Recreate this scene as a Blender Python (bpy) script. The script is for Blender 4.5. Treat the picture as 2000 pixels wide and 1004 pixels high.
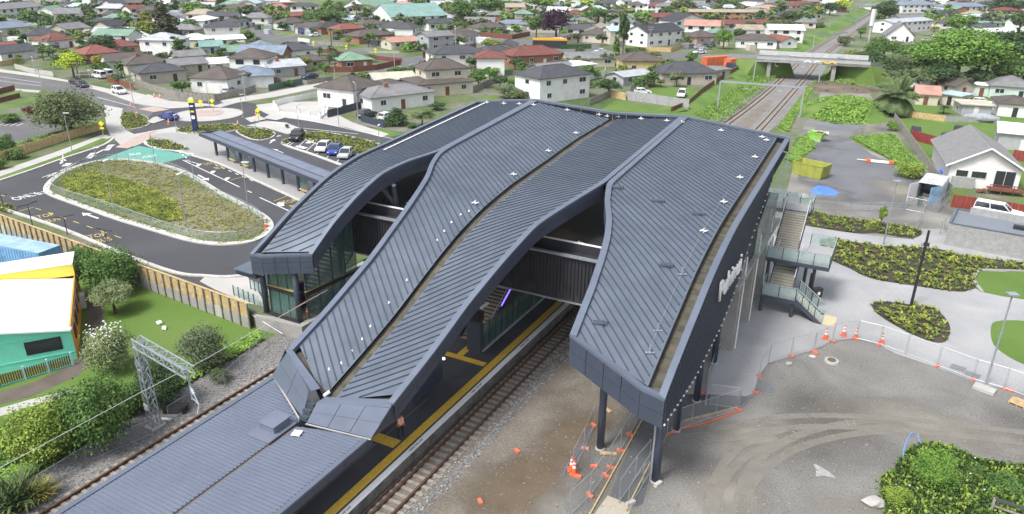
import bpy, bmesh, math, random
import numpy as np
from mathutils import Vector, Matrix
random.seed(7); rng = np.random.default_rng(7)
R = math.radians; PI = math.pi
S = bpy.context.scene
for o in list(bpy.data.objects): bpy.data.objects.remove(o)
COL = S.collection
# ------------------------------------------------------------------ camera
FPX = 1430.0; TH = R(22.4); ROLL = R(0.6); AZ = R(27.8); CH = 31.5
_Fh = np.array([-math.sin(AZ), math.cos(AZ), 0]); _R = np.array([math.cos(AZ), math.sin(AZ), 0.])
CF = _Fh*math.cos(TH)+np.array([0, 0, -math.sin(TH)]); _U = np.cross(_R, CF)
CR = _R*math.cos(ROLL)+_U*math.sin(ROLL); CU = -_R*math.sin(ROLL)+_U*math.cos(ROLL)
CC = np.array([0, 0, CH])
cam = bpy.data.cameras.new('camera'); camo = bpy.data.objects.new('camera', cam); COL.objects.link(camo)
cam.sensor_width = 36; cam.lens = FPX/2000*36; cam.clip_start = .5; cam.clip_end = 8000
camo.matrix_world = Matrix(((CR[0], CU[0], -CF[0], 0), (CR[1], CU[1], -CF[1], 0), (CR[2], CU[2], -CF[2], CH), (0, 0, 0, 1)))
S.camera = camo; S.cycles.transparent_max_bounces = 24
# ------------------------------------------------------------------ light
SUN_EL, SUN_AZ = 56, 200
w = bpy.data.worlds.new('World'); S.world = w; w.use_nodes = True
nt = w.node_tree; sky = nt.nodes.new('ShaderNodeTexSky'); sky.sky_type = 'NISHITA'; sky.sun_disc = False
sky.sun_elevation = R(SUN_EL); sky.sun_rotation = R(SUN_AZ); sky.dust_density = 3.0; sky.air_density = 1.0; sky.ozone_density = .6
hs = nt.nodes.new('ShaderNodeHueSaturation'); hs.inputs['Saturation'].default_value = .42
nt.links.new(sky.outputs[0], hs.inputs['Color']); nt.links.new(hs.outputs[0], nt.nodes['Background'].inputs[0])
nt.nodes['Background'].inputs[1].default_value = .135
sl = bpy.data.lights.new('sun', 'SUN'); sl.energy = 1.9; sl.angle = R(14); sl.color = (1, .97, .93)
so = bpy.data.objects.new('sun', sl); COL.objects.link(so)
_sd = Vector((math.sin(R(SUN_AZ))*math.cos(R(SUN_EL)), math.cos(R(SUN_AZ))*math.cos(R(SUN_EL)), math.sin(R(SUN_EL))))
so.rotation_euler = _sd.to_track_quat('Z', 'Y').to_euler(); so.location = (0, 0, 90)
S.view_settings.view_transform = 'Standard'; S.view_settings.look = 'None'; S.view_settings.gamma = 1
S.view_settings.exposure = .95; S.view_settings.use_curve_mapping = False
# ------------------------------------------------------------------ helpers
def G(px, py, z=0.0):
    """place on the level z that a ray through photo position px,py meets"""
    d = CF*FPX+CR*(px-1000)-CU*(py-502); t = (z-CH)/d[2]; p = CC+d*t
    return np.array([p[0], p[1], z])
def GP(pts, z=0.0): return [tuple(G(x, y, z)[:2]) for x, y in pts]
def HT(px, py, ty, z=0.0):
    """height of an upright standing at px,py whose top shows at row ty"""
    b = G(px, py, z)-CC; lo, hi = 0., 60.
    for _ in range(40):
        m = (lo+hi)/2; v = b+np.array([0, 0, m]); y = 502-FPX*(v@CU)/(v@CF)
        if y > ty: lo = m
        else: hi = m
    return lo
def PXM(px, py, z=0.0):
    """photo pixels per metre at that place"""
    return FPX/((G(px, py, z)-CC)@CF)
_M = {}
def mat(name, col, rough=.8, var=0., scale=1., bump=0., metal=0., col2=None, detail=4, spec=None, alpha=None, emit=None, bscale=None, thr=None, trans=None):
    if name in _M: return _M[name]
    m = bpy.data.materials.new(name); m.use_nodes = True; n = m.node_tree.nodes; l = m.node_tree.links
    b = n['Principled BSDF']; b.inputs['Roughness'].default_value = rough; b.inputs['Metallic'].default_value = metal
    if spec is not None: b.inputs['Specular IOR Level'].default_value = spec
    c = (*col, 1); b.inputs['Base Color'].default_value = c
    if var or col2 or bump:
        tc = n.new('ShaderNodeNewGeometry'); no = n.new('ShaderNodeTexNoise'); no.inputs['Scale'].default_value = scale
        no.inputs['Detail'].default_value = detail; no.inputs['Roughness'].default_value = .62
        l.new(tc.outputs['Position'], no.inputs['Vector'])
        if var or col2:
            rp = n.new('ShaderNodeValToRGB'); l.new(no.outputs['Fac'], rp.inputs[0])
            t = thr or (.36, .64)
            rp.color_ramp.elements[0].position = t[0]; rp.color_ramp.elements[1].position = t[1]
            if col2: rp.color_ramp.elements[0].color = c; rp.color_ramp.elements[1].color = (*col2, 1)
            else:
                rp.color_ramp.elements[0].color = tuple(x*(1-var) for x in col)+(1,)
                rp.color_ramp.elements[1].color = tuple(min(1, x*(1+var)) for x in col)+(1,)
            l.new(rp.outputs[0], b.inputs['Base Color'])
        if bump:
            nb = n.new('ShaderNodeTexNoise'); nb.inputs['Scale'].default_value = bscale or scale*3; nb.inputs['Detail'].default_value = 3
            l.new(tc.outputs['Position'], nb.inputs['Vector'])
            bp = n.new('ShaderNodeBump'); bp.inputs['Strength'].default_value = min(1, bump); bp.inputs['Distance'].default_value = .05
            l.new(nb.outputs['Fac'], bp.inputs['Height']); l.new(bp.outputs[0], b.inputs['Normal'])
    if alpha is not None: b.inputs['Alpha'].default_value = alpha
    if trans is not None: b.inputs['Transmission Weight'].default_value = trans; b.inputs['IOR'].default_value = 1.02
    if emit: b.inputs['Emission Color'].default_value = (*emit[:3], 1); b.inputs['Emission Strength'].default_value = emit[3]
    _M[name] = m; return m
def mat3(name, stops, s1, s2, rough=.9, bump=.4, bs=8., mix=.5, speck=None):
    """ground: broad patches times fine grain; stops = list of (pos,colour)"""
    if name in _M: return _M[name]
    m = bpy.data.materials.new(name); m.use_nodes = True; n = m.node_tree.nodes; l = m.node_tree.links
    b = n['Principled BSDF']; b.inputs['Roughness'].default_value = rough; b.inputs['Specular IOR Level'].default_value = .25
    g = n.new('ShaderNodeNewGeometry')
    a = n.new('ShaderNodeTexNoise'); a.inputs['Scale'].default_value = s1; a.inputs['Detail'].default_value = 5; a.inputs['Distortion'].default_value = .6
    f = n.new('ShaderNodeTexNoise'); f.inputs['Scale'].default_value = s2; f.inputs['Detail'].default_value = 4; f.inputs['Roughness'].default_value = .75
    for q in (a, f): l.new(g.outputs['Position'], q.inputs['Vector'])
    mx = n.new('ShaderNodeMix'); mx.data_type = 'FLOAT'; mx.inputs[0].default_value = mix
    l.new(a.outputs['Fac'], mx.inputs[2]); l.new(f.outputs['Fac'], mx.inputs[3])
    rp = n.new('ShaderNodeValToRGB'); l.new(mx.outputs[0], rp.inputs[0]); cr = rp.color_ramp
    while len(cr.elements) < len(stops): cr.elements.new(.5)
    for e, (p, c) in zip(cr.elements, stops): e.position = p; e.color = (*c, 1)
    out = rp.outputs[0]
    if speck:
        sc, th, sc_col = speck
        v = n.new('ShaderNodeTexVoronoi'); v.inputs['Scale'].default_value = sc; l.new(g.outputs['Position'], v.inputs['Vector'])
        c2 = n.new('ShaderNodeMath'); c2.operation = 'LESS_THAN'; c2.inputs[1].default_value = th; l.new(v.outputs['Distance'], c2.inputs[0])
        m2 = n.new('ShaderNodeMix'); m2.data_type = 'RGBA'; l.new(c2.outputs[0], m2.inputs[0]); l.new(out, m2.inputs[6]); m2.inputs[7].default_value = (*sc_col, 1)
        out = m2.outputs[2]
    l.new(out, b.inputs['Base Color'])
    if bump:
        nb = n.new('ShaderNodeTexNoise'); nb.inputs['Scale'].default_value = bs; nb.inputs['Detail'].default_value = 4
        l.new(g.outputs['Position'], nb.inputs['Vector'])
        bp = n.new('ShaderNodeBump'); bp.inputs['Strength'].default_value = bump; bp.inputs['Distance'].default_value = .06
        l.new(nb.outputs['Fac'], bp.inputs['Height']); l.new(bp.outputs[0], b.inputs['Normal'])
    _M[name] = m; return m

def fadepatch(name, c1, c2, lo=.18, hi=.5, ns=.35, fine=5., amax=.9):
    """a soft edged stain: colour that thins out irregularly towards its border"""
    m = mat3(name, [(.3, c1), (.7, c2)], ns*1.5, fine, bump=.4, bs=8); n = m.node_tree.nodes; l = m.node_tree.links; b = n['Principled BSDF']
    tc = n.new('ShaderNodeTexCoord'); sb = n.new('ShaderNodeVectorMath'); sb.operation = 'DISTANCE'; sb.inputs[1].default_value = (.5, .5, 0)
    mp = n.new('ShaderNodeMapping'); mp.inputs['Scale'].default_value = (1, 1, 0); l.new(tc.outputs['Generated'], mp.inputs[0]); l.new(mp.outputs[0], sb.inputs[0])
    g = n.new('ShaderNodeNewGeometry'); no = n.new('ShaderNodeTexNoise'); no.inputs['Scale'].default_value = ns; no.inputs['Detail'].default_value = 6; l.new(g.outputs['Position'], no.inputs['Vector'])
    ad = n.new('ShaderNodeMath'); ad.operation = 'MULTIPLY_ADD'; l.new(no.outputs['Fac'], ad.inputs[0]); ad.inputs[1].default_value = .9; ad.inputs[2].default_value = -.45; a2 = n.new('ShaderNodeMath'); l.new(sb.outputs['Value'], a2.inputs[0]); l.new(ad.outputs[0], a2.inputs[1])
    mr = n.new('ShaderNodeMapRange'); mr.inputs[1].default_value = lo; mr.inputs[2].default_value = hi; mr.inputs[3].default_value = amax; mr.inputs[4].default_value = 0; l.new(a2.outputs[0], mr.inputs[0]); l.new(mr.outputs[0], b.inputs['Alpha']); return m
class MB:
    def __init__(s): s.v = []; s.f = []
    def add(s, vs, fs):
        k = len(s.v); s.v += [tuple(map(float, p)) for p in vs]; s.f += [tuple(i+k for i in f) for f in fs]; return s
    def box(s, c, d, rz=0., ax=None):
        x, y, z = d[0]/2, d[1]/2, d[2]/2; ca, sa = math.cos(rz), math.sin(rz); vs = []
        for k in (-z, z):
            for i, j in ((-x, -y), (x, -y), (x, y), (-x, y)):
                vs.append((c[0]+i*ca-j*sa, c[1]+i*sa+j*ca, c[2]+k))
        return s.add(vs, [(3, 2, 1, 0), (4, 5, 6, 7), (0, 1, 5, 4), (1, 2, 6, 5), (2, 3, 7, 6), (3, 0, 4, 7)])
    def bar(s, p, q, w, h, up=(0, 0, 1)):
        p, q = Vector(p), Vector(q); d = (q-p).normalized(); u = Vector(up)
        sd = d.cross(u)
        if sd.length < 1e-4: sd = d.cross(Vector((1, 0, 0)))
        sd.normalize(); u = sd.cross(d); sd *= w/2; u *= h/2
        vs = [p-sd-u, p+sd-u, p+sd+u, p-sd+u, q-sd-u, q+sd-u, q+sd+u, q-sd+u]
        return s.add(vs, [(0, 1, 2, 3), (7, 6, 5, 4), (0, 4, 5, 1), (1, 5, 6, 2), (2, 6, 7, 3), (3, 7, 4, 0)])
    def tube(s, p, q, r0, r1=None, n=8):
        r1 = r0 if r1 is None else r1; p, q = Vector(p), Vector(q); d = (q-p).normalized()
        a = d.cross(Vector((0, 0, 1)));
        if a.length < 1e-4: a = Vector((1, 0, 0))
        a.normalize(); b = d.cross(a); vs = []
        for c, r in ((p, r0), (q, r1)):
            for i in range(n): t = 2*PI*i/n; vs.append(c+a*(r*math.cos(t))+b*(r*math.sin(t)))
        fs = [(i, (i+1) % n, n+(i+1) % n, n+i) for i in range(n)]+[tuple(range(n))[::-1], tuple(range(n, 2*n))]
        return s.add(vs, fs)
    def prism(s, poly, z0, z1):
        n = len(poly)
        if sum(poly[i][0]*poly[(i+1) % n][1]-poly[(i+1) % n][0]*poly[i][1] for i in range(n)) < 0: poly = poly[::-1]
        vs = [(x, y, z0) for x, y in poly]+[(x, y, z1) for x, y in poly]
        return s.add(vs, [tuple(range(n))[::-1], tuple(range(n, 2*n))]+[(i, (i+1) % n, n+(i+1) % n, n+i) for i in range(n)])
    def flat(s, poly, z):
        n = len(poly)
        if sum(poly[i][0]*poly[(i+1) % n][1]-poly[(i+1) % n][0]*poly[i][1] for i in range(n)) < 0: poly = poly[::-1]
        return s.add([(x, y, z) for x, y in poly], [tuple(range(n))])
    def build(s, name, m, parent=None, off=None, smooth=False, kind=None, label=None):
        me = bpy.data.meshes.new(name)
        vs = s.v
        if parent is not None and off is None and parent.get('_w'): off = parent.location
        if off is not None: vs = [(a-off[0], b-off[1], c-off[2]) for a, b, c in vs]
        me.from_pydata(vs, [], s.f); me.update()
        if smooth: me.polygons.foreach_set('use_smooth', [True]*len(me.polygons))
        if m: me.materials.append(m)
        o = bpy.data.objects.new(name, me); COL.objects.link(o)
        if parent is not None: o.parent = parent
        if off is not None and parent is not None and '_sub' in o: pass
        if kind: o['kind'] = kind
        if label: o['label'] = label
        return o
def thing(name, label, cat, loc=(0, 0, 0), rz=0., group=None, world=False):
    o = bpy.data.objects.new(name, None); COL.objects.link(o); o.location = loc; o.rotation_euler = (0, 0, rz)
    o.empty_display_size = .3; o['label'] = label; o['category'] = cat
    if group: o['group'] = group
    if world: WOFF[o.name] = tuple(loc)
    return o
WOFF = {}
def wb(mb, name, m, parent, smooth=False, kind=None, label=None):
    """build world-placed geometry under a (translated, unrotated) thing or one of its parts"""
    r = parent
    while r.parent: r = r.parent
    return mb.build(name, m, parent, off=WOFF[r.name], smooth=smooth, kind=kind, label=label)
def tag(o, label, cat, group=None):
    o['label'] = label; o['category'] = cat
    if group: o['group'] = group
    return o
def top(mb, name, m, label, cat, group=None, smooth=False):
    """a thing that is one mesh, its origin moved to its base centre"""
    a = np.array(mb.v); c = ((a[:, 0].min()+a[:, 0].max())/2, (a[:, 1].min()+a[:, 1].max())/2, a[:, 2].min())
    o = mb.build(name, m, None, off=c, smooth=smooth); o.location = c
    return tag(o, label, cat, group)
def struct(mb, name, m, parent=None, kind='structure', smooth=False):
    o = mb.build(name, m, parent, smooth=smooth)
    if parent is None or kind != 'structure': o['kind'] = kind
    return o
def dup(o, loc=None, rz=None, label=None, parent=None, scale=None):
    c = o.copy(); COL.objects.link(c)
    if parent is not None: c.parent = parent
    for ch in o.children: dup(ch, parent=c)
    if loc is not None: c.location = loc
    if rz is not None: c.rotation_euler = (0, 0, rz)
    if scale is not None: c.scale = (scale,)*3 if np.isscalar(scale) else scale
    if label: c['label'] = label
    return c
def spline(pts, n=8, closed=False):
    """Catmull-Rom through pts"""
    P = [np.array(p, float) for p in pts]; N = len(P); out = []
    rg = range(N) if closed else range(N-1)
    for i in rg:
        p0 = P[(i-1) % N] if closed or i > 0 else P[0]; p1 = P[i]; p2 = P[(i+1) % N]; p3 = P[(i+2) % N] if closed or i+2 < N else P[-1]
        for k in range(n):
            t = k/n; out.append(.5*((2*p1)+(-p0+p2)*t+(2*p0-5*p1+4*p2-p3)*t*t+(-p0+3*p1-3*p2+p3)*t**3))
    if not closed: out.append(P[-1])
    return [tuple(p) for p in out]
def band(mb, path, w, z0, z1):
    """raised strip of width w to the left/right of a plan path, with thickness"""
    P = [np.array(p[:2]) for p in path]; L = []; Q = []
    for i, p in enumerate(P):
        d = P[min(i+1, len(P)-1)]-P[max(i-1, 0)]; d /= (np.hypot(*d)+1e-9); nrm = np.array([-d[1], d[0]])
        L.append(p+nrm*w/2); Q.append(p-nrm*w/2)
    n = len(P); vs = [(*p, z) for z in (z0, z1) for side in (L, Q) for p in side]; fs = []
    a, b, c, e = 0, n, 2*n, 3*n
    for i in range(n-1):
        fs += [(c+i, e+i, e+i+1, c+i+1), (a+i, c+i, c+i+1, a+i+1), (b+i+1, e+i+1, e+i, b+i)]
    fs += [(a, b, e, c), (a+n-1, c+n-1, e+n-1, b+n-1)]
    return mb.add(vs, fs)
def ring(mb, path, w, z0, z1):
    """closed kerb ring"""
    P = [np.array(p[:2]) for p in path]; N = len(P); L = []; Q = []
    for i in range(N):
        d = P[(i+1) % N]-P[i-1]; d /= (np.hypot(*d)+1e-9); nrm = np.array([-d[1], d[0]]); L.append(P[i]+nrm*w/2); Q.append(P[i]-nrm*w/2)
    vs = [(*p, z) for z in (z0, z1) for side in (L, Q) for p in side]; a, b, c, e = 0, N, 2*N, 3*N; fs = []
    for i in range(N):
        j = (i+1) % N; fs += [(c+i, e+i, e+j, c+j), (a+i, c+i, c+j, a+j), (b+j, e+j, e+i, b+i)]
    return mb.add(vs, fs)
def inside(x, y, poly):
    c = False; n = len(poly); j = n-1
    for i in range(n):
        xi, yi = poly[i][0], poly[i][1]; xj, yj = poly[j][0], poly[j][1]
        if (yi > y) != (yj > y) and x < (xj-xi)*(y-yi)/(yj-yi)+xi: c = not c
        j = i
    return c
# ------------------------------------------------------------------ materials
M_NAVY = mat('navy_cladding', (.047, .058, .085), .42, var=.08, scale=.6)
M_ROOF = mat('blue_grey_roof_steel', (.112, .137, .174), .42, var=.13, scale=.45, detail=7, metal=.25)
M_SEAM = mat('roof_seam_steel', (.052, .065, .088), .5)  # darker than the roof steel: shade on the seam sides put into the colour
M_COPE = mat('coping_steel', (.130, .155, .205), .4, var=.07, scale=.7, metal=.25)
M_CANOPY = mat('canopy_steel', (.150, .172, .228), .45, var=.10, scale=.4, metal=.15)
M_GUTTER = mat('dirty_gutter', (.062, .058, .053), .8, col2=(.10, .088, .062), scale=.8)
M_STRAP = mat('mossy_strap', (.058, .056, .036), .8, var=.3, scale=2)
M_DARK = mat('dark_membrane', (.022, .022, .027), .7, var=.2, scale=.4)
M_CHAR = mat('charcoal_cladding', (.027, .027, .034), .55, var=.15, scale=1)
M_GLASS = mat('green_tinted_glass', (.10, .19, .18), .06, alpha=.55, spec=.9)
M_GLASSL = mat('clear_balustrade_glass', (.36, .50, .48), .06, alpha=.38, spec=.8)
M_STEEL = mat('galvanised_steel', (.38, .42, .46), .4, metal=.5, var=.1, scale=4)
M_RAILM = mat('handrail_steel', (.55, .58, .6), .35, metal=.6)
M_CONC = mat3('plaza_concrete', [(.28, (.235, .237, .24)), (.5, (.315, .318, .325)), (.72, (.40, .40, .395))], .17, 4.5, bump=.15, bs=12, mix=.42)
M_CONCL = mat3('pale_concrete', [(.35, (.36, .352, .335)), (.65, (.45, .44, .42))], .3, 5, bump=.1, bs=10)
M_CONCD = mat3('weathered_concrete', [(.3, (.22, .22, .21)), (.6, (.34, .33, .31))], .5, 6, bump=.2, bs=10)
M_KERB = mat('kerb_concrete', (.46, .45, .43), .85, var=.12, scale=2)
M_ASPH = mat3('fresh_asphalt', [(.3, (.052, .053, .058)), (.7, (.082, .083, .090))], .12, 18, bump=.25, bs=30, mix=.4)
M_ASPH2 = mat3('worn_asphalt', [(.3, (.10, .10, .105)), (.7, (.155, .155, .158))], .15, 14, bump=.2, bs=20, mix=.4)
M_PLAT = mat3('platform_asphalt', [(.3, (.055, .056, .062)), (.62, (.085, .086, .093)), (.8, (.14, .14, .145))], .35, 10, bump=.3, bs=25, mix=.4)
M_GREENP = mat('green_bus_lane_paint', (.10, .30, .245), .8, var=.1, scale=1.5)
M_WHITE = mat('white_paint', (.78, .78, .78), .6, var=.04, scale=3)
M_LINE = mat('white_line_paint', (.66, .67, .68), .7, var=.12, scale=3)
M_YLINE = mat('yellow_line_paint', (.50, .40, .12), .7, var=.15, scale=3)
M_TACT = mat('yellow_tactile_paving', (.72, .46, .045), .75, var=.12, scale=5)
M_BALLAST = mat3('ballast_stone', [(.33, (.10, .098, .098)), (.5, (.19, .185, .18)), (.68, (.30, .29, .28))], .4, 5.5, bump=.9, bs=7, mix=.75)
M_BALLASTB = mat3('brown_ballast', [(.33, (.10, .088, .075)), (.5, (.175, .155, .13)), (.68, (.26, .24, .21))], .4, 5.5, bump=.9, bs=7, mix=.7)
M_GRAVEL = mat3('grey_gravel_yard', [(.34, (.078, .074, .066)), (.44, (.135, .130, .120)), (.53, (.195, .192, .182)), (.64, (.30, .285, .25))], .11, 7.5, bump=.9, bs=11, mix=.45, speck=(3.2, .05, (.32, .30, .27)))
M_GRAVB = mat3('blue_grey_gravel', [(.33, (.115, .12, .13)), (.52, (.165, .17, .182)), (.7, (.27, .26, .235))], .09, 4, bump=.5, bs=9, mix=.4, speck=(2.5, .05, (.36, .35, .33)))
M_BROWN = mat3('brown_earth', [(.3, (.085, .065, .045)), (.5, (.125, .10, .072)), (.7, (.20, .18, .145))], .18, 5, bump=.6, bs=8, mix=.45, speck=(3.5, .05, (.30, .28, .24)))
M_TANG = mat3('tan_dust', [(.3, (.26, .235, .19)), (.7, (.42, .385, .31))], .2, 6, bump=.4, bs=8)
M_GRASS = mat3('lawn_grass', [(.3, (.065, .120, .020)), (.5, (.10, .175, .034)), (.66, (.13, .185, .05)), (.82, (.19, .185, .085))], .12, 5, bump=.6, bs=14, mix=.45)
M_GRASS2 = mat3('rough_grass', [(.3, (.055, .10, .022)), (.5, (.10, .18, .035)), (.72, (.20, .24, .08))], .10, 3.5, bump=.8, bs=5, mix=.45)
M_SUBG = mat3('suburban_ground', [(.34, (.05, .085, .028)), (.46, (.095, .135, .045)), (.56, (.15, .15, .115)), (.68, (.25, .24, .22))], .06, .5, bump=.3, bs=2, mix=.42)
M_MULCH = mat3('dark_mulch', [(.35, (.035, .028, .02)), (.65, (.085, .07, .05))], .6, 9, bump=.8, bs=12)
M_SOIL = mat3('dry_swale_soil', [(.32, (.07, .10, .03)), (.48, (.15, .14, .08)), (.66, (.24, .21, .15))], .12, 3, bump=.6, bs=6, mix=.45, speck=(1.1, .08, (.42, .42, .36)))
M_TIMBER = mat('pine_fence_timber', (.46, .335, .165), .8, var=.22, scale=2.5)
M_TIMBERG = mat('grey_fence_timber', (.24, .225, .20), .85, var=.25, scale=2)
M_TIMBERR = mat('red_brown_fence_timber', (.16, .055, .035), .8, var=.25, scale=1.5)
M_TIMBERM = mat('maroon_fence', (.23, .035, .032), .7, var=.12, scale=1.5)
M_SLEEP = mat('concrete_sleeper', (.27, .245, .215), .85, var=.2, scale=3)
M_RAILR = mat('rusty_rail', (.13, .075, .05), .55, var=.25, scale=3, metal=.3)
M_RAILT = mat('worn_rail_top', (.22, .17, .14), .35, metal=.6)
M_ORANGE = mat('cone_orange', (.72, .115, .03), .6)
M_BLOCK = mat('orange_block', (.62, .16, .085), .7, var=.15, scale=5)
M_BLACK = mat('black_steel', (.02, .02, .022), .5)
M_RUBBER = mat('black_rubber', (.018, .018, .018), .9)
M_WIN = mat('dark_window_glass', (.025, .032, .04), .08, spec=.8)
M_FRAME = mat('white_window_frame', (.62, .62, .62), .6)
M_BARK = mat('bark', (.085, .065, .05), .9, var=.3, scale=5)
M_BLOCKW = mat('grey_concrete_block', (.30, .305, .30), .85, var=.12, scale=2)
# ------------------------------------------------------------------ the station's roof curves (x and z against y)
def sm(pts, y0, y1, n=220, k=9):
    a = np.array(pts, float); Y = np.linspace(y0, y1, n); V = np.interp(Y, a[:, 0], a[:, 1])
    pad = np.concatenate([2*V[0]-V[1:k+1][::-1], V, 2*V[-1]-V[-k-1:-1][::-1]]); ker = np.hanning(2*k+3)[1:-1]; ker /= ker.sum()
    V = np.convolve(pad, ker, 'valid'); return lambda y: float(np.interp(y, Y, V[:n]))
YB = 75.2
_vz = [(27.9, 4.9), (30.4, 5.7), (34, 6.9), (37, 8.0), (42.3, 10.4), (45.4, 11.6), (48.8, 12.6), (53.3, 13.4), (60, 14.1), (66, 14.8), (YB, 15.4)]
E1L = (sm([(40.9, -47), (YB, -44.6)], 40.9, YB), sm([(40.9, 7.6), (42.9, 8.7), (45.4, 10.1), (47.6, 11.1), (49.9, 12.1), (52, 12.75), (54.4, 13.3), (59.9, 13.85), (65.6, 14.5), (YB, 15.5)], 40.9, YB))
E1R = (sm([(42.3, -41.2), (44.4, -40.5), (46.8, -39.7), (49.4, -38.9), (52, -38), (55.4, -36.8), (YB, -36.8)], 42.3, YB, k=6), sm([(42.3, 8.2), (44.4, 10.4), (46.8, 12.3), (49.4, 13.8), (52, 14.4), (55.4, 14.75), (YB, 16.4)], 42.3, YB))
E2L = (sm([(30.9, -33.3), (34.6, -33.1), (39.7, -33), (44.6, -33.3), (47.3, -33.8), (49.6, -34.5), (52, -35.7), (54.5, -36.6), (57, -36.8), (YB, -36.8)], 30.9, YB, k=6),
       sm([(30.9, 6.9), (34.6, 8.4), (39.7, 10.6), (44.6, 12.8), (47.3, 13.7), (49.6, 14.2), (54.5, 14.8), (YB, 16.4)], 30.9, YB))
EV = (sm([(27.9, -29), (45, -28.5), (60, -28), (YB, -27.5)], 27.9, YB), sm(_vz, 27.9, YB))
E3R = (sm([(29.6, -23.8), (33.8, -23.4), (38, -23.2), (41.6, -22.6), (45.7, -22), (48.3, -21.1), (53.4, -19.75), (YB, -19.6)], 29.6, YB, k=6),
       sm([(29.6, 6.2), (33.8, 8.0), (38, 9.8), (41.6, 11.6), (45.7, 13.2), (48.3, 13.9), (53.4, 14.8), (YB, 16.3)], 29.6, YB))
E4L = (sm([(37.4, -15.6), (41.2, -16), (44.3, -16.5), (45.8, -16.8), (48.2, -17.6), (50.5, -18.7), (53.2, -19.6), (YB, -19.6)], 37.4, YB, k=5),
       sm([(37.4, 9.7), (41.2, 11.3), (44.3, 12.5), (45.8, 13.2), (48.2, 13.7), (50.5, 14.3), (53.2, 14.8), (YB, 16.3)], 37.4, YB))
E4R = (lambda y: -9.0, sm([(36.4, 7.6), (38.2, 8.5), (40.6, 9.5), (43.3, 10.6), (45.5, 11.5), (48, 12.3), (52.2, 13.2), (57, 13.7), (63.1, 14.2), (YB, 15.3)], 36.4, YB))
st = thing('station_building', 'large railway station under four sweeping blue grey ribbed roofs, straddling the tracks', 'station', (-27, 55, 0), world=True)
SEAMS = []
def strip(A, B, ya0, yb0, inA, inB, ang, drop, soff, gA, gB):
    """roof strip between edge curves A (left) and B (right), starting at ya0/yb0; inA,inB = coping+gutter widths"""
    N = 90; L = []; Q = []
    for i in range(N+1):
        t = i/N; ya = ya0+(YB-.5-ya0)*t; yb = yb0+(YB-.5-yb0)*t
        a = np.array([A[0](ya), ya, A[1](ya)]); b = np.array([B[0](yb), yb, B[1](yb)])
        L.append(a); Q.append(b)
    L, Q = np.array(L), np.array(Q); W = Q-L; ln = np.hypot(W[:, 0], W[:, 1])[:, None]
    L2 = L+W*(inA/ln); Q2 = Q-W*(inB/ln); L2[:, 2] -= drop; Q2[:, 2] -= drop
    # roof surface
    mb = MB(); K = 4; n1 = K+1
    for i in range(N+1):
        for k in range(n1): p = L2[i]+(Q2[i]-L2[i])*k/K; mb.v.append(tuple(p))
    for i in range(N):
        for k in range(K): mb.f.append((i*n1+k, i*n1+k+1, (i+1)*n1+k+1, (i+1)*n1+k))
    slope = wb(mb, 'roof_slope', M_ROOF, st, smooth=True)
    # soffit
    mb = MB()
    for i in range(N+1):
        for e, s in ((L, .08), (Q, -.08)): p = e[i]; mb.v.append((p[0]+s, p[1], p[2]-soff))
    for i in range(N): mb.f.append((2*i, 2*i+2, 2*i+3, 2*i+1))
    wb(mb, 'soffit', M_NAVY, st)
    # seams: diagonal lines clipped to the surface
    def at(x, y):
        xa = np.interp(y, L2[:, 1], L2[:, 0]); xb = np.interp(y, Q2[:, 1], Q2[:, 0])
        k = np.clip((x-xa)/(xb-xa), 0, 1); T = np.arange(N+1)/N
        for _ in range(5):
            a, b = L2[0][1]*(1-k)+Q2[0][1]*k, L2[-1][1]*(1-k)+Q2[-1][1]*k; t = np.clip((y-a)/(b-a), 0, 1)
            x0, x1 = np.interp(t, T, L2[:, 0]), np.interp(t, T, Q2[:, 0]); k = np.clip((x-x0)/(x1-x0), 0, 1)
        return xa, xb, np.interp(t, T, L2[:, 2])*(1-k)+np.interp(t, T, Q2[:, 2])*k
    def ok(x, y):
        # front edge line
        (x0, y0), (x1, y1) = L2[0][:2], Q2[0][:2]; yf = y0+(y1-y0)*(x-x0)/(x1-x0)
        if y < yf+.02 or y > YB-.55: return False
        xa, xb, _ = at(x, y); return xa+.03 <= x <= xb-.03
    tn = math.tan(R(ang)); xs = np.linspace(L2[:, 0].min(), Q2[:, 0].max(), 60); sp = .62
    y = min(ya0, yb0)-14
    while y < YB+14:
        P = [(x, y+tn*(x-xs[0]), 0) for x in xs]; P = [p for p in P if ok(p[0], p[1])]
        if len(P) >= 6:
            idx = np.linspace(0, len(P)-1, max(2, min(8, int(len(P)/7)+2))).astype(int); P = [P[i] for i in idx]
            SEAMS.append((slope, [(p[0], p[1], at(p[0], p[1])[2]) for p in P]))
        y += sp
    return L, Q, L2, Q2, slope
def coping(C, y0, y1, w, side, inset=0.):
    mb = MB(); n = 80; vs = []
    for i in range(n+1):
        y = y0+(y1-y0)*i/n; x, z = C[0](y)+inset, C[1](y)
        vs += [(x, y, z-.16), (x, y, z+.02), (x+side*w, y, z+.02), (x+side*w, y, z-.3)]
    mb.v = vs
    for i in range(n):
        for k in range(3):
            a = 4*i+k; mb.f.append((a, a+1, a+5, a+4))
    mb.f.append((0, 1, 2, 3)); mb.f.append((4*n+3, 4*n+2, 4*n+1, 4*n))
    return wb(mb, 'coping', M_COPE, st)
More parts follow.
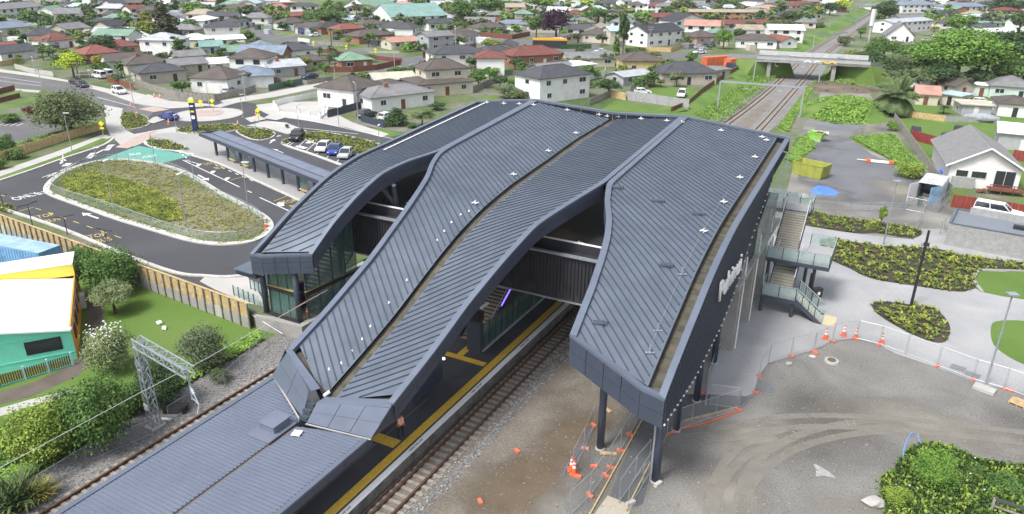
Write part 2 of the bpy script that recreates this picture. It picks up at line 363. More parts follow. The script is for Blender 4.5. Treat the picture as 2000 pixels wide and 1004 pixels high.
def fascia(C, y0, y1, h, step, lean=0., rows=2, side=1):
    """row of separate fascia panels under an edge"""
    n = max(1, int(round((y1-y0)/step)))
    for i in range(n):
        for r in range(rows):
            ys = np.linspace(y0+(y1-y0)*i/n+.015, y0+(y1-y0)*(i+1)/n-.015, 3); mb = MB(); f0, f1 = r/rows, (r+1)/rows-.02/h
            for y in ys:
                x, z = C[0](y), C[1](y)-.12
                for f in (f0, f1):
                    mb.v.append((x+lean*f*h*side, y, z-h*f)); mb.v.append((x+lean*f*h*side-side*.06, y, z-h*f))
            for k in range(2):
                a = 4*k; mb.f += [(a, a+4, a+6, a+2), (a+1, a+3, a+7, a+5), (a, a+1, a+5, a+4), (a+2, a+6, a+7, a+3)]
            mb.f += [(0, 2, 3, 1), (8, 9, 11, 10)]
            wb(mb, 'fascia_panel', M_NAVY, st)
def frontfascia(p, q, h, n, rows, m=None, kick=0., par=None, name='fascia_panel', h2=None):
    p, q = np.array(p, float), np.array(q, float); d = q-p; nr = np.array([d[1], -d[0], 0]); nr /= np.hypot(*nr[:2])
    h2 = h if h2 is None else h2
    for i in range(n):
        for r in range(rows):
            a, b = p+d*(i/n)+d*.004, p+d*((i+1)/n)-d*.004; ha = h+(h2-h)*i/n; hb = h+(h2-h)*(i+1)/n
            f0, f1 = r/rows, (r+1)/rows-.015; mb = MB(); vs = []
            for (c, hh) in ((a, ha), (b, hb)):
                for f in (f0, f1):
                    for o in (0, .06):
                        vs.append(c+nr*(kick*f-o)-np.array([0, 0, hh*f]))
            mb.add(vs, [(0, 2, 6, 4), (1, 5, 7, 3), (0, 1, 3, 2), (4, 6, 7, 5), (0, 4, 5, 1), (2, 3, 7, 6)])
            wb(mb, name, m or M_NAVY, par or st)
S1 = strip(E1L, E1R, 41.2, 42.6, .95, .42, 31, .14, 1.15, 1, 0)
S2 = strip(E2L, EV, 31.9, 29.5, .42, .12, -38, .14, 1.0, 0, 1)
S3 = strip(EV, E3R, 29.3, 30.8, .80, .42, 33, .14, 1.0, 1, 0)
S4 = strip(E4L, E4R, 37.6, 36.6, .42, 1.18, -38, .14, 1.4, 0, 1)
# gutters: dark troughs with straps
def trough(C, y0, y1, xa, xb, dz, sides=None):
    mb = MB(); n = 60
    for i in range(n+1):
        y = y0+(y1-y0)*i/n; x, z = C[0](y), C[1](y); mb.v += [(x+xa, y, z-.05), (x+xa, y, z+dz), (x+xb, y, z+dz), (x+xb, y, z-.16)]
    for i in range(n):
        for k in range(3): a = 4*i+k; mb.f.append((a, a+1, a+5, a+4))
    return wb(mb, 'gutter', M_GUTTER, st)
trough(EV, 28.9, YB-.5, .10, .85, -.26)
g4 = trough(E4R, 36.7, YB-.5, -1.21, -.42, -.5)
trough(E1L, 41.2, YB-.5, .36, 1.0, -.5)
for C, xa, xb, y0, y1, st_, dz in ((E4R, -1.19, -.44, 37.4, 56, 1.05, -.46), (EV, .12, .83, 29.5, 50, 1.25, -.24)):
    y = y0
    while y < y1:
        mb = MB(); x, z = C[0](y), C[1](y)+dz; z2 = C[1](y+.55)+dz
        mb.add([(x+xa, y, z), (x+xb, y, z), (x+xb, y+.5, z2), (x+xa, y+.5, z2)], [(0, 1, 2, 3)])
        wb(mb, 'gutter_strap', M_STRAP, st); y += st_
# copings
coping(E1L, 40.9, YB, .40, 1); coping(E1R, 42.3, YB, .42, -1); coping(E2L, 31.0, YB, .44, 1)
coping(E3R, 29.9, YB, .44, -1); coping(E4L, 37.4, YB, .46, 1); coping(E4R, 36.4, YB, .44, -1)
def xbar(p, q, w, h, m, name, side=None):
    p, q = np.array(p), np.array(q); mb = MB(); mb.bar(p, q, w, h); return wb(mb, name, m, st)
# back coping, following the zigzag of the four strips
zz = [(E1L[0](YB), YB, E1L[1](YB)), (-36.8, YB, 16.4), (EV[0](YB), YB, 15.9), (-19.6, YB, 16.3), (-9, YB, 15.3)]
for a, b in zip(zz, zz[1:]): xbar((a[0], a[1]-.15, a[2]-.06), (b[0], b[1]-.15, b[2]-.06), .42, .22, M_COPE, 'coping')
for a, b in zip(zz, zz[1:]):
    frontfascia((b[0], YB+.06, b[2]-.18), (a[0], YB+.06, a[2]-.18), 1.3, 5, 1)
# front copings and fascias
A1, K1, B1 = (-47, 40.9, 7.6), (-45.75, 41.0, 7.6), (-41.2, 42.3, 8.2)
A4, K4, B4 = (E4L[0](37.4), 37.4, E4L[1](37.4)), (-10.5, 36.35, 7.95), (-9, 36.4, 7.6)
for a, b in ((A1, K1), (K1, B1), (A4, K4), (K4, B4)):
    d = np.array(b)-np.array(a); d /= np.hypot(*d[:2]); nn = np.array([-d[1], d[0], 0])*.2
    xbar(np.array(a)+nn+(0, 0, -.07), np.array(b)+nn+(0, 0, -.07), .42, .2, M_COPE, 'coping')
frontfascia((A4[0], A4[1], A4[2]-.15), (K4[0], K4[1], K4[2]-.15), 1.95, 4, 2); frontfascia((K4[0], K4[1], K4[2]-.15), (B4[0], B4[1], B4[2]-.15), 1.95, 1, 2)
frontfascia((A1[0], A1[1], A1[2]-.15), (K1[0], K1[1], K1[2]-.15), 1.75, 1, 3); frontfascia((K1[0], K1[1], K1[2]-.15), (B1[0], B1[1], B1[2]-.15), 1.6, 4, 3)
# front gutters (dark recess behind the front coping)
mb = MB(); mb.add([(A4[0]+.3, A4[1]+.3, A4[2]-.6), (-10.4, 36.7, 7.4), (-9.5, 36.7, 7.1), (-10.3, 38, 8.0), (A4[0]+.3, A4[1]+1.2, A4[2]-.25)], [(0, 1, 2, 3, 4)]); wb(mb, 'gutter', M_GUTTER, st)
mb = MB(); mb.add([(-46.2, 41.3, 7.1), (-41.5, 42.5, 7.6), (-41.4, 43.4, 8.3), (-46.2, 42.3, 7.7)], [(0, 1, 2, 3)]); wb(mb, 'gutter', M_GUTTER, st)
# side fascias where the strips stand free
fascia(E1R, 42.4, 55, 1.25, 2.2, side=1); fascia(E3R, 30.0, 53.2, 1.15, 2.2, side=1)
fascia(E2L, 31.1, 54.5, 1.1, 2.2, side=-1); fascia(E4L, 37.5, 53, 1.3, 2.2, side=-1); fascia(E1L, 41, YB, 1.25, 2.4, side=-1)
# sloping under-panels beneath the free edges (lean inwards)
def under(C, y0, y1, d0, w, d1, side):
    n = 12
    for i in range(n):
        mb = MB(); ys = np.linspace(y0+(y1-y0)*i/n+.01, y0+(y1-y0)*(i+1)/n-.01, 3)
        for y in ys:
            x, z = C[0](y), C[1](y); mb.v += [(x-side*.02, y, z-d0), (x-side*w, y, z-d1)]
        mb.f = [(0, 2, 3, 1), (2, 4, 5, 3)]; wb(mb, 'soffit_panel', M_NAVY, st)
under(E1R, 42.6, 55, 1.38, 1.1, 1.9, 1); under(E3R, 30.5, 53.2, 1.28, 1.1, 1.8, 1)
# seams: the 300 nearest as parts, the rest as one
def seam_mb(P, w=.062, h=.085):
    mb = MB()
    for a, b in zip(P, P[1:]): mb.bar((a[0], a[1], a[2]+h/2-.01), (b[0], b[1], b[2]+h/2-.01), w, h)
    return mb
SEAMS.sort(key=lambda s: s[1][0][1])
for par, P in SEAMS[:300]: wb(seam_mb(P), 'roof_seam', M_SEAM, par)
rest = {}
for par, P in SEAMS[300:]:
    m_ = seam_mb(P); rest.setdefault(par.name, (par, MB()))[1].add(m_.v, m_.f)
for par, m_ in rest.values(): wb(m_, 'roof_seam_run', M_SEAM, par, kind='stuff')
# front hood of the middle pair: folded panels down to the platform canopy
def quadpart(name, m, pts, par=None, th=.05):
    P = [np.array(p, float) for p in pts]; n = np.cross(P[1]-P[0], P[2]-P[0]); n /= np.linalg.norm(n)
    if n[2] < 0: n = -n
    k = len(P); mb = MB(); mb.add([*P, *[p-n*th for p in P]], [tuple(range(k)), tuple(range(k, 2*k))[::-1]]+[(i, i+k, (i+1) % k+k, (i+1) % k) for i in range(k)])
    return wb(mb, name, m, par or st)
LT, LT2 = np.array((-33.4, 30.9, 6.95)), np.array((-32.9, 31.1, 6.95))
LB = np.array((-34.75, 30.9, 4.5)); VB = np.array((-29.75, 28.05, 4.45)); VT = np.array((-29.5, 29.0, 5.95)); VT2 = np.array((-29.2, 29.5, 6.0))
RT, RB, WT, WB = np.array((-23.75, 29.6, 6.25)), np.array((-24.6, 28.65, 4.35)), np.array((-28.7, 28.6, 5.65)), np.array((-29.1, 27.9, 4.42))
RT2, WT2 = np.array((-24.1, 30.25, 6.35)), np.array((-28.5, 29.2, 5.75))
def grid(P00, P10, P11, P01, nu, nv, m, name='hood_panel'):
    nn_ = np.cross(P10-P00, P01-P00)+np.cross(P10-P11, P01-P11)*-1; nn_ /= np.linalg.norm(nn_); cc_ = (P00+P10+P11+P01)/4; P00, P10, P11, P01 = [p-nn_*((p-cc_)@nn_) for p in (P00, P10, P11, P01)]
    for i in range(nu):
        for j in range(nv):
            f = lambda u, v: (P00*(1-u)+P10*u)*(1-v)+(P01*(1-u)+P11*u)*v
            e = .004
            quadpart(name, m, [f(i/nu+e, j/nv+e), f((i+1)/nu-e, j/nv+e), f((i+1)/nu-e, (j+1)/nv-e), f(i/nu+e, (j+1)/nv-e)])
grid(LT, VT, VB, LB, 2, 2, M_COPE); quadpart('hood_coping', M_COPE, [LT, LT2, VT2, VT])
grid(WT, RT, RB, WB, 3, 2, M_COPE); quadpart('hood_coping', M_COPE, [WT, RT, RT2, WT2])
quadpart('hood_side_panel', M_NAVY, [RT, RT2+(0.02, .3, 0), (-24.1, 31, 4.6), RB])
quadpart('hood_side_panel', M_NAVY, [LT, (-33.2, 31.4, 7.1), (-34.6, 32.5, 4.6), LB])
quadpart('gutter', M_GUTTER, [LT2+(0.1, 0.1, -.35), VT2+(0, .1, -.4), (-28.9, 30.3, 5.3), (-32.6, 32.0, 6.6)])
quadpart('gutter', M_GUTTER, [WT2+(-.4, .1, -.45), RT2+(-.2, .1, -.45), (-24.2, 31.0, 6.1), (-28.4, 30.0, 5.0)])
for i in range(3):   # stepped outlet between the two folds
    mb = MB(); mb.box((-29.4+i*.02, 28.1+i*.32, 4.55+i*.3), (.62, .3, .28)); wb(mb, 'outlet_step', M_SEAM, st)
mb = MB(); mb.tube((-28.95, 29.5, 5.5), (-28.85, 29.9, 5.6), .12, n=10); wb(mb, 'outlet_pipe', M_WHITE, st)
for a_, b_ in ((LB, VB), (WB, RB)): a_, b_ = a_+(0, -.05, -.07), b_+(0, -.05, -.07); mb = MB(); mb.bar(a_, b_, .10, .05); wb(mb, 'edge_flashing', mat('pale_flashing', (.36, .36, .35), .6), st)
# roof anchors and walkway brackets
def on4(x, y):
    xa, za = E4L[0](y), E4L[1](y); zb = E4R[1](y); return za+(zb-za)*(x-xa)/(-9-xa)-.1
def on(Ea, Eb, x, y):
    xa, za, xb, zb = Ea[0](y), Ea[1](y), Eb[0](y), Eb[1](y); return za+(zb-za)*(x-xa)/(xb-xa)-.1
def strike(px, py, Ea, Eb):
    d = CF*FPX+CR*(px-1000)-CU*(py-502)
    for t in np.linspace(.015, .085, 1500):
        q = CC+d*t
        if 28 < q[1] < YB and q[2] < on(Ea, Eb, q[0], q[1]): return q
    return None
def anchor(px, py, Ea, Eb, s=1.):
    q = strike(px, py, Ea, Eb)
    if q is None: return
    mb = MB(); mb.box((q[0], q[1], q[2]+.14), (.62*s, .1, .03), .6); mb.box((q[0], q[1], q[2]+.14), (.5*s, .1, .035), -.6); mb.tube((q[0], q[1], q[2]), (q[0], q[1], q[2]+.32), .05)
    wb(mb, 'roof_anchor', M_WHITE, st); return q
for px, py in ((1408, 257), (1488, 270), (1497, 276), (1474, 309), (1445, 349), (1413, 397), (1374, 454), (1331, 241)): anchor(px, py, E4L, E4R)
for px, py in ((1108, 217), (1170, 226), (1186, 229), (1125, 262), (1071, 297), (1003, 343), (928, 399), (1042, 207)): anchor(px, py, E2L, EV)
for px, py in ((1208, 230), (1252, 234), (1302, 238)): anchor(px, py, EV, E3R)
for px, py in ((951, 202), (984, 204), (1014, 205)): anchor(px, py, E1L, E1R)
for px, py in ((795, 548), (760, 592), (724, 638), (708, 663), (688, 687), (667, 710), (643, 722), (916, 413), (900, 420), (882, 435), (868, 452), (854, 470)):
    q = strike(px, py, E2L, EV)
    if q is not None: mb = MB(); mb.tube(q, q+(0, 0, .14), .09, .04, 8); wb(mb, 'roof_stud', M_WHITE, st)
for px, py in ((1206, 368), (1285, 394), (1363, 419), (1301, 520), (1171, 633)):
    q = strike(px, py, E4L, E4R); mb = MB()
    for dx in (-.22, .22): mb.box((q[0], q[1]+dx*.5, q[2]+.14), (.95, .07, .14), .35)
    mb.box((q[0]+.2, q[1], q[2]+.16), (.07, .45, .1), .35); wb(mb, 'walkway_bracket', M_ROOF, st)
wp = [(1420, 380), (1374, 454), (1332, 537), (1285, 647), (1269, 690)]; W_ = [strike(*p, E4L, E4R)+(0, 0, .3) for p in wp]
for a in W_[2:]:
    mb = MB(); mb.tube(a-(0, 0, .35), a+(0, 0, .25), .05); mb.box(a-(0, 0, .25), (.6, .12, .05), .5); wb(mb, 'safety_line_post', M_STEEL, st)
for a, b in zip(W_, W_[1:]): mb = MB(); mb.tube(a, b, .008, n=4); wb(mb, 'safety_line', M_STEEL, st)
# long light strip on the left roof
a, b = strike(750, 295, E1L, E1R), strike(947, 203, E1L, E1R)
P = [];
for t in np.linspace(0, 1, 14): p = strike(750+197*t, 295-92*t, E1L, E1R); P.append(p+(0, 0, .12))
mb = MB(); [mb.bar(P[i], P[i+1], .13, .05) for i in range(13)]; wb(mb, 'light_strip', M_WHITE, st)
# ------------------------------------------------------------------ concourse box over the tracks
def P2(mb, name, m, par=None): return wb(mb, name, m, par or st)
mb = MB(); mb.box((-27, 61.5, 7.9), (35.6, 25.4, 3.9)); cw = P2(mb, 'concourse_wall', M_CHAR)
for i in range(118):    # vertical cladding ribs of uneven depth on the face towards the viewer
    x = -44.5+i*.3; mb = MB(); h0 = 6.0+random.choice((0, 0, .3, .7)); mb.box((x, 48.75, (h0+9.7)/2), (.07, .09, 9.7-h0)); P2(mb, 'cladding_batten', M_CHAR, cw)
mb = MB(); mb.box((-27, 48.62, 9.95), (35.5, .32, .16)); P2(mb, 'wall_capping', M_STEEL)
mb = MB(); mb.box((-27, 48.66, 5.98), (35.5, .14, .10)); P2(mb, 'lower_trim', M_STEEL)
mb = MB(); mb.box((-27, 49.9, 10.2), (35.2, .25, .75)); P2(mb, 'roof_upstand', M_CHAR)
mb = MB(); mb.box((-27, 49.9, 10.62), (34.2, .22, .07)); P2(mb, 'upstand_flashing', M_WHITE)
mb = MB(); mb.box((-27, 61, 10.1), (35, 22, .3)); P2(mb, 'flat_roof', M_DARK)
for x in (-30, -23.5, -16):
    mb = MB(); mb.box((x, 53.5, 10.27), (10, .05, .03), random.uniform(-.4, .4)); P2(mb, 'membrane_joint', M_CHAR)
# clerestory glazing under the left roof
for i in range(11):
    y = 50.0+i*1.8; zt = E1L[1](y)-1.3
    if zt < 10.4: continue
    mb = MB(); mb.box((-44.2, y, (10.3+zt)/2), (.05, 1.6, zt-10.3)); P2(mb, 'clerestory_pane', M_GLASSL)
    mb = MB(); mb.box((-44.2, y+.9, (10.3+zt)/2), (.14, .14, zt-10.3)); P2(mb, 'mullion', M_NAVY)
M_LAMP = mat('warm_lamp', (1, .8, .55), .5, emit=(1, .78, .5, 18))
for x, y, z in ((-35.2, 54.6, 11.9), (-22.6, 52.5, 11.9)):
    mb = MB(); mb.tube((x, y, z), (x, y, z+.12), .16, .12, 10); P2(mb, 'soffit_lamp', M_LAMP)
for x, y, s in ((-38.3, 52.3, .5), (-37.8, 52.0, .4), (-20.6, 50.4, .5), (-24.6, 51.0, .45)):
    mb = MB(); mb.box((x, y, 10.33), (s*1.1, s*.4, .12), .5); mb.box((x+.2, y+.3, 10.33), (s, s*.3, .1), -.4); mb.tube((x, y, 10.25), (x, y, 10.6), .06); P2(mb, 'roof_anchor', M_WHITE)
mb = MB(); mb.box((-18.4, 52.2, 10.42), (1.3, .9, .35), .1); mb.box((-18.4, 52.2, 10.65), (1, .65, .12), .1); P2(mb, 'roof_hatch', M_WHITE)
# raking posts that carry the roof edges down onto the flat roof
for x0, y0, x1, y1, z1 in ((-38.6, 50.9, -37.9, 49.6, 12.8), (-38.6, 50.9, -39.3, 49.2, 12.9), (-25.2, 50.9, -23.2, 47.9, 12.2), (-25.2, 50.9, -22.2, 49.4, 12.6), (-40.5, 51.8, -40.5, 51.8, 13.3)):
    mb = MB(); mb.tube((x0, y0, 10.2), (x1, y1, z1), .19, n=8); P2(mb, 'raking_post', M_NAVY)
# ------------------------------------------------------------------ columns of the right wing
for px, py, z1 in ((1172, 876, 7.6), (1280, 940, 6.4), (1320, 840, 7.2), (1360, 783, 7.5), (1394, 708, 8)):
    g = G(px, py, 0); mb = MB(); mb.tube((g[0], g[1], 0), (g[0], g[1], z1), .26, n=16); c = wb(mb, 'column', M_NAVY, st, smooth=True)
    mb = MB(); mb.tube((g[0], g[1], 0.004), (g[0], g[1], .10), .33, n=16); wb(mb, 'column_footing', M_KERB, c)
g = G(1272, 942, 0); mb = MB(); mb.tube((g[0]-.1, g[1]+.1, 0), (g[0]-.1, g[1]+.1, 5.2), .08, n=8); wb(mb, 'downpipe', M_STEEL, st)
for y in (58.5, 64.5, 70.5):
    mb = MB(); mb.box((-9.6, y, 4.6), (1.1, .8, 9.2)); wb(mb, 'concrete_pier', M_CONCD, st)
    mb = MB(); mb.tube((-8.9, y+.2, 0), (-8.9, y+.2, 8.6), .06, n=6); wb(mb, 'downpipe', M_WHITE, st)
# slatted wall on the right flank
slb = sm([(36.4, 5.7), (40.3, 5.3), (43.9, 5.0), (47.6, 5.4), (50.7, 5.6), (53.6, 6.5), (55.5, 7.3), (57.3, 8.5), (58.9, 9.6), (61, 10.7), (63.3, 11.6), (65.6, 12.8), (67, 13.2), (YB, 14.0)], 36.4, YB)
mb = MB(); n = 100
for i in range(n+1): y = 36.45+(67-36.45)*i/n; mb.v += [(-9.12, y, slb(y)+.12), (-9.12, y, E4R[1](y)-.15)]
for i in range(n): mb.f.append((2*i, 2*i+2, 2*i+3, 2*i+1))
sw = wb(mb, 'flank_wall', M_CHAR, st)
y = 36.6; me = None
while y < 66.6:
    z0, z1 = slb(y), E4R[1](y)-.2
    if me is None:
        mb = MB(); mb.box((0, 0, .5), (.14, .085, 1)); o = mb.build('batten', M_NAVY, sw); me = o
    else: o = me.copy(); COL.objects.link(o)
    o.location = (-9.0+27, y-55, z0); o.scale = (1, 1, max(.1, z1-z0))
    y += .36
me2 = None; y = 36.6
while y < 66.6:
    if me2 is None: mb = MB(); mb.box((0, 0, 0), (.1, .09, .12)); o = mb.build('batten_tip', M_WHITE, sw); me2 = o
    else: o = me2.copy(); COL.objects.link(o)
    o.location = (-8.92+27, y-55, slb(y)+.06); y += .72
# sign on the slats
cu = bpy.data.curves.new('t', 'FONT'); cu.body = 'Puhinui'; cu.size = 2.15; cu.extrude = .06; to = bpy.data.objects.new('t', cu); COL.objects.link(to)
bpy.context.view_layer.update(); me_ = bpy.data.meshes.new_from_object(to); bpy.data.objects.remove(to)
so_ = bpy.data.objects.new('sign_lettering', me_); COL.objects.link(so_); me_.materials.clear(); me_.materials.append(mat('sign_white', (.85, .85, .85), .5)); so_.parent = st
so_.matrix_local = Matrix.Translation((-8.78+27, 47.8-55, 9.1)) @ Matrix(((0, 0, 1, 0), (.996, -.0, 0, 0), (.06, 1, 0, 0), (0, 0, 0, 1)))
so_['label'] = 'white raised lettering fixed across the dark slats'
# glass skin of the elevated walkway behind/under the slats
gb = sm([(55.1, 3.7), (57.3, 4.0), (59.2, 4.3), (66, 4.4), (YB, 4.6)], 55.1, YB)
for i in range(11):
    y0 = 55.3+i*1.8; y1 = y0+1.76; mb = MB()
    mb.add([(-8.72, y0, slb(y0)-1.9 if i == 0 else 6.6), (-8.72, y1, 6.6), (-8.72, y1, slb(min(y1, YB))+.1), (-8.72, y0, slb(y0)+.1)], [(0, 1, 2, 3)])
    if i > 2: wb(mb, 'glass_panel', M_GLASSL, st)
mb = MB(); mb.box((-10.2, 65.5, 6.75), (2.8, 19.4, .4)); wb(mb, 'walkway_deck', M_CONCD, st)
# ------------------------------------------------------------------ ground sheets
BZ = 1.4
mb = MB(); mb.flat([(-2600, -60), (1800, -60), (1800, 3500), (-2600, 3500)], -.02); struct(mb, 'ground', M_SUBG)
# raised land of the suburb and the bus interchange, held up by the retaining wall
edge = [(-140, 46.8), (-95, 44.5), (-91.5, 44.2), (-70, 43.0), (-50.2, 41.6), (-48, 41.5), (-43.2, 42.6), (-43.2, 47), (-47.5, 47.2), (-47.5, 140), (-44, 165), (-45, 200), (-45, 233), (-42, 280), (-40, 430), (-35, 800), (-10, 1500)]
mb = MB(); mb.prism(edge+[(-200, 3400), (-2500, 3400), (-2500, 60)], -.3, BZ); struct(mb, 'suburb_land', M_SUBG)
# grass bank falling from the suburb to the railway
bt = [(-46.5, 78), (-47.4, 140), (-43.9, 165), (-44.9, 200), (-44.9, 233), (-42, 280), (-40, 430), (-35, 800)]; bb = [(-35.5, 78), (-34.8, 140), (-34.6, 165), (-34.4, 200), (-34.6, 233), (-35, 280), (-31, 430), (-27, 800)]
mb = MB(); vs = []
for (a, b), (c, d) in zip(bt, bb): vs += [(a, b, BZ+.05), ((a*2+c)/3, b, BZ*.98+.25*math.sin(b)), ((a+c*2)/3, b, .5), (c, d, .0)]
n = len(bt); mb.add(vs, [(4*i+k, 4*i+k+1, 4*i+k+5, 4*i+k+4) for i in range(n-1) for k in range(3)]); struct(mb, 'grass_bank', M_GRASS2)
# left lawn, dirt track, ballast shoulders
mb = MB(); mb.flat([(-140, 5), (-43.5, 5), (-43.7, 17), (-44.3, 30), (-44.8, 41.4), (-48, 41.5), (-91.5, 44.4), (-140, 47)], -.006); struct(mb, 'lawn', M_GRASS)
mb = MB(); mb.flat(GP([(172, 575), (200, 578), (204, 640), (188, 700), (150, 735), (60, 775), (0, 790), (0, 765), (70, 745), (140, 712), (158, 690), (172, 640)]), .004); struct(mb, 'dirt_path', mat3('packed_dirt', [(.3, (.085, .072, .06)), (.7, (.15, .13, .11))], .6, 6, bump=.4))
mb = MB(); mb.flat(GP([(0, 797), (60, 780), (135, 762), (150, 770), (60, 795), (0, 813)]), .006); struct(mb, 'concrete_path', M_CONCL)
mb = MB(); mb.flat([(-46.4, 5), (-21.4, 5), (-21.2, 80), (-22, 150), (-20.5, 200), (-24.5, 280), (-24, 430), (-10, 800), (-28, 800), (-33, 430), (-36, 280), (-35, 200), (-36, 140), (-41, 90), (-44.2, 48), (-45.4, 42), (-45.6, 30), (-45.2, 20)], .0); struct(mb, 'railway_ballast', M_BALLAST)
mb = MB(); mb.flat([(-28.9, 78), (-26.2, 78), (-26.0, 150), (-27, 185), (-28.6, 185), (-29.2, 150)], .004); struct(mb, 'trackside_earth', M_BALLASTB)
mb = MB(); mb.flat([(-24.3, 5), (-21.6, 5), (-21.6, 70), (-24.3, 70)], .004); struct(mb, 'trackbed', M_BALLASTB)
# right side
mb = MB(); mb.flat([(-21.3, 5), (60, 5), (60, 110), (-21.3, 110)], -.008); struct(mb, 'gravel_yard', M_GRAVEL)
M_EARTHF = fadepatch('brown_earth_stain', (.115, .080, .048), (.19, .15, .105), .12, .44, .22, amax=.75)
mb = MB(); mb.flat([(-20.9, 12), (-14.6, 12), (-12.8, 50), (-20.9, 50)], .004); struct(mb, 'earth_stain', M_EARTHF)
mb = MB(); mb.flat(spline([(-20.8, 12), (-16.5, 14), (-15.4, 22), (-16.6, 30), (-15.2, 38), (-13.4, 46), (-12, 60), (-12, 85), (-20.8, 85), (-20.9, 50)], 5, True), .0); struct(mb, 'earth_strip', M_BALLASTB)
mb = MB(); mb.flat([(-12.6, 47), (-8.2, 47), (-6.5, 62), (-8, 90), (-13, 90)], .006); struct(mb, 'undercroft_earth', M_CONCD)
# upper yard beyond the station
yard = [(1530, 400), (1548, 330), (1556, 270), (1590, 215), (1602, 182), (1628, 165), (1668, 160), (1692, 172), (1712, 205), (1752, 262), (1800, 330), (1850, 385), (1862, 420), (1845, 455), (1790, 448), (1640, 424), (1575, 412)]
mb = MB(); mb.flat(GP(yard), .004); struct(mb, 'building_yard', M_GRAVEL)
mb = MB(); mb.flat(spline(GP([(1560, 340), (1580, 290), (1600, 268), (1660, 268), (1700, 300), (1765, 335), (1810, 372), (1800, 405), (1720, 402), (1640, 395), (1585, 385), (1558, 368)]), 4, True), .009); struct(mb, 'blue_grey_gravel', fadepatch('blue_grey_fade', (.105, .11, .12), (.19, .195, .21), .34, .62, .12, amax=.95))
mb = MB(); mb.flat(spline(GP([(1596, 240), (1640, 236), (1690, 240), (1660, 262), (1600, 262)]), 4, True), .009); struct(mb, 'gravel_patch', M_GRAVB)
def grasspatch(pts, name='rough_grass', z=.012, m=None): mb = MB(); mb.flat(spline(GP(pts, 0), 4, True), z); struct(mb, name, m or M_GRASS2)
grasspatch([(1536, 312), (1560, 270), (1585, 262), (1590, 290), (1575, 305), (1550, 318)])
grasspatch([(1660, 268), (1700, 262), (1745, 262), (1775, 300), (1808, 330), (1770, 335), (1730, 308), (1690, 290)])
grasspatch([(1560, 218), (1590, 180), (1600, 150), (1572, 180), (1545, 225), (1520, 248), (1538, 258)])
mb = MB(); mb.flat(GP([(1745, 232), (1850, 230), (1930, 232), (1965, 262), (1850, 275), (1780, 275)]), .012); struct(mb, 'back_lawn', M_GRASS)
mb = MB(); mb.flat(GP([(1790, 290), (1845, 290), (1850, 350), (1820, 340)]), .012); struct(mb, 'back_lawn', M_GRASS)
mb = MB(); mb.flat(GP([(1845, 360), (2000, 330), (2060, 400), (2060, 420), (1860, 392)]), .012); struct(mb, 'back_lawn', M_GRASS)
mb = MB(); mb.flat(GP([(1775, 205), (1870, 200), (1880, 222), (1790, 222)]), .012); struct(mb, 'back_lawn', M_GRASS)
mb = MB(); mb.flat(GP([(1748, 234), (1945, 226), (2060, 236), (2060, 425), (1930, 410), (1858, 398), (1852, 378), (1800, 300)]), .010); struct(mb, 'garden_ground', M_GRASS)
# plaza
plz = [(1372, 792), (1378, 745), (1395, 700), (1430, 632), (1470, 565), (1492, 538), (1500, 470), (1545, 440), (1570, 436), (1570, 440), (1640, 452), (1720, 462), (1785, 468), (1787, 447), (1845, 447), (1850, 470), (1900, 485), (2060, 500), (2100, 520), (2100, 800), (2000, 767), (1925, 752), (1892, 741), (1825, 716), (1750, 691), (1715, 673), (1672, 661), (1630, 664), (1587, 684), (1537, 699), (1500, 710), (1482, 735), (1470, 768), (1440, 782)]
mb = MB(); mb.flat(GP(plz), .010); struct(mb, 'plaza_paving', M_CONC)
mb = MB(); mb.flat(GP([(1187, 978), (1252, 818), (1300, 770), (1380, 770), (1470, 775), (1440, 795), (1330, 822), (1302, 850), (1275, 905), (1255, 985), (1240, 990)]), .014); struct(mb, 'asphalt_walkway', mat3('walkway_asphalt', [(.3, (.075, .08, .085)), (.7, (.115, .12, .125))], .3, 14, bump=.3, bs=25))
mb = MB(); mb.flat(GP([(1187, 968), (1235, 988), (1205, 1060), (1120, 1060)]), .016); struct(mb, 'walkway_end_slab', M_TANG)
mb = MB(); mb.flat(GP([(1440, 797), (1330, 826), (1300, 846), (1340, 850), (1430, 815), (1500, 770), (1510, 735), (1490, 730)]), .0); struct(mb, 'gravel_verge', M_GRAVEL)
# dust patches on the gravel
for pts in ([(1500, 800), (1620, 810), (1700, 805), (1830, 830), (2000, 860), (2000, 880), (1850, 860), (1700, 828), (1640, 850), (1600, 870), (1560, 850), (1500, 880), (1480, 940), (1440, 960), (1430, 900)],
            [(1290, 800), (1310, 830), (1400, 820), (1440, 850), (1380, 860), (1290, 850)]):
    pass
M_DUST = fadepatch('pale_dust', (.19, .18, .158), (.31, .29, .245), .08, .44, .16, amax=.85)
for i, (x, y, rx, ry, a) in enumerate(((5, 41, 9, 3.2, -.25), (-4.5, 46.5, 4, 2.2, .2), (-5.0, 39.5, 3.6, 2.5, .6), (11, 47, 9, 3, -.2), (-.5, 33, 5, 3.5, .3), (-8, 33, 3, 5, 0), (6, 54, 7, 4, .1), (-17, 26, 3, 6, 0), (-14, 30, 3.5, 4, 0), (17, 37, 5, 3, 0), (7, 132, 5, 14, .2), (2, 118, 5, 8, .3), (14, 122, 6, 5, .2), (-5, 170, 2.5, 26, -.06))):
    ca, sa = math.cos(a), math.sin(a); mb = MB(); mb.flat([(x+u*rx*ca-v*ry*sa, y+u*rx*sa+v*ry*ca) for u, v in [(math.cos(q), math.sin(q)) for q in np.linspace(0, 6.283, 25)[:-1]]], .006+.0012*i); struct(mb, 'dust_patch', M_DUST)
M_TYRE = fadepatch('tyre_track_dust', (.20, .19, .165), (.32, .30, .26), .62, .95, .5, amax=.6)
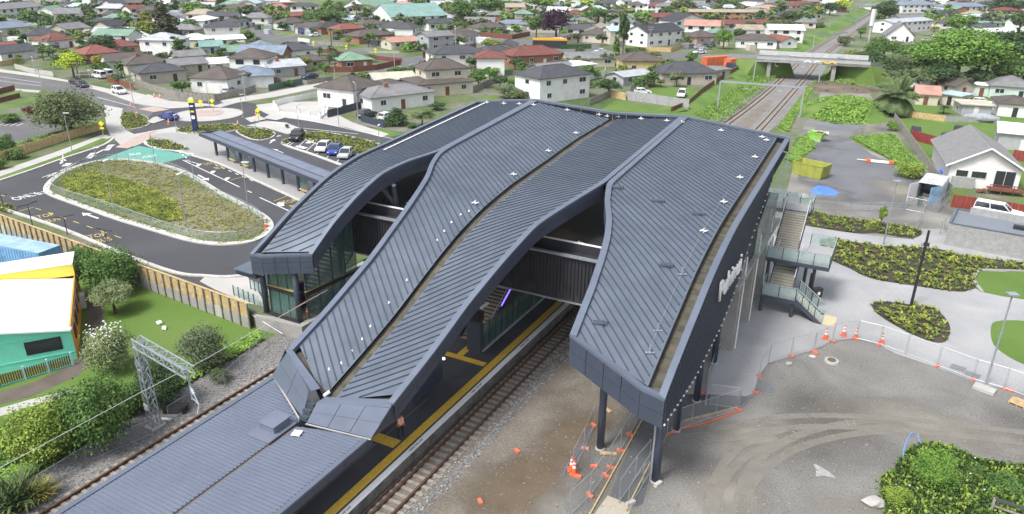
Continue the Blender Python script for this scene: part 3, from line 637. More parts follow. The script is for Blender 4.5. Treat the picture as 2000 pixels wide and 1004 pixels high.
for k, pts in enumerate(([(1440, 985), (1470, 910), (1560, 850), (1700, 822), (1850, 838), (2040, 872)], [(1330, 840), (1420, 835), (1520, 815), (1640, 812), (1800, 822), (2040, 850)], [(1380, 1010), (1400, 930), (1450, 870), (1540, 835)]  )):
    for w_ in (0, 1): mb = MB(); band(mb, spline([G(x+w_*8, y+w_*22, 0)[:2] for x, y in pts], 6), .65, .0, .012+.003*k+.001*w_); struct(mb, 'tyre_track', M_TYRE)
# ------------------------------------------------------------------ tracks
def track(name, pts, label, near, far, sstep=.66):
    P = spline([(x, y) for x, y in pts], 8); t = thing(name, label, 'railway track', (P[0][0], P[0][1], 0), world=True, group='railway tracks')
    for s in (-.56, .56):
        mb = MB(); Q = []
        for i, p in enumerate(P):
            a = np.array(P[min(i+1, len(P)-1)])-np.array(P[max(i-1, 0)]); a /= np.hypot(*a); Q.append((p[0]+a[1]*s, p[1]-a[0]*s))
        for a, b in zip(Q, Q[1:]): mb.bar((*a, .20), (*b, .20), .15, .05); mb.bar((*a, .11), (*b, .11), .06, .2); mb.bar((*a, .02), (*b, .02), .15, .05)
        wb(mb, 'rail', M_RAILR, t)
    L = [0]
    for a, b in zip(P, P[1:]): L.append(L[-1]+math.hypot(b[0]-a[0], b[1]-a[1]))
    X = [p[0] for p in P]; Y = [p[1] for p in P]; s = 0; me = None; rest = MB(); cnt = 0
    while s < L[-1]:
        x, y = np.interp(s, L, X), np.interp(s, L, Y)
        x2, y2 = np.interp(s+.5, L, X), np.interp(s+.5, L, Y); rz = math.atan2(y2-y, x2-x)-PI/2
        if near <= y <= far:
            if me is None: mb = MB(); mb.box((0, 0, 0), (2.3, .26, .2)); o = mb.build('sleeper', M_SLEEP, t); me = o
            else: o = me.copy(); COL.objects.link(o)
            o.location = (x-P[0][0]+random.uniform(-.04, .04), y-P[0][1], -.035+random.uniform(-.012, .008)); o.rotation_euler = (0, 0, rz)
        elif y < 420: rest.box((x, y, -.06), (2.3, .26, .2), rz)
        s += sstep
    if rest.v: wb(rest, 'far_sleepers', M_SLEEP, t, kind='stuff')
    return t
track('railway_track', [(-23.15, 3), (-23.15, 40), (-23.15, 80), (-23.6, 120), (-24.1, 151), (-24.6, 178), (-26, 235), (-27.3, 280), (-26.5, 340), (-23, 500), (-16, 800)], 'rusty railway track on concrete sleepers beside the yellow and white platform edge', 5, 60)
track('railway_track', [(-40.5, 3), (-40.5, 34), (-39.5, 60), (-36.2, 90), (-32.6, 120), (-31, 150), (-30.6, 190), (-31.5, 235), (-32.8, 280), (-32, 340), (-28.5, 500), (-21.5, 800)], 'rusty railway track on the grassy left side of the platform canopy', 5, 45)
mb = MB(); mb.bar((-24.15, 5, .12), (-24.15, 60, .12), .1, .12); top(mb, 'trackside_pipe', M_RAILR, 'thin rust red pipe lying along the foot of the platform wall', 'pipe')
# ------------------------------------------------------------------ platform
pf = thing('island_platform', 'dark asphalt railway platform with yellow tactile strip and white painted edge', 'platform', (-31, 40, 0), world=True)
mb = MB(); mb.box((-31.6, 41.5, .5), (14.5, 77, 1.0)); wb(mb, 'platform_slab', mat('grimy_platform_wall', (.13, .12, .11), .9, var=.35, scale=1.5), pf)
mb = MB(); mb.flat([(-38.8, 3.1), (-24.4, 3.1), (-24.4, 79.9), (-38.8, 79.9)], 1.004); wb(mb, 'platform_surface', M_PLAT, pf)
mb = MB(); mb.box((-24.54, 41.5, .99), (.42, 77, .07)); wb(mb, 'white_edge_strip', mat('edge_white', (.85, .85, .85), .6, var=.05, scale=4), pf)
me = None
for i in range(88):
    if me is None: mb = MB(); mb.box((0, 0, 0), (.60, .592, .03)); o = mb.build('tactile_paver', M_TACT, pf); me = o
    else: o = me.copy(); COL.objects.link(o)
    o.location = (-25.22+31, 10.2+i*.6-40, 1.014)
for i in range(30):
    mb = MB(); mb.bar((-27.0, 10+i*2, 1.006), (-27.0, 11.98+i*2, 1.006), .03, .01); wb(mb, 'surface_joint', M_CONCD, pf) if i < 14 else None
def tactpatch(x0, y0, nx, ny, s=.3, rz=0.):
    for i in range(nx):
        for j in range(ny):
            a, b = (i+.5)*s, (j+.5)*s; ca, sa = math.cos(rz), math.sin(rz); mb = MB(); mb.box((x0+a*ca-b*sa, y0+a*sa+b*ca, 1.014), (s*.97, s*.97, .03), rz); wb(mb, 'tactile_paver', M_TACT, pf)
tactpatch(-28.1, 32.0, 8, 3); tactpatch(-29.6, 44.0, 13, 2); tactpatch(-28.6, 44.6, 2, 9); tactpatch(-28.3, 33.7, 2, 2); tactpatch(-28.3, 34.7, 2, 2)
def text(par, body, size, loc, mt, m3=None, ex=.004, name='lettering'):
    cu = bpy.data.curves.new('t', 'FONT'); cu.body = body; cu.size = size; cu.extrude = ex; cu.align_x = 'CENTER'; cu.align_y = 'CENTER'; cu.resolution_u = 2
    to = bpy.data.objects.new('t', cu); COL.objects.link(to); bpy.context.view_layer.update(); me = bpy.data.meshes.new_from_object(to); bpy.data.objects.remove(to)
    me.materials.clear(); me.materials.append(mt); o = bpy.data.objects.new(name, me); COL.objects.link(o)
    mw = Matrix.Translation(loc) @ (m3.to_4x4() if m3 else Matrix())
    if par is not None:
        r = par
        while r.parent: r = r.parent
        mw = Matrix.Translation(-Vector(WOFF[r.name])) @ mw if r.name in WOFF else mw; o.parent = par
    o.matrix_local = mw; return o
def rotz(a): return Matrix.Rotation(a, 3, 'Z')
for y in (18, 25.5, 33, 41, 49): text(pf, 'MIND THE GAP', .22, (-24.53, y, 1.03), M_BLACK, rotz(PI/2))
# ------------------------------------------------------------------ platform canopy
cn = thing('platform_canopy', 'long low platform canopy with finely ribbed blue grey roof in the bottom left foreground', 'canopy', (-30, 18, 1), world=True)
VXc = -29.75
def cz(x): return 4.22-.10*(1-abs(x-VXc)/5.2)
def yend(x):   # the canopy stops along the V of the hood
    return 28.05+(x-VXc)/(-34.75-VXc)*(30.9-28.05) if x < VXc else 27.75+(x+29.05)/(-24.75+29.05)*1.15
mb = MB(); y0 = 3
for xa, xb in ((-35.0, VXc-.12), (VXc+.12, -24.95)):
    mb.add([(xa, y0, cz(xa)), (xb, y0, cz(xb)), (xb, yend(xb), cz(xb)), (xa, yend(xa), cz(xa))], [(0, 1, 2, 3)])
cr = wb(mb, 'canopy_roof', M_CANOPY, cn)
mb = MB(); mb.flat([(-35, 3), (-25, 3), (-25, 28.5), (-29.5, 27.6), (-35, 30.5)], 3.6); wb(mb, 'canopy_soffit', M_NAVY, cn)
mb = MB(); mb.add([(VXc-.14, 3, 4.06), (VXc+.14, 3, 4.06), (VXc+.14, 27.6, 4.06), (VXc-.14, 27.6, 4.06)], [(0, 1, 2, 3)]); wb(mb, 'canopy_gutter', mat('brown_gutter', (.13, .115, .10), .8, var=.2), cn)
y = 8.2; me = {}
while y < 30.4:
    for side, xa, xb in ((0, -34.75, VXc-.16), (1, VXc+.16, -25.2)):
        # clip to the hood line
        if y > yend(xa)-.08 and y > yend(xb)-.08: continue
        if y < min(yend(xa), yend(xb))-.08:
            if side not in me:
                mb = MB(); mb.bar((xa+30, 0, cz(xa)+.03-1), (xb+30, 0, cz(xb)+.03-1), .075, .075); o = mb.build('roof_rib', M_SEAM if False else mat('canopy_rib_steel', (.125, .15, .20), .45), cr); me[side] = o
            else: o = me[side].copy(); COL.objects.link(o)
            o.location = (0, y-18, 0)
        else:
            xs = [x for x in np.linspace(xa, xb, 40) if y < yend(x)-.05]
            if len(xs) > 2: mb = MB(); mb.bar((xs[0], y, cz(xs[0])+.03), (xs[-1], y, cz(xs[-1])+.03), .075, .075); wb(mb, 'roof_rib', mat('canopy_rib_steel', (.125, .15, .20), .45), cr)
    y += .27
for x, s in ((-35.0, -1), (-24.95, 1)):
    ye = yend(x)+.1
    mb = MB(); mb.box((x, (3+ye)/2, 4.22), (.34, ye-3, .14)); wb(mb, 'eave_coping', M_COPE, cn)
    for i in range(10):
        a = 3+(ye-3)*i/10; b = 3+(ye-3)*(i+1)/10-.02; mb = MB(); mb.box((x+s*.14, (a+b)/2, 3.88), (.06, b-a, .52)); wb(mb, 'fascia_panel', M_NAVY, cn)
mb = MB(); mb.box((-30.75, 26.9, 4.42), (1.2, 1.35, .5), .0); mb.box((-30.75, 26.9, 4.72), (1.35, 1.5, .07)); wb(mb, 'roof_hatch', M_CANOPY, cn)
mb = MB(); mb.box((-30.75, 26.6, 4.2), (1.9, 2.4, .08)); wb(mb, 'hatch_flashing', M_CANOPY, cn)
mb = MB(); g = G(580, 846, 4.25); mb.box((g[0], g[1], 4.26), (.55, .55, .05), .3); mb.tube((g[0], g[1], 4.2), (g[0], g[1], 4.42), .05); wb(mb, 'roof_anchor', M_WHITE, cn)
for y in (7, 13, 19, 25):
    for x in (-27.8, -32.2): mb = MB(); mb.tube((x, y, 1.0), (x, y, 3.62), .13, n=10); wb(mb, 'canopy_post', M_NAVY, cn)
# ------------------------------------------------------------------ things on the platform under the middle roof
ps = thing('platform_screen_wall', 'navy panelled screen wall with two small lamps on brackets beside the waiting person', 'wall', (-27.4, 38.7, 1), world=True)
for i in range(4): mb = MB(); mb.box((-27.45, 37.35+i*.95, 2.15), (.2, .93, 2.3-.1*i)); wb(mb, 'wall_panel', M_NAVY, ps)
for y in (37.2, 40.3): mb = MB(); mb.box((-27.2, y, 3.55), (.08, .08, .7)); wb(mb, 'lamp_bracket', M_BLACK, ps); mb = MB(); mb.tube((-27.0, y, 3.2), (-27.0, y, 3.3), .09, n=8); wb(mb, 'lamp', mat('cool_lamp', (1, 1, 1), .5, emit=(1, 1, 1, 6)), ps)
kk = thing('stair_enclosure', 'glazed stair enclosure on the platform with a small departures screen on its end', 'stair enclosure', (-28.5, 50, 1), world=True)
mb = MB(); mb.box((-27.6, 45.9, 2.5), (1.3, .45, 3.0)); wb(mb, 'end_wall', M_NAVY, kk)
mb = MB(); mb.box((-27.9, 45.9, 4.3), (1.9, .9, .7)); wb(mb, 'sign_housing', M_BLACK, kk)
mb = MB(); mb.box((-28.1, 45.42, 4.3), (1.1, .05, .5)); sc = wb(mb, 'departures_screen', M_BLACK, kk)
for r in range(3): mb = MB(); mb.box((-28.1, 45.38, 4.43-r*.13), (.8-.15*(r == 1), .02, .07)); wb(mb, 'display_line', mat('amber_display', (.9, .8, .1), .5, emit=(.9, .8, .05, 1.5)), sc)
mb = MB(); mb.box((-27.3, 47.0, 4.75), (.25, 1.1, .12), 0); wb(mb, 'white_cover', M_WHITE, kk)
for i in range(12):
    y = 46.2+i*1.05; mb = MB(); mb.box((-27.0, y+.5, 2.2), (.04, .98, 2.3)); wb(mb, 'glass_panel', M_GLASS, kk)
    mb = MB(); mb.box((-27.0, y, 2.25), (.09, .07, 2.5)); wb(mb, 'mullion', M_BLACK, kk)
mb = MB(); mb.box((-26.95, 52.4, 1.07), (.2, 12.8, .12)); wb(mb, 'plinth', M_KERB, kk)
for i in range(30):
    mb = MB(); mb.box((-28.6, 47.2+i*.34, 1.15+i*.19), (2.1, .36, .05)); wb(mb, 'stair_tread', M_CONCD, kk)
    mb = MB(); mb.box((-28.6, 47.05+i*.34, 1.18+i*.19), (2.1, .06, .02)); wb(mb, 'nosing', M_TACT, kk)
for x in (-27.45, -29.8): mb = MB(); mb.bar((x, 47, 1.3), (x, 57.2, 7.0), .12, .55); wb(mb, 'stringer', M_NAVY, kk); mb = MB(); mb.bar((x, 47, 2.2), (x, 57.2, 7.9), .06, .06); wb(mb, 'handrail', M_RAILM, kk)
mb = MB(); mb.bar((-26.8, 49.0, 4.0), (-26.8, 53.6, 6.6), .09, .09); wb(mb, 'violet_light_strip', mat('violet_strip', (.25, .15, .9), .5, emit=(.22, .14, 1, 1.2)), kk)
mb = MB(); mb.box((-26.6, 53.9, 6.7), (.5, .6, .5)); wb(mb, 'cable_reel_box', M_WHITE, kk)
mb = MB(); mb.box((-29.5, 58.5, 6.0), (9, .4, 2.0)); wb(mb, 'landing_wall', M_NAVY, kk)
# ------------------------------------------------------------------ west entrance block (glass box on concrete plinth)
wbk = thing('west_entrance', 'glazed entrance block on a concrete plinth under the leftmost sweeping roof', 'entrance building', (-45.4, 44, 0), world=True)
fr = [(-47.3, 42.3), (-43.5, 42.4)]
mb = MB(); mb.prism([(-48.6, 41.6), (-47.6, 41.2), (-42.6, 41.6), (-42.6, 56), (-47.6, 56), (-48.6, 46)], -.2, 1.32); wb(mb, 'plinth', M_CONCD, wbk)
for x, y, z1 in ((-47.3, 42.2, 6.3), (-43.45, 42.3, 6.8), (-47.2, 47.5, 8.9), (-43.3, 48.0, 10.2)): mb = MB(); mb.tube((x, y, 1.3), (x, y, z1), .26, n=12); wb(mb, 'column', M_NAVY, wbk, smooth=True)
def gl(p, q, z0, z1, n, m=M_GLASS):
    p, q = np.array(p), np.array(q); d = (q-p)/n; rz = math.atan2(d[1], d[0]); ln = np.hypot(*d)
    for i in range(n):
        c = p+d*(i+.5); mb = MB(); mb.box((c[0], c[1], (z0+z1)/2), (ln*.95, .03, z1-z0), rz); wb(mb, 'glass_panel', m, wbk)
        c = p+d*i; mb = MB(); mb.box((c[0], c[1], (z0+z1)/2), (.08, .10, z1-z0), rz); wb(mb, 'mullion', M_NAVY, wbk)
gl((-46.9, 42.5), (-43.7, 42.6), 1.45, 3.7, 3); gl((-46.9, 42.5), (-43.7, 42.6), 4.05, 6.3, 3)
gl((-43.0, 43.0), (-42.2, 52.0), 1.45, 3.7, 6); gl((-43.0, 43.0), (-42.2, 49), 4.05, 7.4, 4); gl((-42.6, 46), (-42.2, 49), 7.4, 9.6, 2)
gl((-47.3, 42.8), (-47.3, 52), 1.45, 6.3, 6)
for a, b in (((-47.0, 42.45), (-43.3, 42.5)), ((-43.0, 42.8), (-42.2, 52.5))):
    mb = MB(); mb.bar((*a, 3.86), (*b, 3.86), .22, .36); wb(mb, 'floor_edge', M_BLACK, wbk); mb = MB(); mb.bar((*a, 4.09), (*b, 4.09), .26, .06); wb(mb, 'yellow_nosing', mat('ochre_nosing', (.45, .34, .12), .7), wbk)
mb = MB(); mb.bar((-47.5, 42.15, 1.36), (-43.2, 42.2, 1.36), .5, .16); wb(mb, 'sill', M_BLACK, wbk)
mb = MB(); mb.box((-45.8, 44.5, 2.6), (1.3, .9, 2.4)); wb(mb, 'lift_core', M_NAVY, wbk)
mb = MB(); mb.box((-45, 47.5, 1.36), (5.0, 10, .05)); wb(mb, 'entrance_floor', M_CONCD, wbk)
for i in range(22): mb = MB(); mb.box((-44.9, 45+i*.36, 1.6+i*.26), (3.2, .36, .06)); wb(mb, 'stair_tread', M_CONCD, wbk)
mb = MB(); mb.bar((-43.2, 45, 2.0), (-43.2, 53, 7.8), .06, .3); wb(mb, 'balustrade_rail', M_RAILM, wbk)
mb = MB(); mb.bar((-48.3, 41.35, 1.2), (-44.5, 41.1, .4), .05, .05); wb(mb, 'white_rail', M_WHITE, wbk)
mb = MB(); mb.prism([(-49.2, 41.0), (-46.8, 41.0), (-46.8, 43.5), (-49.2, 45)], 5.2, 5.7); wb(mb, 'side_canopy', M_NAVY, wbk)
mb = MB(); mb.box((-48.0, 42.3, 5.78), (2.3, 3.2, .1)); wb(mb, 'side_canopy_roof', M_ROOF, wbk)
gx = thing('ramp_balustrade', 'glass panel balustrade around the ramp left of the glazed entrance', 'balustrade', (-50, 42.5, BZ), world=True)
for a, b in (((-52.5, 43.2), (-48.6, 42.6)), ((-52.2, 45), (-48.8, 44.4))):
    n = 5
    for i in range(n):
        x = a[0]+(b[0]-a[0])*i/n; y = a[1]+(b[1]-a[1])*i/n; mb = MB(); mb.box((x, y, BZ+.55), (.07, .07, 1.1)); wb(mb, 'post', M_BLACK, gx)
        mb = MB(); mb.box((x+.4, y-.06, BZ+.6), (.68, .03, .9), -.15); wb(mb, 'glass_panel', M_GLASSL, gx)
# retaining wall with timber boards on concrete, panel by panel
rw = thing('retaining_fence', 'long retaining wall of grey concrete panels topped with yellow pine boards below the bus lane', 'retaining wall', (-70, 43, 0), world=True)
WA, WB_ = np.array([-97.5, 44.55]), np.array([-48.3, 41.0]); n = 40; d = (WB_-WA)/n; rz = math.atan2(d[1], d[0]); ln = np.hypot(*d)
for i in range(n+1):
    c = WA+d*i; mb = MB(); mb.box((c[0], c[1]-.1, 1.25), (.14, .16, 2.5), rz); wb(mb, 'post', M_TIMBERG, rw)
    if i == n: break
    c = WA+d*(i+.5); hc = random.uniform(.95, 1.15); mb = MB(); mb.box((c[0], c[1], hc/2), (ln*.93, .10, hc), rz); wb(mb, 'concrete_panel', M_CONCD if random.random() < .6 else M_CONCL, rw)
    for k in range(3):
        mb = MB(); z0 = hc+.02+k*(2.45-hc)/3; mb.box((c[0], c[1]+random.uniform(-.015, .015), z0+(2.45-hc)/6), (ln*.96, .05, (2.45-hc)/3-.02), rz); wb(mb, 'board', M_TIMBER, rw)
mb = MB(); mb.bar((WA[0], WA[1], 2.5), (WB_[0], WB_[1], 2.5), .2, .06); wb(mb, 'capping_board', M_TIMBER, rw)
# ------------------------------------------------------------------ roads, kerbs, islands and markings
def sheet(name, pts, m, dz, z=None, smooth=0):
    z = BZ if z is None else z; P = GP(pts, z)
    if smooth: P = spline(P, smooth, True)
    mb = MB(); mb.flat(P, z+dz); return struct(mb, name, m)
def kerb(pts, z=None, smooth=5, closed=True, w=.45, h=.14):
    z = BZ if z is None else z; P = GP(pts, z); P = spline(P, smooth, closed) if smooth else P
    mb = MB(); (ring if closed else band)(mb, P, w, z, z+h); return struct(mb, 'kerb', M_KERB)
sheet('bus_interchange_asphalt', [(-60, 388), (0, 406), (60, 425), (150, 458), (250, 502), (350, 542), (420, 568), (480, 592), (560, 560), (640, 470), (720, 350), (800, 262), (700, 243), (620, 229), (560, 214), (520, 208), (470, 197), (420, 196), (340, 203), (300, 218), (280, 240), (230, 275), (200, 285), (120, 310), (60, 330), (0, 352), (-60, 372)], M_ASPH, .008)
sheet('road', [(-80, 128), (0, 143), (60, 150), (130, 162), (175, 172), (210, 183), (262, 203), (300, 212), (350, 203), (330, 240), (290, 236), (255, 222), (200, 205), (165, 190), (87, 174), (0, 171), (-80, 158)], M_ASPH2, .006)
sheet('road', [(430, 206), (470, 198), (540, 188), (620, 172), (690, 158), (740, 146), (790, 134), (840, 122), (900, 108), (960, 97), (1020, 87), (1060, 80), (1050, 74), (1000, 80), (940, 89), (860, 104), (800, 112), (740, 106), (690, 95), (630, 82), (575, 74), (535, 68), (510, 62), (500, 70), (525, 82), (580, 88), (650, 100), (720, 116), (770, 124), (740, 134), (680, 148), (610, 162), (540, 178), (470, 190), (430, 196)], M_ASPH2, .010)
sheet('road', [(1040, 84), (1092, 96), (1180, 99), (1260, 101), (1320, 104), (1385, 106), (1385, 115), (1300, 115), (1200, 112), (1120, 106), (1050, 98), (1000, 92)], M_ASPH2, .014)
for pts in ([(500, 70), (480, 50), (455, 30), (430, 10), (440, 8), (470, 30), (498, 50), (512, 62)], [(1150, 98), (1130, 72), (1120, 50), (1160, 40), (1175, 46), (1140, 56), (1155, 76), (1180, 98)],
            [(1040, 84), (1055, 72), (1080, 60), (1100, 56), (1100, 62), (1075, 74), (1060, 84)], [(395, 28), (400, 40), (412, 52), (404, 54), (392, 42), (386, 28)], [(1330, 96), (1360, 80), (1378, 82), (1372, 100)]):
    sheet('side_road', pts, M_ASPH2, .012)
sheet('forecourt', [(-10, 233), (60, 228), (90, 232), (118, 250), (100, 268), (40, 282), (-60, 290), (-60, 240)], M_ASPH2, .008)
for x in (-4, 8, 20, 32): mb = MB(); a, b = G(x, 246, BZ), G(x+13, 241, BZ); mb.bar((a[0], a[1], BZ+.014), (b[0], b[1], BZ+.014), .15, .01); struct(mb, 'painted_line', M_LINE)
# footpaths
fp = [[(-60, 358), (0, 334), (100, 300), (200, 263), (222, 267), (120, 303), (0, 345), (-60, 370)],
      [(203, 205), (240, 212), (236, 225), (238, 250), (262, 262), (345, 247), (352, 258), (295, 272), (262, 286), (235, 283), (215, 264), (208, 250)],
      [(-60, 120), (0, 135), (60, 143), (140, 158), (215, 174), (255, 178), (330, 197), (420, 204), (395, 208), (330, 212), (262, 202), (210, 182), (130, 160), (60, 149), (0, 141), (-60, 126)],
      [(-60, 158), (0, 171), (80, 177), (75, 181), (0, 176), (-60, 165)],
      [(430, 196), (520, 182), (600, 166), (640, 158), (620, 172), (540, 189), (480, 198), (440, 204)],
      [(500, 205), (540, 200), (622, 198), (640, 214), (690, 240), (760, 262), (745, 268), (680, 250), (600, 236), (540, 228), (520, 222), (505, 214)],
      [(288, 184), (330, 197), (420, 206), (470, 192), (560, 178), (545, 185), (480, 196), (430, 210), (380, 205), (330, 207), (280, 200)],
      [(480, 246), (520, 236), (560, 240), (600, 256), (560, 262), (520, 250)],
      [(400, 541), (440, 543), (482, 540), (500, 560), (520, 600), (480, 592), (420, 566), (390, 550)]]
for i, p in enumerate(fp): sheet('footpath', p, M_CONCL, .017+.0013*i)
sheet('brick_crossing', [(225, 288), (262, 268), (300, 256), (310, 262), (280, 276), (250, 290)], mat('pink_brick_paving', (.40, .31, .27), .85, var=.12, scale=3), .024)
sheet('brick_crossing', [(270, 213), (300, 208), (332, 214), (300, 219)], mat('pink_brick_paving', (.4, .31, .27)), .024)
sheet('bus_platform_paving', [(312, 262), (350, 259), (400, 257), (430, 270), (520, 310), (600, 343), (680, 385), (720, 420), (660, 430), (587, 392), (500, 352), (430, 320), (375, 303), (345, 295), (368, 290), (330, 274), (290, 268)], mat3('grey_pavers', [(.3, (.27, .27, .265)), (.7, (.35, .345, .335))], .3, 8), .11)
kerb([(375, 304), (430, 321), (500, 353), (587, 393), (650, 425)], closed=False, h=.12)
kerb([(375, 304), (352, 297), (310, 290), (285, 282), (287, 274), (300, 271)], closed=False, h=.12)
kerb([(-60, 373), (0, 353), (60, 333), (130, 308), (200, 285), (222, 270)], closed=False, smooth=4)
kerb([(0, 407), (120, 447), (240, 497), (340, 533), (400, 540), (440, 542), (478, 539)], closed=False, smooth=4, h=.16)
sheet('verge', [(-60, 368), (0, 346), (110, 307), (200, 270), (214, 272), (120, 308), (0, 351), (-60, 373)], M_GRASS2, .02)
sheet('green_bus_lane', [(271, 285), (375, 304), (310, 321), (240, 311), (195, 312)], M_GREENP, .016)
# roundabout
def disc(px, py, r, m, dz, name, h=0):
    g = G(px, py, BZ); P = [(g[0]+r*math.cos(t), g[1]+r*math.sin(t)) for t in np.linspace(0, 2*PI, 49)[:-1]]; mb = MB(); mb.prism(P, BZ, BZ+dz); return struct(mb, name, m)
rr = abs(G(473, 224, BZ)[0]-G(405, 224, BZ)[0]); rd = np.hypot(*(G(473, 224, BZ)-G(405, 224, BZ))[:2]); g0 = G(407, 224, BZ)
disc(407, 224, rd*.97, M_CONCL, .10, 'roundabout_apron'); disc(403, 222, rd*.46, mat('pink_brick_paving', (.4, .31, .27)), .16, 'roundabout_centre')
# pale kerb build-outs near the roundabout
for p in ([(530, 222), (560, 230), (540, 236), (515, 232)], [(478, 232), (505, 226), (520, 234), (490, 240)], [(285, 240), (300, 230), (320, 226), (330, 232), (300, 242)]): sheet('traffic_island', p, M_CONCL, .12)
# swale island
SW = [(92, 366), (100, 380), (150, 399), (225, 426), (300, 449), (365, 468), (410, 476), (450, 477), (490, 472), (518, 458), (528, 441), (515, 424), (480, 404), (430, 378), (370, 342), (312, 322), (250, 313), (195, 315), (150, 327), (112, 345)]
SWP = spline(GP(SW, BZ), 5, True); mb = MB(); mb.flat(SWP, BZ+.05); struct(mb, 'swale_soil', M_SOIL)
mb = MB(); ring(mb, SWP, .8, BZ, BZ+.15); struct(mb, 'kerb', M_KERB)
sheet('swale_green', [(130, 348), (170, 335), (230, 350), (300, 372), (340, 400), (360, 425), (330, 428), (260, 412), (190, 390), (140, 366)], M_GRASS2, .056, smooth=4)
# planting beds
BEDS = {'left': ([(237, 224), (262, 222), (284, 228), (291, 240), (284, 247), (262, 252), (241, 250)], BZ),
        'm1': ([(286, 281), (293, 272), (320, 274), (345, 281), (370, 294), (330, 294), (300, 289)], BZ),
        'm2': ([(346, 254), (375, 248), (430, 243), (462, 244), (478, 250), (450, 257), (400, 261), (360, 262)], BZ),
        'm3': ([(462, 257), (480, 251), (515, 252), (537, 262), (520, 273), (490, 272)], BZ),
        'm4': ([(588, 262), (635, 259), (710, 273), (742, 284), (745, 300), (700, 303), (667, 291), (625, 283), (597, 273)], BZ),
        'm5': ([(551, 279), (563, 271), (570, 276), (560, 283)], BZ), 'm6': ([(-5, 400), (28, 404), (24, 418), (0, 412)], BZ),
        'pA': ([(1575, 413), (1640, 423), (1787, 447), (1785, 465), (1715, 456), (1675, 456), (1612, 447), (1567, 437)], 0),
        'pB': ([(1612, 467), (1725, 480), (1825, 485), (1885, 500), (2030, 518), (2030, 530), (1930, 527), (1908, 540), (1908, 560), (1893, 567), (1870, 570), (1790, 559), (1705, 545), (1660, 525), (1620, 506), (1604, 485)], 0),
        'pC': ([(1712, 589), (1770, 594), (1822, 602), (1845, 620), (1856, 642), (1846, 668), (1810, 665), (1750, 637), (1707, 607)], 0)}
for k, (p, z) in BEDS.items(): sheet('planting_bed', p, M_MULCH, .03, z, smooth=4)
for k in ('left', 'm1', 'm2', 'm3', 'm4', 'm5'): kerb(BEDS[k][0], smooth=4, w=.3)
sheet('plaza_lawn', [(1912, 531), (1960, 531), (2030, 533), (2040, 585), (1920, 571), (1903, 550)], M_GRASS, .02, 0, smooth=3)
P = spline(GP([(1912, 529), (1960, 529), (2030, 531)], 0), 4)
mb = MB(); band(mb, spline(GP([(2030, 531), (1960, 529), (1914, 529), (1902, 546), (1918, 571)], 0), 5), .35, 0, .12); struct(mb, 'kerb', M_CONCD)
sheet('plaza_lawn', [(1945, 628), (2000, 627), (2060, 640), (2080, 740), (2000, 712), (1962, 692), (1940, 672), (1935, 645)], M_GRASS, .02, 0, smooth=4)
# expansion joints cut in the plaza
for a, b in (((1500, 560), (1960, 625)), ((1480, 600), (1905, 690)), ((1640, 520), (1510, 700)), ((1755, 560), (1720, 590)), ((1530, 480), (1640, 500)), ((1990, 590), (1940, 625)), ((1420, 650), (1480, 735))):
    p, q = G(*a, 0), G(*b, 0); mb = MB(); mb.bar((p[0], p[1], .013), (q[0], q[1], .013), .035, .008); struct(mb, 'paving_joint', M_CONCD)
# lines and arrows
def line(a, b, w=.15, m=None, dash=None, z=None, dz=.03):
    z = BZ if z is None else z; p, q = G(*a, z), G(*b, z); d = q-p; L = np.hypot(*d[:2]); d = d/L
    if not dash: dash = (L, 0)
    s = 0; mb = MB()
    while s < L:
        e = min(L, s+dash[0]); u, v = p+d*s, p+d*e; mb.bar((u[0], u[1], z+dz), (v[0], v[1], z+dz), w, .006); s += dash[0]+dash[1]
        if dash[1] == 0: break
    struct(mb, 'painted_line', m or M_LINE)
for a, b, dsh in (((92, 347), (217, 285), None), ((82, 347), (160, 320), None), ((118, 343), (95, 336+7), None), ((135, 325), (225, 283), None), ((357, 313), (460, 362), None), ((507, 386), (566, 413), None),
                  ((460, 362), (505, 383), (1.2, 2.4)), ((362, 313), (393, 322), None), ((420, 322), (500, 356), (1, 1.2)), ((350, 297), (368, 312), (1, .9)),
                  ((540, 245), (700, 262), None), ((500, 238), (560, 240), None), ((560, 225), (770, 272), None), ((190, 190), (265, 210), None), ((460, 194), (640, 162), (3, 3)), ((640, 160), (830, 120), (3, 3)),
                  ((0, 150), (80, 162), None), ((0, 158), (80, 168), None), ((830, 122), (1000, 88), (3, 4))): line(a, b, .16, dash=dsh)
for a, b, dsh in (((37, 413), (66, 405), None), ((70, 407), (245, 468), (1.3, 1.6)), ((500, 345), (590, 388), (1, 1)), ((532, 335), (505, 343), None), ((535, 393), (562, 383), None), ((450, 352), (478, 345), None), ((0, 381), (30, 387), (1, 1))): line(a, b, .12, M_YLINE, dash=dsh)
for x, y in ((389, 322), (416, 336), (444, 349)): line((x-4, y+3), (x+2, y-2), .6); 
for a, b in (((207, 294), (218, 283)), ((172, 310), (183, 299)), ((126, 325), (135, 319)), ((548, 403), (548, 396)), ((600, 280), (612, 274)), ((597, 290), (580, 285))): line(a, b, .9)
def arrow(tail, tip, w=.28, z=None):
    z = BZ if z is None else z; p, q = G(*tail, z), G(*tip, z); d = (q-p)[:2]; L = np.hypot(*d); d /= L; n_ = np.array([-d[1], d[0]]); p, q = p[:2], q[:2]; h = q-d*min(1.3, L*.4)
    mb = MB(); mb.flat([tuple(p-n_*w/2), tuple(h-n_*w/2), tuple(h-n_*w*1.9), tuple(q), tuple(h+n_*w*1.9), tuple(h+n_*w/2), tuple(p+n_*w/2)], z+.033); struct(mb, 'painted_arrow', M_LINE)
arrow((192, 427), (160, 416)); arrow((387, 342), (408, 353)); arrow((553, 299), (531, 291)); arrow((527, 280), (536, 272)); arrow((118, 320), (126, 311)); arrow((555, 243), (530, 238)); arrow((540, 267), (548, 265))
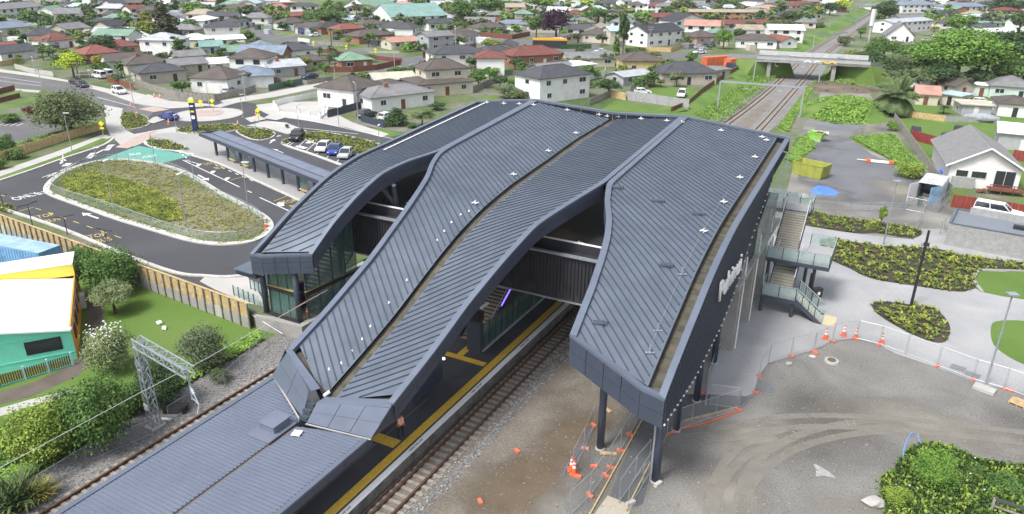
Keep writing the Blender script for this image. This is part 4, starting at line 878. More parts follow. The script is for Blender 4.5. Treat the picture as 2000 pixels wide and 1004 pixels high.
def gtext(body, a, b, m, size, z=None):
    z = BZ if z is None else z; p, q = G(*a, z), G(*b, z); an = math.atan2(q[1]-p[1], q[0]-p[0]); c = (p+q)/2
    o = text(None, body, size, (c[0], c[1], z+.034), m, rotz(an), ex=.002, name='painted_lettering'); o.scale = (1, 2.0, 1); o['kind'] = 'structure'
for bx, by_ in ((85, 423), (186, 462), (413, 320), (563, 395)):
    gtext('STOP', (bx-13, by_+2), (bx+13, by_-3), M_YLINE, .95); gtext('BUS', (bx+6, by_+10), (bx+28, by_+5), M_YLINE, .95)
gtext('BUS', (252, 303), (276, 300), M_LINE, 1.0); gtext('ONLY', (276, 308), (302, 304), M_LINE, 1.0); gtext('ONLY', (32, 389), (70, 379), M_LINE, 1.25); gtext('BUS', (72, 380), (94, 374), M_LINE, 1.0)
# parking bay lines and kerb
for a, b in (((565, 284), (579, 275)), ((580, 289), (596, 274)), ((597, 296), (614, 281)), ((616, 303), (625, 296)), ((636, 310), (645, 302)), ((657, 317), (666, 308))): line(a, b, .13)
kerb([(552, 280), (562, 286), (610, 302), (667, 323)], closed=False, w=.6)

sheet('rough_verge', [(-60, 300), (0, 292), (60, 272), (118, 258), (150, 240), (197, 238), (199, 252), (130, 272), (60, 295), (0, 315), (-60, 335)], M_GRASS2, .013)
tufts_later = GP([(-40, 300), (0, 294), (60, 274), (118, 260), (195, 244), (197, 252), (130, 270), (60, 293), (-40, 322)], BZ)
# ------------------------------------------------------------------ foliage
LEAFM = {}
def leafmat(kind, c1, c2):
    c1, c2 = [tuple(min(.6, v*1.5) for v in c) for c in (c1, c2)]; m = mat('leaf_'+kind, c1, .75, col2=c2, scale=.9, detail=3, thr=(.38, .66), spec=.25); return m
LC = {'dark': ((.022, .045, .018), (.055, .095, .03)), 'mid': ((.035, .075, .018), (.085, .15, .035)), 'bright': ((.055, .12, .02), (.13, .22, .04)), 'lime': ((.19, .28, .02), (.36, .46, .04)),
      'olive': ((.045, .065, .028), (.11, .135, .055)), 'olivey': ((.07, .10, .02), (.17, .20, .04)), 'purple': ((.018, .008, .018), (.045, .018, .035)), 'conifer': ((.025, .032, .018), (.06, .062, .032)),
      'pale': ((.09, .12, .05), (.20, .235, .11)), 'yellowish': ((.09, .14, .02), (.19, .25, .045)), 'grey': ((.05, .075, .035), (.13, .16, .085)), 'autumn': ((.17, .16, .03), (.30, .25, .05)), 'palmleaf': ((.035, .06, .022), (.085, .115, .04)),
      'bed': ((.075, .10, .015), (.21, .23, .045)), 'weed': ((.07, .14, .02), (.17, .27, .05)), 'red': ((.07, .03, .02), (.14, .07, .04))}
def lm(k): return leafmat(k, *LC[k])
def leafcloud(P, N, size, asp=1.6, seed=0, tilt=.7):
    """one quad per point P (n,3), facing roughly N with scatter"""
    r = np.random.default_rng(seed); n = len(P); nn = N+r.normal(0, tilt, (n, 3)); nn /= np.linalg.norm(nn, axis=1)[:, None]+1e-9
    a = np.cross(nn, r.normal(0, 1, (n, 3))); a /= np.linalg.norm(a, axis=1)[:, None]+1e-9; b = np.cross(nn, a)
    s = size*r.uniform(.45, 1.5, (n, 1)); a = a*s*asp/2; b = b*s/2
    V = np.stack([P-a, P-b*.9, P+a, P+b*.9], 1).reshape(-1, 3); return V
def meshq(name, V, m):
    me = bpy.data.meshes.new(name); n = len(V)//4; me.vertices.add(len(V)); me.vertices.foreach_set('co', V.astype(np.float32).ravel())
    me.loops.add(4*n); me.loops.foreach_set('vertex_index', np.arange(4*n, dtype=np.int32)); me.polygons.add(n)
    me.polygons.foreach_set('loop_start', np.arange(0, 4*n, 4, dtype=np.int32)); me.polygons.foreach_set('loop_total', np.full(n, 4, dtype=np.int32)); me.update(); me.materials.append(m); return me
def crownpts(n, seed, shape='round', nclump=26, fill=.35):
    r = np.random.default_rng(seed); C_ = []; 
    for i in range(nclump):
        d = r.normal(0, 1, 3); d /= np.linalg.norm(d); rad = r.uniform(.25, .8)
        if shape == 'round': c = np.array([d[0]*rad*.42, d[1]*rad*.42, .60+d[2]*rad*.32]); cr = r.uniform(.10, .20)
        elif shape == 'spread': c = np.array([d[0]*rad*.48, d[1]*rad*.48, .62+d[2]*rad*.25]); cr = r.uniform(.10, .18)
        elif shape == 'conifer': t = i/nclump; rr = .30*(1-t)+.03; c = np.array([d[0]*rr*.6, d[1]*rr*.6, .12+t*.84]); cr = .07+.12*(1-t)
        elif shape == 'column': t = i/nclump; c = np.array([d[0]*.10, d[1]*.10, .1+t*.85]); cr = .13*(1-.5*t)
        elif shape == 'bush': c = np.array([d[0]*rad*.42, d[1]*rad*.42, .38+d[2]*rad*.36]); cr = r.uniform(.14, .24)
        else: c = np.array([d[0]*rad*.3, d[1]*rad*.3, .65+d[2]*rad*.35]); cr = r.uniform(.05, .12)
        c[2] = max(c[2], .14); C_.append((c, cr))
    w_ = np.array([c[1]**2 for c in C_]); w_ /= w_.sum(); P = []; N = []
    for (c, cr), k in zip(C_, r.multinomial(n, w_)):
        d = r.normal(0, 1, (k, 3)); d /= np.linalg.norm(d, axis=1)[:, None]; d[:, 2] = np.where(d[:, 2] < -.45, -d[:, 2], d[:, 2])
        rad = cr*(1-fill*r.random((k, 1))**1.5)*(1+r.normal(0, .17, (k, 1))); P.append(c+d*rad*[1, 1, .85]); N.append(d+[0, 0, .35])
    return np.concatenate(P), np.concatenate(N), C_
_TM = {}
def treemesh(kind, shape, lod, var):
    key = (kind, shape, lod, var)
    if key in _TM: return _TM[key]
    n, s = {0: (700, .075), 1: (1900, .05), 2: (5200, .032), 3: (15000, .019)}[lod]; sd = hash((shape, lod, var)) % 9999 if False else (len(shape)*131+lod*17+var*7)
    P, N, C_ = crownpts(n, sd, shape, {0: 16, 1: 26, 2: 40, 3: 60}[lod]); cm = meshq('crown', leafcloud(P, N, s, seed=sd), lm(kind))
    r = np.random.default_rng(sd); mb = MB()
    if lod == 0: mb.tube((0, 0, 0), (0, 0, .55), .035, .015, 5)
    else:
        th = .18 if shape in ('bush',) else .36
        mb.tube((0, 0, -.02), (.01, .0, th), .035, .025, 7)
        for i in r.choice(len(C_), min(len(C_), 9 if lod < 3 else 18), replace=False): c = C_[i][0]; mid = np.array([c[0]*.45, c[1]*.45, th+(c[2]-th)*.45]); mb.tube((.01, 0, th), mid, .018, .012, 5); mb.tube(mid, c, .012, .004, 5)
    me = bpy.data.meshes.new('trunk'); me.from_pydata(mb.v, [], mb.f); me.materials.append(M_BARK); _TM[key] = (cm, me); return cm, me
KN = {'dark': 'dark green', 'mid': 'mid green', 'bright': 'fresh green', 'lime': 'vivid lime green', 'olive': 'olive green', 'olivey': 'yellow green', 'purple': 'dark purple leaved', 'conifer': 'brownish green', 'pale': 'pale green', 'yellowish': 'yellowish green', 'grey': 'grey green', 'autumn': 'yellowing', 'red': 'reddish'}
USEDL = {}
def uniq(label):
    USEDL[label] = USEDL.get(label, 0)+1; return label
LM = [((145, 128), 'the lime green tree'), ((405, 215), 'the roundabout'), ((371, 225), 'the blue totem'), ((640, 40), 'the big round dark tree'), ((820, 45), 'the green roofed hall'), ((1085, 55), 'the purple leaved tree'), ((1062, 92), 'the orange roofed bus'),
      ((1215, 70), 'the tall scraggly pine'), ((1420, 122), 'the orange containers'), ((1600, 110), 'the rail overbridge'), ((1755, 68), 'the white A-frame house'), ((1745, 190), 'the big date palm'), ((1860, 115), 'the big bright green tree'), ((325, 45), 'the tall dark conifer'), ((1420, 40), 'the long tan roofed motel'),
      ((140, 210), 'the wide tree by the car park'), ((870, 165), 'the two tier brown roofed house'), ((1100, 175), 'the white house behind the station roof'), ((600, 105), 'the road junction'), ((250, 235), 'the footpath crossing'), ((1900, 310), 'the grey gabled house'), ((200, 90), 'the round dark tree'), ((1000, 105), 'the red roofed brick house'), ((450, 70), 'the white house by the bend'), ((1940, 20), 'the top right corner'), ((30, 20), 'the top left corner')]
def where(px, py):
    """where a thing stands, told by the landmark nearest to it"""
    best = min(LM, key=lambda l: math.hypot((l[0][0]-px), (l[0][1]-py)*1.6)); (lx, ly), nm = best; dx, dy = px-lx, (py-ly)*1.6; d = math.hypot(dx, dy)
    if d < 12: return 'right beside '+nm
    s = ('left' if dx < 0 else 'right') if abs(dx) > abs(dy)*.6 else ''
    v = ('above' if dy < 0 else 'below') if abs(dy) > abs(dx)*.6 else ''
    far = 'just ' if d < 35 else ('' if d < 80 else 'well ')
    if s and v: return f'{far}{v} and {s} of {nm}'
    if s: return f'{far}{s} of {nm}'
    return f'{far}{v} {nm}'
def short(l, n=16): return ' '.join(l.split()[:n])
def tree(px, by, ty, wpx, kind='mid', shape='round', lod=1, z=None, label=None, var=None, cat='tree', group='trees and shrubs among the houses', name='tree'):
    z = BZ if z is None else z; g = G(px, by, z); h = max(1.0, HT(px, by, ty, z)); wd = wpx/PXM(px, by, z); var = random.randint(0, 2) if var is None else var
    cm, tm = treemesh(kind, shape, lod, var); label = label or uniq(f'{KN[kind]} {"conifer" if shape in ("conifer","column") else "bushy shrub" if shape=="bush" else "leafy tree"} {where(px,(by+ty)/2)}')
    t = thing(name, short(label), cat, (g[0], g[1], z-.03), random.uniform(0, 6.28), group)
    sc = {'round': .80, 'spread': .86, 'conifer': .40, 'column': .26, 'bush': .86, 'sparse': .62}[shape]
    for nm, me in (('trunk', tm), ('crown', cm)): o = bpy.data.objects.new(nm, me); COL.objects.link(o); o.parent = t; o.scale = (wd/sc, wd/sc, h*1.06)
    return t
def frondmesh(n, seed, length=1., droop=.7, lw=.05, leafs=16, up=.6):
    r = np.random.default_rng(seed); V = []
    for i in range(n):
        az = 2*PI*i/n*2.618+r.uniform(-.2, .2); el = up*(1-1.5*i/n)+r.uniform(-.1, .15); L = length*r.uniform(.85, 1.1); p = np.zeros(3); d = np.array([math.cos(az)*math.cos(el), math.sin(az)*math.cos(el), math.sin(el)]); s = np.array([-math.sin(az), math.cos(az), 0])
        for k in range(leafs):
            q = p+d*L/leafs; t = k/leafs; w_ = L*.26*math.sin(PI*(.12+.85*t))
            for sg in (1, -1):
                tip = (p+q)/2+sg*s*w_+d*w_*.5-np.array([0, 0, w_*.45]); V += [p, q, tip+d*lw*.5, tip]
            p = q; d = d+np.array([0, 0, -droop/leafs]); d /= np.linalg.norm(d)
    return np.array(V)
_PM = {}
def palm(px, by, ty, wpx, z=None, label=None, n=22, trunkr=.16, key='p', stub=1., leafs=9, up=.6, droop=.7):
    z = BZ if z is None else z; g = G(px, by, z); h = max(2., HT(px, by, ty, z)); wd = wpx/PXM(px, by, z)
    if key not in _PM: _PM[key] = meshq('crown', frondmesh(n, len(key), leafs=leafs, up=up, droop=droop), lm('palmleaf'))
    t = thing('palm_tree', short(label or uniq(f'palm tree with arching fronds {where(px,(by+ty)/2)}')), 'palm', (g[0], g[1], z-.03), random.uniform(0, 6), 'palms among the houses')
    th = max(.3, h-wd*.42*stub); o = bpy.data.objects.new('crown', _PM[key]); COL.objects.link(o); o.parent = t; o.scale = (wd/2,)*3; o.location = (0, 0, th)
    mb = MB(); mb.tube((0, 0, 0), (0, 0, th), trunkr, trunkr*.8, 8); mb.build('trunk', M_BARK, t); return t
# ------------------------------------------------------------------ ground planting (uncountable)
def tufts(name, poly, z, n, size, kind, h=.4, seed=1, blades=5, label=None):
    xs = [p[0] for p in poly]; ys = [p[1] for p in poly]; r = np.random.default_rng(seed); P = []
    while len(P) < n:
        x, y = r.uniform(min(xs), max(xs)), r.uniform(min(ys), max(ys))
        if inside(x, y, poly): P.append((x, y))
    P = np.array(P); V = []
    for b in range(blades):
        az = r.uniform(0, 2*PI, n); s = size*r.uniform(.5, 1.3, n); hh = h*r.uniform(.5, 1.3, n); dx, dy = np.cos(az), np.sin(az); w_ = s*.22
        c = np.stack([P[:, 0], P[:, 1], np.full(n, z)], 1); sd = np.stack([-dy*w_, dx*w_, 0*dx], 1); o = np.stack([dx*s*.45, dy*s*.45, hh*.8], 1); tip = np.stack([dx*s, dy*s, hh*.65], 1)
        V.append(np.stack([c-sd*.5, c+o-sd, c+tip, c+o+sd], 1))
    V = np.concatenate(V).reshape(-1, 3); me = meshq(name, V, lm(kind)); o = bpy.data.objects.new(name, me); COL.objects.link(o); o['kind'] = 'stuff'
    if label: o['label'] = label
    return o
# ------------------------------------------------------------------ cars
CARC = {'white': (.72, .73, .74), 'black': (.02, .021, .024), 'silver': (.42, .44, .46), 'blue': (.03, .06, .30), 'dark grey': (.06, .065, .07), 'dark blue': (.02, .035, .09), 'maroon': (.15, .02, .025), 'green': (.05, .2, .1)}
_CM = {}
def carpaint(c): return mat('car_paint_'+c.replace(' ', '_'), CARC[c], .25, spec=.6)
PROF = {'sedan': ([(-2.2, .35), (-2.25, .62), (-2.1, .90), (-1.45, .98), (.85, .95), (2.0, .78), (2.22, .60), (2.2, .33)], [(-1.75, .95), (-1.05, 1.42), (.10, 1.45), (.95, .93)]),
        'suv': ([(-2.2, .42), (-2.25, .75), (-2.2, 1.05), (-1.8, 1.1), (.9, 1.08), (2.0, .95), (2.22, .75), (2.2, .40)], [(-2.12, 1.05), (-1.85, 1.68), (.05, 1.72), (.98, 1.06)]),
        'hatch': ([(-1.95, .36), (-2.0, .65), (-1.95, .95), (-1.6, 1.0), (.8, .97), (1.75, .82), (1.98, .62), (1.95, .34)], [(-1.85, .96), (-1.4, 1.45), (.05, 1.48), (.95, .95)]),
        'van': ([(-2.4, .40), (-2.45, .8), (-2.42, 1.2), (-2.0, 1.22), (1.5, 1.15), (2.2, 1.0), (2.35, .7), (2.3, .38)], [(-2.4, 1.15), (-2.3, 1.95), (1.0, 1.98), (1.9, 1.1)])}
def carparts(style):
    if style in _CM: return _CM[style]
    lo, hi = PROF[style]; W = .88; out = {}
    mb = MB(); vs = []; n = len(lo)   # body: bevelled extrusion
    for s, w_ in ((-1, W*.94), (-1, W), (1, W), (1, W*.94)):
        for i, (x, z) in enumerate(lo): k = .97 if w_ < W else 1; zz = z if w_ == W else (z+.0 if i < 2 or i > n-3 else z); vs.append((x*k, s*w_*(1 if w_ == W else 1), zz-(.06 if (w_ == W and 1 < i < n-2) else 0)))
    mb.v = vs; f = []
    order = [0, 1, 2, 3]
    for a in range(3):
        for i in range(n): j = (i+1) % n; f.append((a*n+i, a*n+j, (a+1)*n+j, (a+1)*n+i))
    f += [tuple(range(n)), tuple(range(3*n, 4*n))[::-1]]; mb.f = f; out['body'] = (mb, None)
    (x0, z0), (x1, z1), (x2, z2), (x3, z3) = hi; wl, wt = W*.95, W*.78
    g = MB(); g.add([(x0, -wl, z0), (x1, -wt, z1-.03), (x2, -wt, z2-.03), (x3, -wl, z3), (x0, wl, z0), (x1, wt, z1-.03), (x2, wt, z2-.03), (x3, wl, z3)], [(0, 1, 2, 3), (7, 6, 5, 4), (0, 4, 5, 1), (1, 5, 6, 2), (2, 6, 7, 3)]); out['windows'] = (g, M_WIN)
    r = MB(); r.add([(x1-.04, -wt*1.02, z1-.05), (x2+.06, -wt*1.02, z2-.05), (x2+.06, wt*1.02, z2-.05), (x1-.04, wt*1.02, z1-.05), (x1+.1, -wt*.85, z1+.03), (x2-.05, -wt*.85, z2+.03), (x2-.05, wt*.85, z2+.03), (x1+.1, wt*.85, z1+.03)], [(4, 5, 6, 7), (0, 1, 5, 4), (1, 2, 6, 5), (2, 3, 7, 6), (3, 0, 4, 7)])
    for s in (-1, 1):
        for (xa, za, xb, zb) in ((x0, z0, x1, z1), (x3, z3, x2, z2), ((x0+x3)/2-.2, (z0+z3)/2, (x1+x2)/2, z1)): r.bar((xa, s*wl*1.0, za), (xb, s*wt*1.01, zb-.02), .07, .07)
    out['roof'] = (r, None)
    _CM[style] = {k: (v[0], v[1]) for k, v in out.items()}; _CM[style]['lo'] = lo; return _CM[style]
_CMM = {}
def car(px, py, px2, py2, col, style='sedan', z=None, label=None, s=1., cat='car', hi=True):
    """centre of the car on the ground at px,py; px2,py2 lies ahead of its nose"""
    z = BZ if z is None else z; g = G(px, py, z); q = G(px2, py2, z); rz = math.atan2(q[1]-g[1], q[0]-g[0]); P = carparts(style)
    t = thing('car', short(label or uniq(f'{col} {"van" if style=="van" else "car"} {where(px,py)}')), cat, (g[0], g[1], z+.015), rz, 'cars'); t.scale = (s,)*3
    key = (style, col)
    if key not in _CMM:
        D = {}
        for k in ('body', 'windows', 'roof'):
            mb, m = P[k]; me = bpy.data.meshes.new(k); me.from_pydata(mb.v, [], mb.f); me.materials.append(m or carpaint(col)); D[k] = me
        mb = MB(); mb.tube((0, -.11, 0), (0, .11, 0), .33, n=14); me = bpy.data.meshes.new('tyre'); me.from_pydata(mb.v, [], mb.f); me.materials.append(M_RUBBER); D['tyre'] = me
        mb = MB(); mb.tube((0, -.125, 0), (0, .125, 0), .19, n=10); me = bpy.data.meshes.new('rim'); me.from_pydata(mb.v, [], mb.f); me.materials.append(M_STEEL); D['rim'] = me
        for nm, c in (('headlight', M_FRAME), ('tail_light', mat('tail_red', (.4, .02, .02), .4))): mb = MB(); mb.box((0, 0, 0), (.08, .32, .13)); me = bpy.data.meshes.new(nm); me.from_pydata(mb.v, [], mb.f); me.materials.append(c); D[nm] = me
        mb = MB(); mb.box((0, 0, 0), (.05, .5, .14)); me = bpy.data.meshes.new('number_plate'); me.from_pydata(mb.v, [], mb.f); me.materials.append(M_FRAME); D['plate'] = me
        _CMM[key] = D
    D = _CMM[key]; lo = P['lo']
    def put(n_, me, loc, par=t): o = bpy.data.objects.new(n_, me); COL.objects.link(o); o.parent = par; o.location = loc; return o
    b = put('body', D['body'], (0, 0, 0)); put('windows', D['windows'], (0, 0, 0)); put('roof', D['roof'], (0, 0, 0))
    for x in (lo[0][0]*.62, lo[-1][0]*.62):
        for y in (-.82, .82): w_ = put('wheel', D['tyre'], (x, y, .33)); put('rim', D['rim'], (0, 0, 0), w_)
    if hi:
        xf, xr = lo[-2][0], lo[1][0]; zf = (lo[-2][1]+lo[-3][1])/2-.05
        for y in (-.62, .62): put('headlight', D['headlight'], (xf-.04, y, zf)); put('tail_light', D['tail_light'], (xr+.03, y, lo[1][1]+.12))
        put('number_plate', D['plate'], (xr-.0, 0, lo[1][1]+.02))
    return t
# ------------------------------------------------------------------ houses
WC = {'white': (.68, .68, .67), 'cream': (.52, .48, .38), 'beige': (.42, .38, .32), 'yellow': (.55, .44, .20), 'brick': (.27, .13, .08), 'orange brick': (.36, .19, .10), 'grey': (.34, .35, .36), 'pale blue': (.36, .44, .50), 'mint': (.46, .55, .49), 'dark': (.06, .065, .075), 'blue': (.16, .26, .42), 'pink': (.45, .30, .27)}
RC = {'dark grey': (.055, .057, .065), 'grey': (.17, .17, .175), 'light grey': (.36, .38, .41), 'brown': (.085, .07, .062), 'black': (.035, .036, .042), 'red': (.20, .065, .05), 'dark red': (.15, .05, .04), 'salmon': (.38, .21, .165), 'green': (.15, .25, .18), 'teal': (.17, .29, .265), 'blue grey': (.16, .20, .26), 'white': (.70, .71, .72), 'tan': (.30, .26, .19), 'pale blue': (.36, .47, .53), 'cream': (.46, .43, .34)}
OCC = []
def wallm(c): return mat('wall_'+c.replace(' ', '_'), WC[c], .85, var=.07, scale=.8)
def roofm(c): return mat('roof_'+c.replace(' ', '_'), RC[c], .7, var=.16, scale=.5, bump=.25, bscale=3)
def roofmesh(w, d, h, rise, kind, ov=.5, th=.14):
    mb = MB(); x0, x1, y0, y1 = -ov, w+ov, -ov, d+ov
    if kind == 'flat': mb.box((w/2, d/2, h+.12), (w+2*ov, d+2*ov, .22)); return mb
    if kind == 'hip':
        if w >= d: a = min((d/2+ov)*1.0, w/2); R1, R2 = (x0+a, d/2, h+rise), (x1-a, d/2, h+rise)
        else: a = min((w/2+ov), d/2); R1, R2 = (w/2, y0+a, h+rise), (w/2, y1-a, h+rise)
        B = [(x0, y0, h), (x1, y0, h), (x1, y1, h), (x0, y1, h)]; L = [(x, y, z-th) for x, y, z in B]
        if w >= d: F = [(0, 1, 5, 4), (1, 2, 5), (2, 3, 4, 5), (3, 0, 4)]
        else: F = [(0, 1, 4), (1, 2, 5, 4), (2, 3, 5), (3, 0, 4, 5)]
        mb.add(B+[R1, R2]+L, F+[(0, 6, 7, 1), (1, 7, 8, 2), (2, 8, 9, 3), (3, 9, 6, 0), (9, 8, 7, 6)])
        for a_, b_ in ([(B[0], R1), (B[3], R1), (B[1], R2), (B[2], R2), (R1, R2)] if w >= d else [(B[0], R1), (B[1], R1), (B[2], R2), (B[3], R2), (R1, R2)]): mb.bar(a_, b_, .22, .10)
        return mb
    if kind == 'gable':   # ridge along x
        c = d/2; B = [(x0, y0, h-.15), (x1, y0, h-.15), (x1, c, h+rise), (x0, c, h+rise), (x1, y1, h-.15), (x0, y1, h-.15)]
        mb.add(B+[(x, y, z-th) for x, y, z in B], [(0, 1, 2, 3), (3, 2, 4, 5), (7, 6, 9, 8), (8, 9, 11, 10), (0, 6, 7, 1), (5, 4, 10, 11), (0, 3, 9, 6), (3, 5, 11, 9), (1, 7, 8, 2), (2, 8, 10, 4)]); mb.bar(B[3], B[2], .25, .08); return mb
    c = w/2; B = [(x0, y0, h-.15), (c, y0, h+rise), (c, y1, h+rise), (x0, y1, h-.15), (x1, y0, h-.15), (x1, y1, h-.15)]   # 'front': ridge runs away from the viewer
    mb.add(B+[(x, y, z-th) for x, y, z in B], [(0, 1, 2, 3), (1, 4, 5, 2), (6, 9, 8, 7), (7, 8, 11, 10), (0, 6, 7, 1), (1, 7, 10, 4), (0, 3, 9, 6), (4, 10, 11, 5), (3, 2, 8, 9), (2, 5, 11, 8)]); return mb
def house(x1, y1, x2, y2, depth=9, h=2.7, kind='hip', rise=1.7, wall='white', roof='grey', z=None, label=None, nw=None, chim=False, storeys=None, detail=True, loc=None, name='house', cat='house', group='houses of the suburb', door=True, ov=.5):
    z = BZ if z is None else z
    if loc is None: p, q = G(x1, y1, z), G(x2, y2, z); w_ = np.hypot(*(q-p)[:2]); rz = math.atan2(q[1]-p[1], q[0]-p[0])
    else: p, w_, rz = np.array(loc[:2]+(z,)), loc[2], loc[3]
    w_ = max(w_, 3); storeys = storeys or (2 if h > 4.2 else 1); cx, cy = (x1+x2)/2, (y1+y2)/2
    kn = {'hip': 'hipped', 'gable': 'gabled', 'front': 'gabled', 'flat': 'flat'}[kind]
    lab = label or uniq(f'{wall} {"two storey " if storeys == 2 else ""}house with {roof} {kn} roof {where(cx, cy-8)}')
    t = thing(name, short(lab), cat, (p[0], p[1], z), rz, group); OCC.append((p[0]+math.cos(rz)*w_/2-math.sin(rz)*depth/2, p[1]+math.sin(rz)*w_/2+math.cos(rz)*depth/2, max(w_, depth)*.62))
    mb = MB(); mb.box((w_/2, depth/2, (h-.3)/2), (w_, depth, h+.1))
    if kind in ('front',): mb.add([(0, .02, h-.1), (w_, .02, h-.1), (w_/2, .02, h+rise-.1), (0, depth-.02, h-.1), (w_, depth-.02, h-.1), (w_/2, depth-.02, h+rise-.1)], [(0, 1, 2), (4, 3, 5)])
    if kind == 'gable': mb.add([(.02, 0, h-.1), (.02, depth, h-.1), (.02, depth/2, h+rise-.1), (w_-.02, 0, h-.1), (w_-.02, depth, h-.1), (w_-.02, depth/2, h+rise-.1)], [(1, 0, 2), (3, 4, 5)])
    mb.build('wall', wallm(wall), t)
    rf = roofmesh(w_, depth, h, rise, kind, ov).build('roof', roofm(roof), t)
    if chim: mb = MB(); mb.box((w_*.35, depth*.4, h+rise*.8), (.8, .8, 1.6)); mb.build('chimney', wallm('brick'), rf)
    nw = max(1, int(w_/4)) if nw is None else nw
    for s_ in range(storeys):
        zc = (h/storeys)*(s_+.58)
        for i in range(nw):
            ww = random.choice((1.3, 1.7, 2.1)); x = (i+.5)*w_/nw+random.uniform(-.3, .3); wall_h = .95
            if door and s_ == 0 and i == nw//2 and detail: mb = MB(); mb.box((x, -.04, 1.0), (.95, .08, 2.0)); mb.build('door', random.choice((M_FRAME, M_WIN, M_TIMBERR)), t); continue
            mb = MB(); mb.box((x, -.03, zc), (ww, .10, wall_h+.25))
            if detail: f_ = mb.build('window', M_FRAME, t); mb = MB(); mb.box((x-ww*.235, -.06, zc), (ww*.42, .08, wall_h)); mb.box((x+ww*.235, -.06, zc), (ww*.42, .08, wall_h)); mb.build('pane', M_WIN, f_)
            else: mb.build('window', M_WIN, t)
        for sx in ((0, w_) if detail else ()):
            for k in range(max(1, int(depth/5))):
                yv = (k+.5)*depth/max(1, int(depth/5)); mb = MB(); mb.box((sx, yv, zc), (.10, 1.5, 1.15)); f_ = mb.build('window', M_FRAME, t); mb = MB(); mb.box((sx, yv, zc), (.14, 1.25, .9)); mb.build('pane', M_WIN, f_)
    return t
PROF['ute'] = ([(-2.6, .45), (-2.65, .8), (-2.6, 1.12), (-2.2, 1.15), (1.0, 1.12), (2.3, 1.0), (2.5, .8), (2.45, .42)], [(-2.55, 1.1), (-2.45, 1.8), (.35, 1.82), (1.15, 1.1)])
# ------------------------------------------------------------------ fences, poles
def fence(pts, h, m, label, z=None, name='fence', post=2.4, thick=.08, boards=None, cat='fence', group=None, wpost=None):
    z = BZ if z is None else z; P = GP(pts, z); c = np.mean(P, 0); t = thing(name, short(label), cat, (P[0][0], P[0][1], z), world=True)
    if group: t['group'] = group
    for a, b in zip(P, P[1:]):
        a, b = np.array(a), np.array(b); L = np.hypot(*(b-a)); n = max(1, int(round(L/post))); d = (b-a)/n; rz = math.atan2(d[1], d[0])
        for i in range(n):
            e = a+d*(i+.5); mb = MB()
            if boards:
                for k in range(boards): mb.box((e[0]+d[0]*((k+.5)/boards-.5), e[1]+d[1]*((k+.5)/boards-.5), z+h/2), (np.hypot(*d)/boards*.93, thick, h*random.uniform(.97, 1.0)), rz)
            else: mb.box((e[0], e[1], z+h/2), (np.hypot(*d)*.985, thick, h), rz)
            wb(mb, 'fence_panel', m, t)
            if wpost: e = a+d*i; mb = MB(); mb.box((e[0], e[1], z+h*.52), (.14, .14, h*1.04), rz); wb(mb, 'post', wpost, t)
    return t
_n = [0]
def pole(px, by, ty, r=.09, m=None, z=None, label=None, kind='power'):
    z = BZ if z is None else z; g = G(px, by, z); h = HT(px, by, ty, z)
    names = {'power': ('power_pole', 'concrete power pole with crossarm', 'power pole'), 'lamp': ('street_lamp', 'slim galvanised street lamp', 'street lamp'), 'black': ('street_lamp', 'black lamp post with small twin heads', 'street lamp'), 'curve': ('street_lamp', 'street lamp with curved outreach arm', 'street lamp')}[kind]
    t = thing(names[0], short(label or uniq(f'{names[1]} {where(px,(by+ty)/2)}')), names[2], (g[0], g[1], z), random.uniform(0, 3) if kind != 'curve' else 2.4, names[2]+'s')
    mb = MB(); mb.tube((0, 0, 0), (0, 0, h), r, r*.6, 8); mb.build('pole', m or {'power': M_CONCL, 'black': M_BLACK}.get(kind, M_STEEL), t)
    if kind == 'power':
        for k in (.3, 1.1): mb = MB(); mb.box((0, 0, h-k), (2.2 if k < 1 else 1.6, .1, .12)); a = mb.build('crossarm', M_TIMBERG, t); [MB().tube((x, 0, h-k+.06), (x, 0, h-k+.25), .05, n=5).build('insulator', M_WHITE, a) for x in (-.9, -.4, .4, .9)]
    elif kind == 'curve':
        mb = MB(); P = [(0, 0, h), (.2, 0, h+.5), (.8, 0, h+.8), (2.2, 0, h+.75)]; [mb.tube(P[i], P[i+1], .05, n=6) for i in range(3)]; mb.build('arm', M_STEEL, t); mb = MB(); mb.box((2.6, 0, h+.72), (.9, .3, .14)); mb.build('lamp_head', M_STEEL, t)
    elif kind == 'black':
        for s in (-1, 1): mb = MB(); mb.bar((0, 0, h), (.7*s, .2*s, h+.1), .06, .06); mb.box((.85*s, .25*s, h+.1), (.45, .2, .07)); mb.build('lamp_head', M_BLACK, t)
    else: mb = MB(); mb.box((.35, 0, h+.02), (.9, .3, .09)); mb.build('lamp_head', M_FRAME, t); MB().tube((0, 0, 0), (0, 0, .25), r*1.8, n=8).build('base', M_KERB, t)
    return t
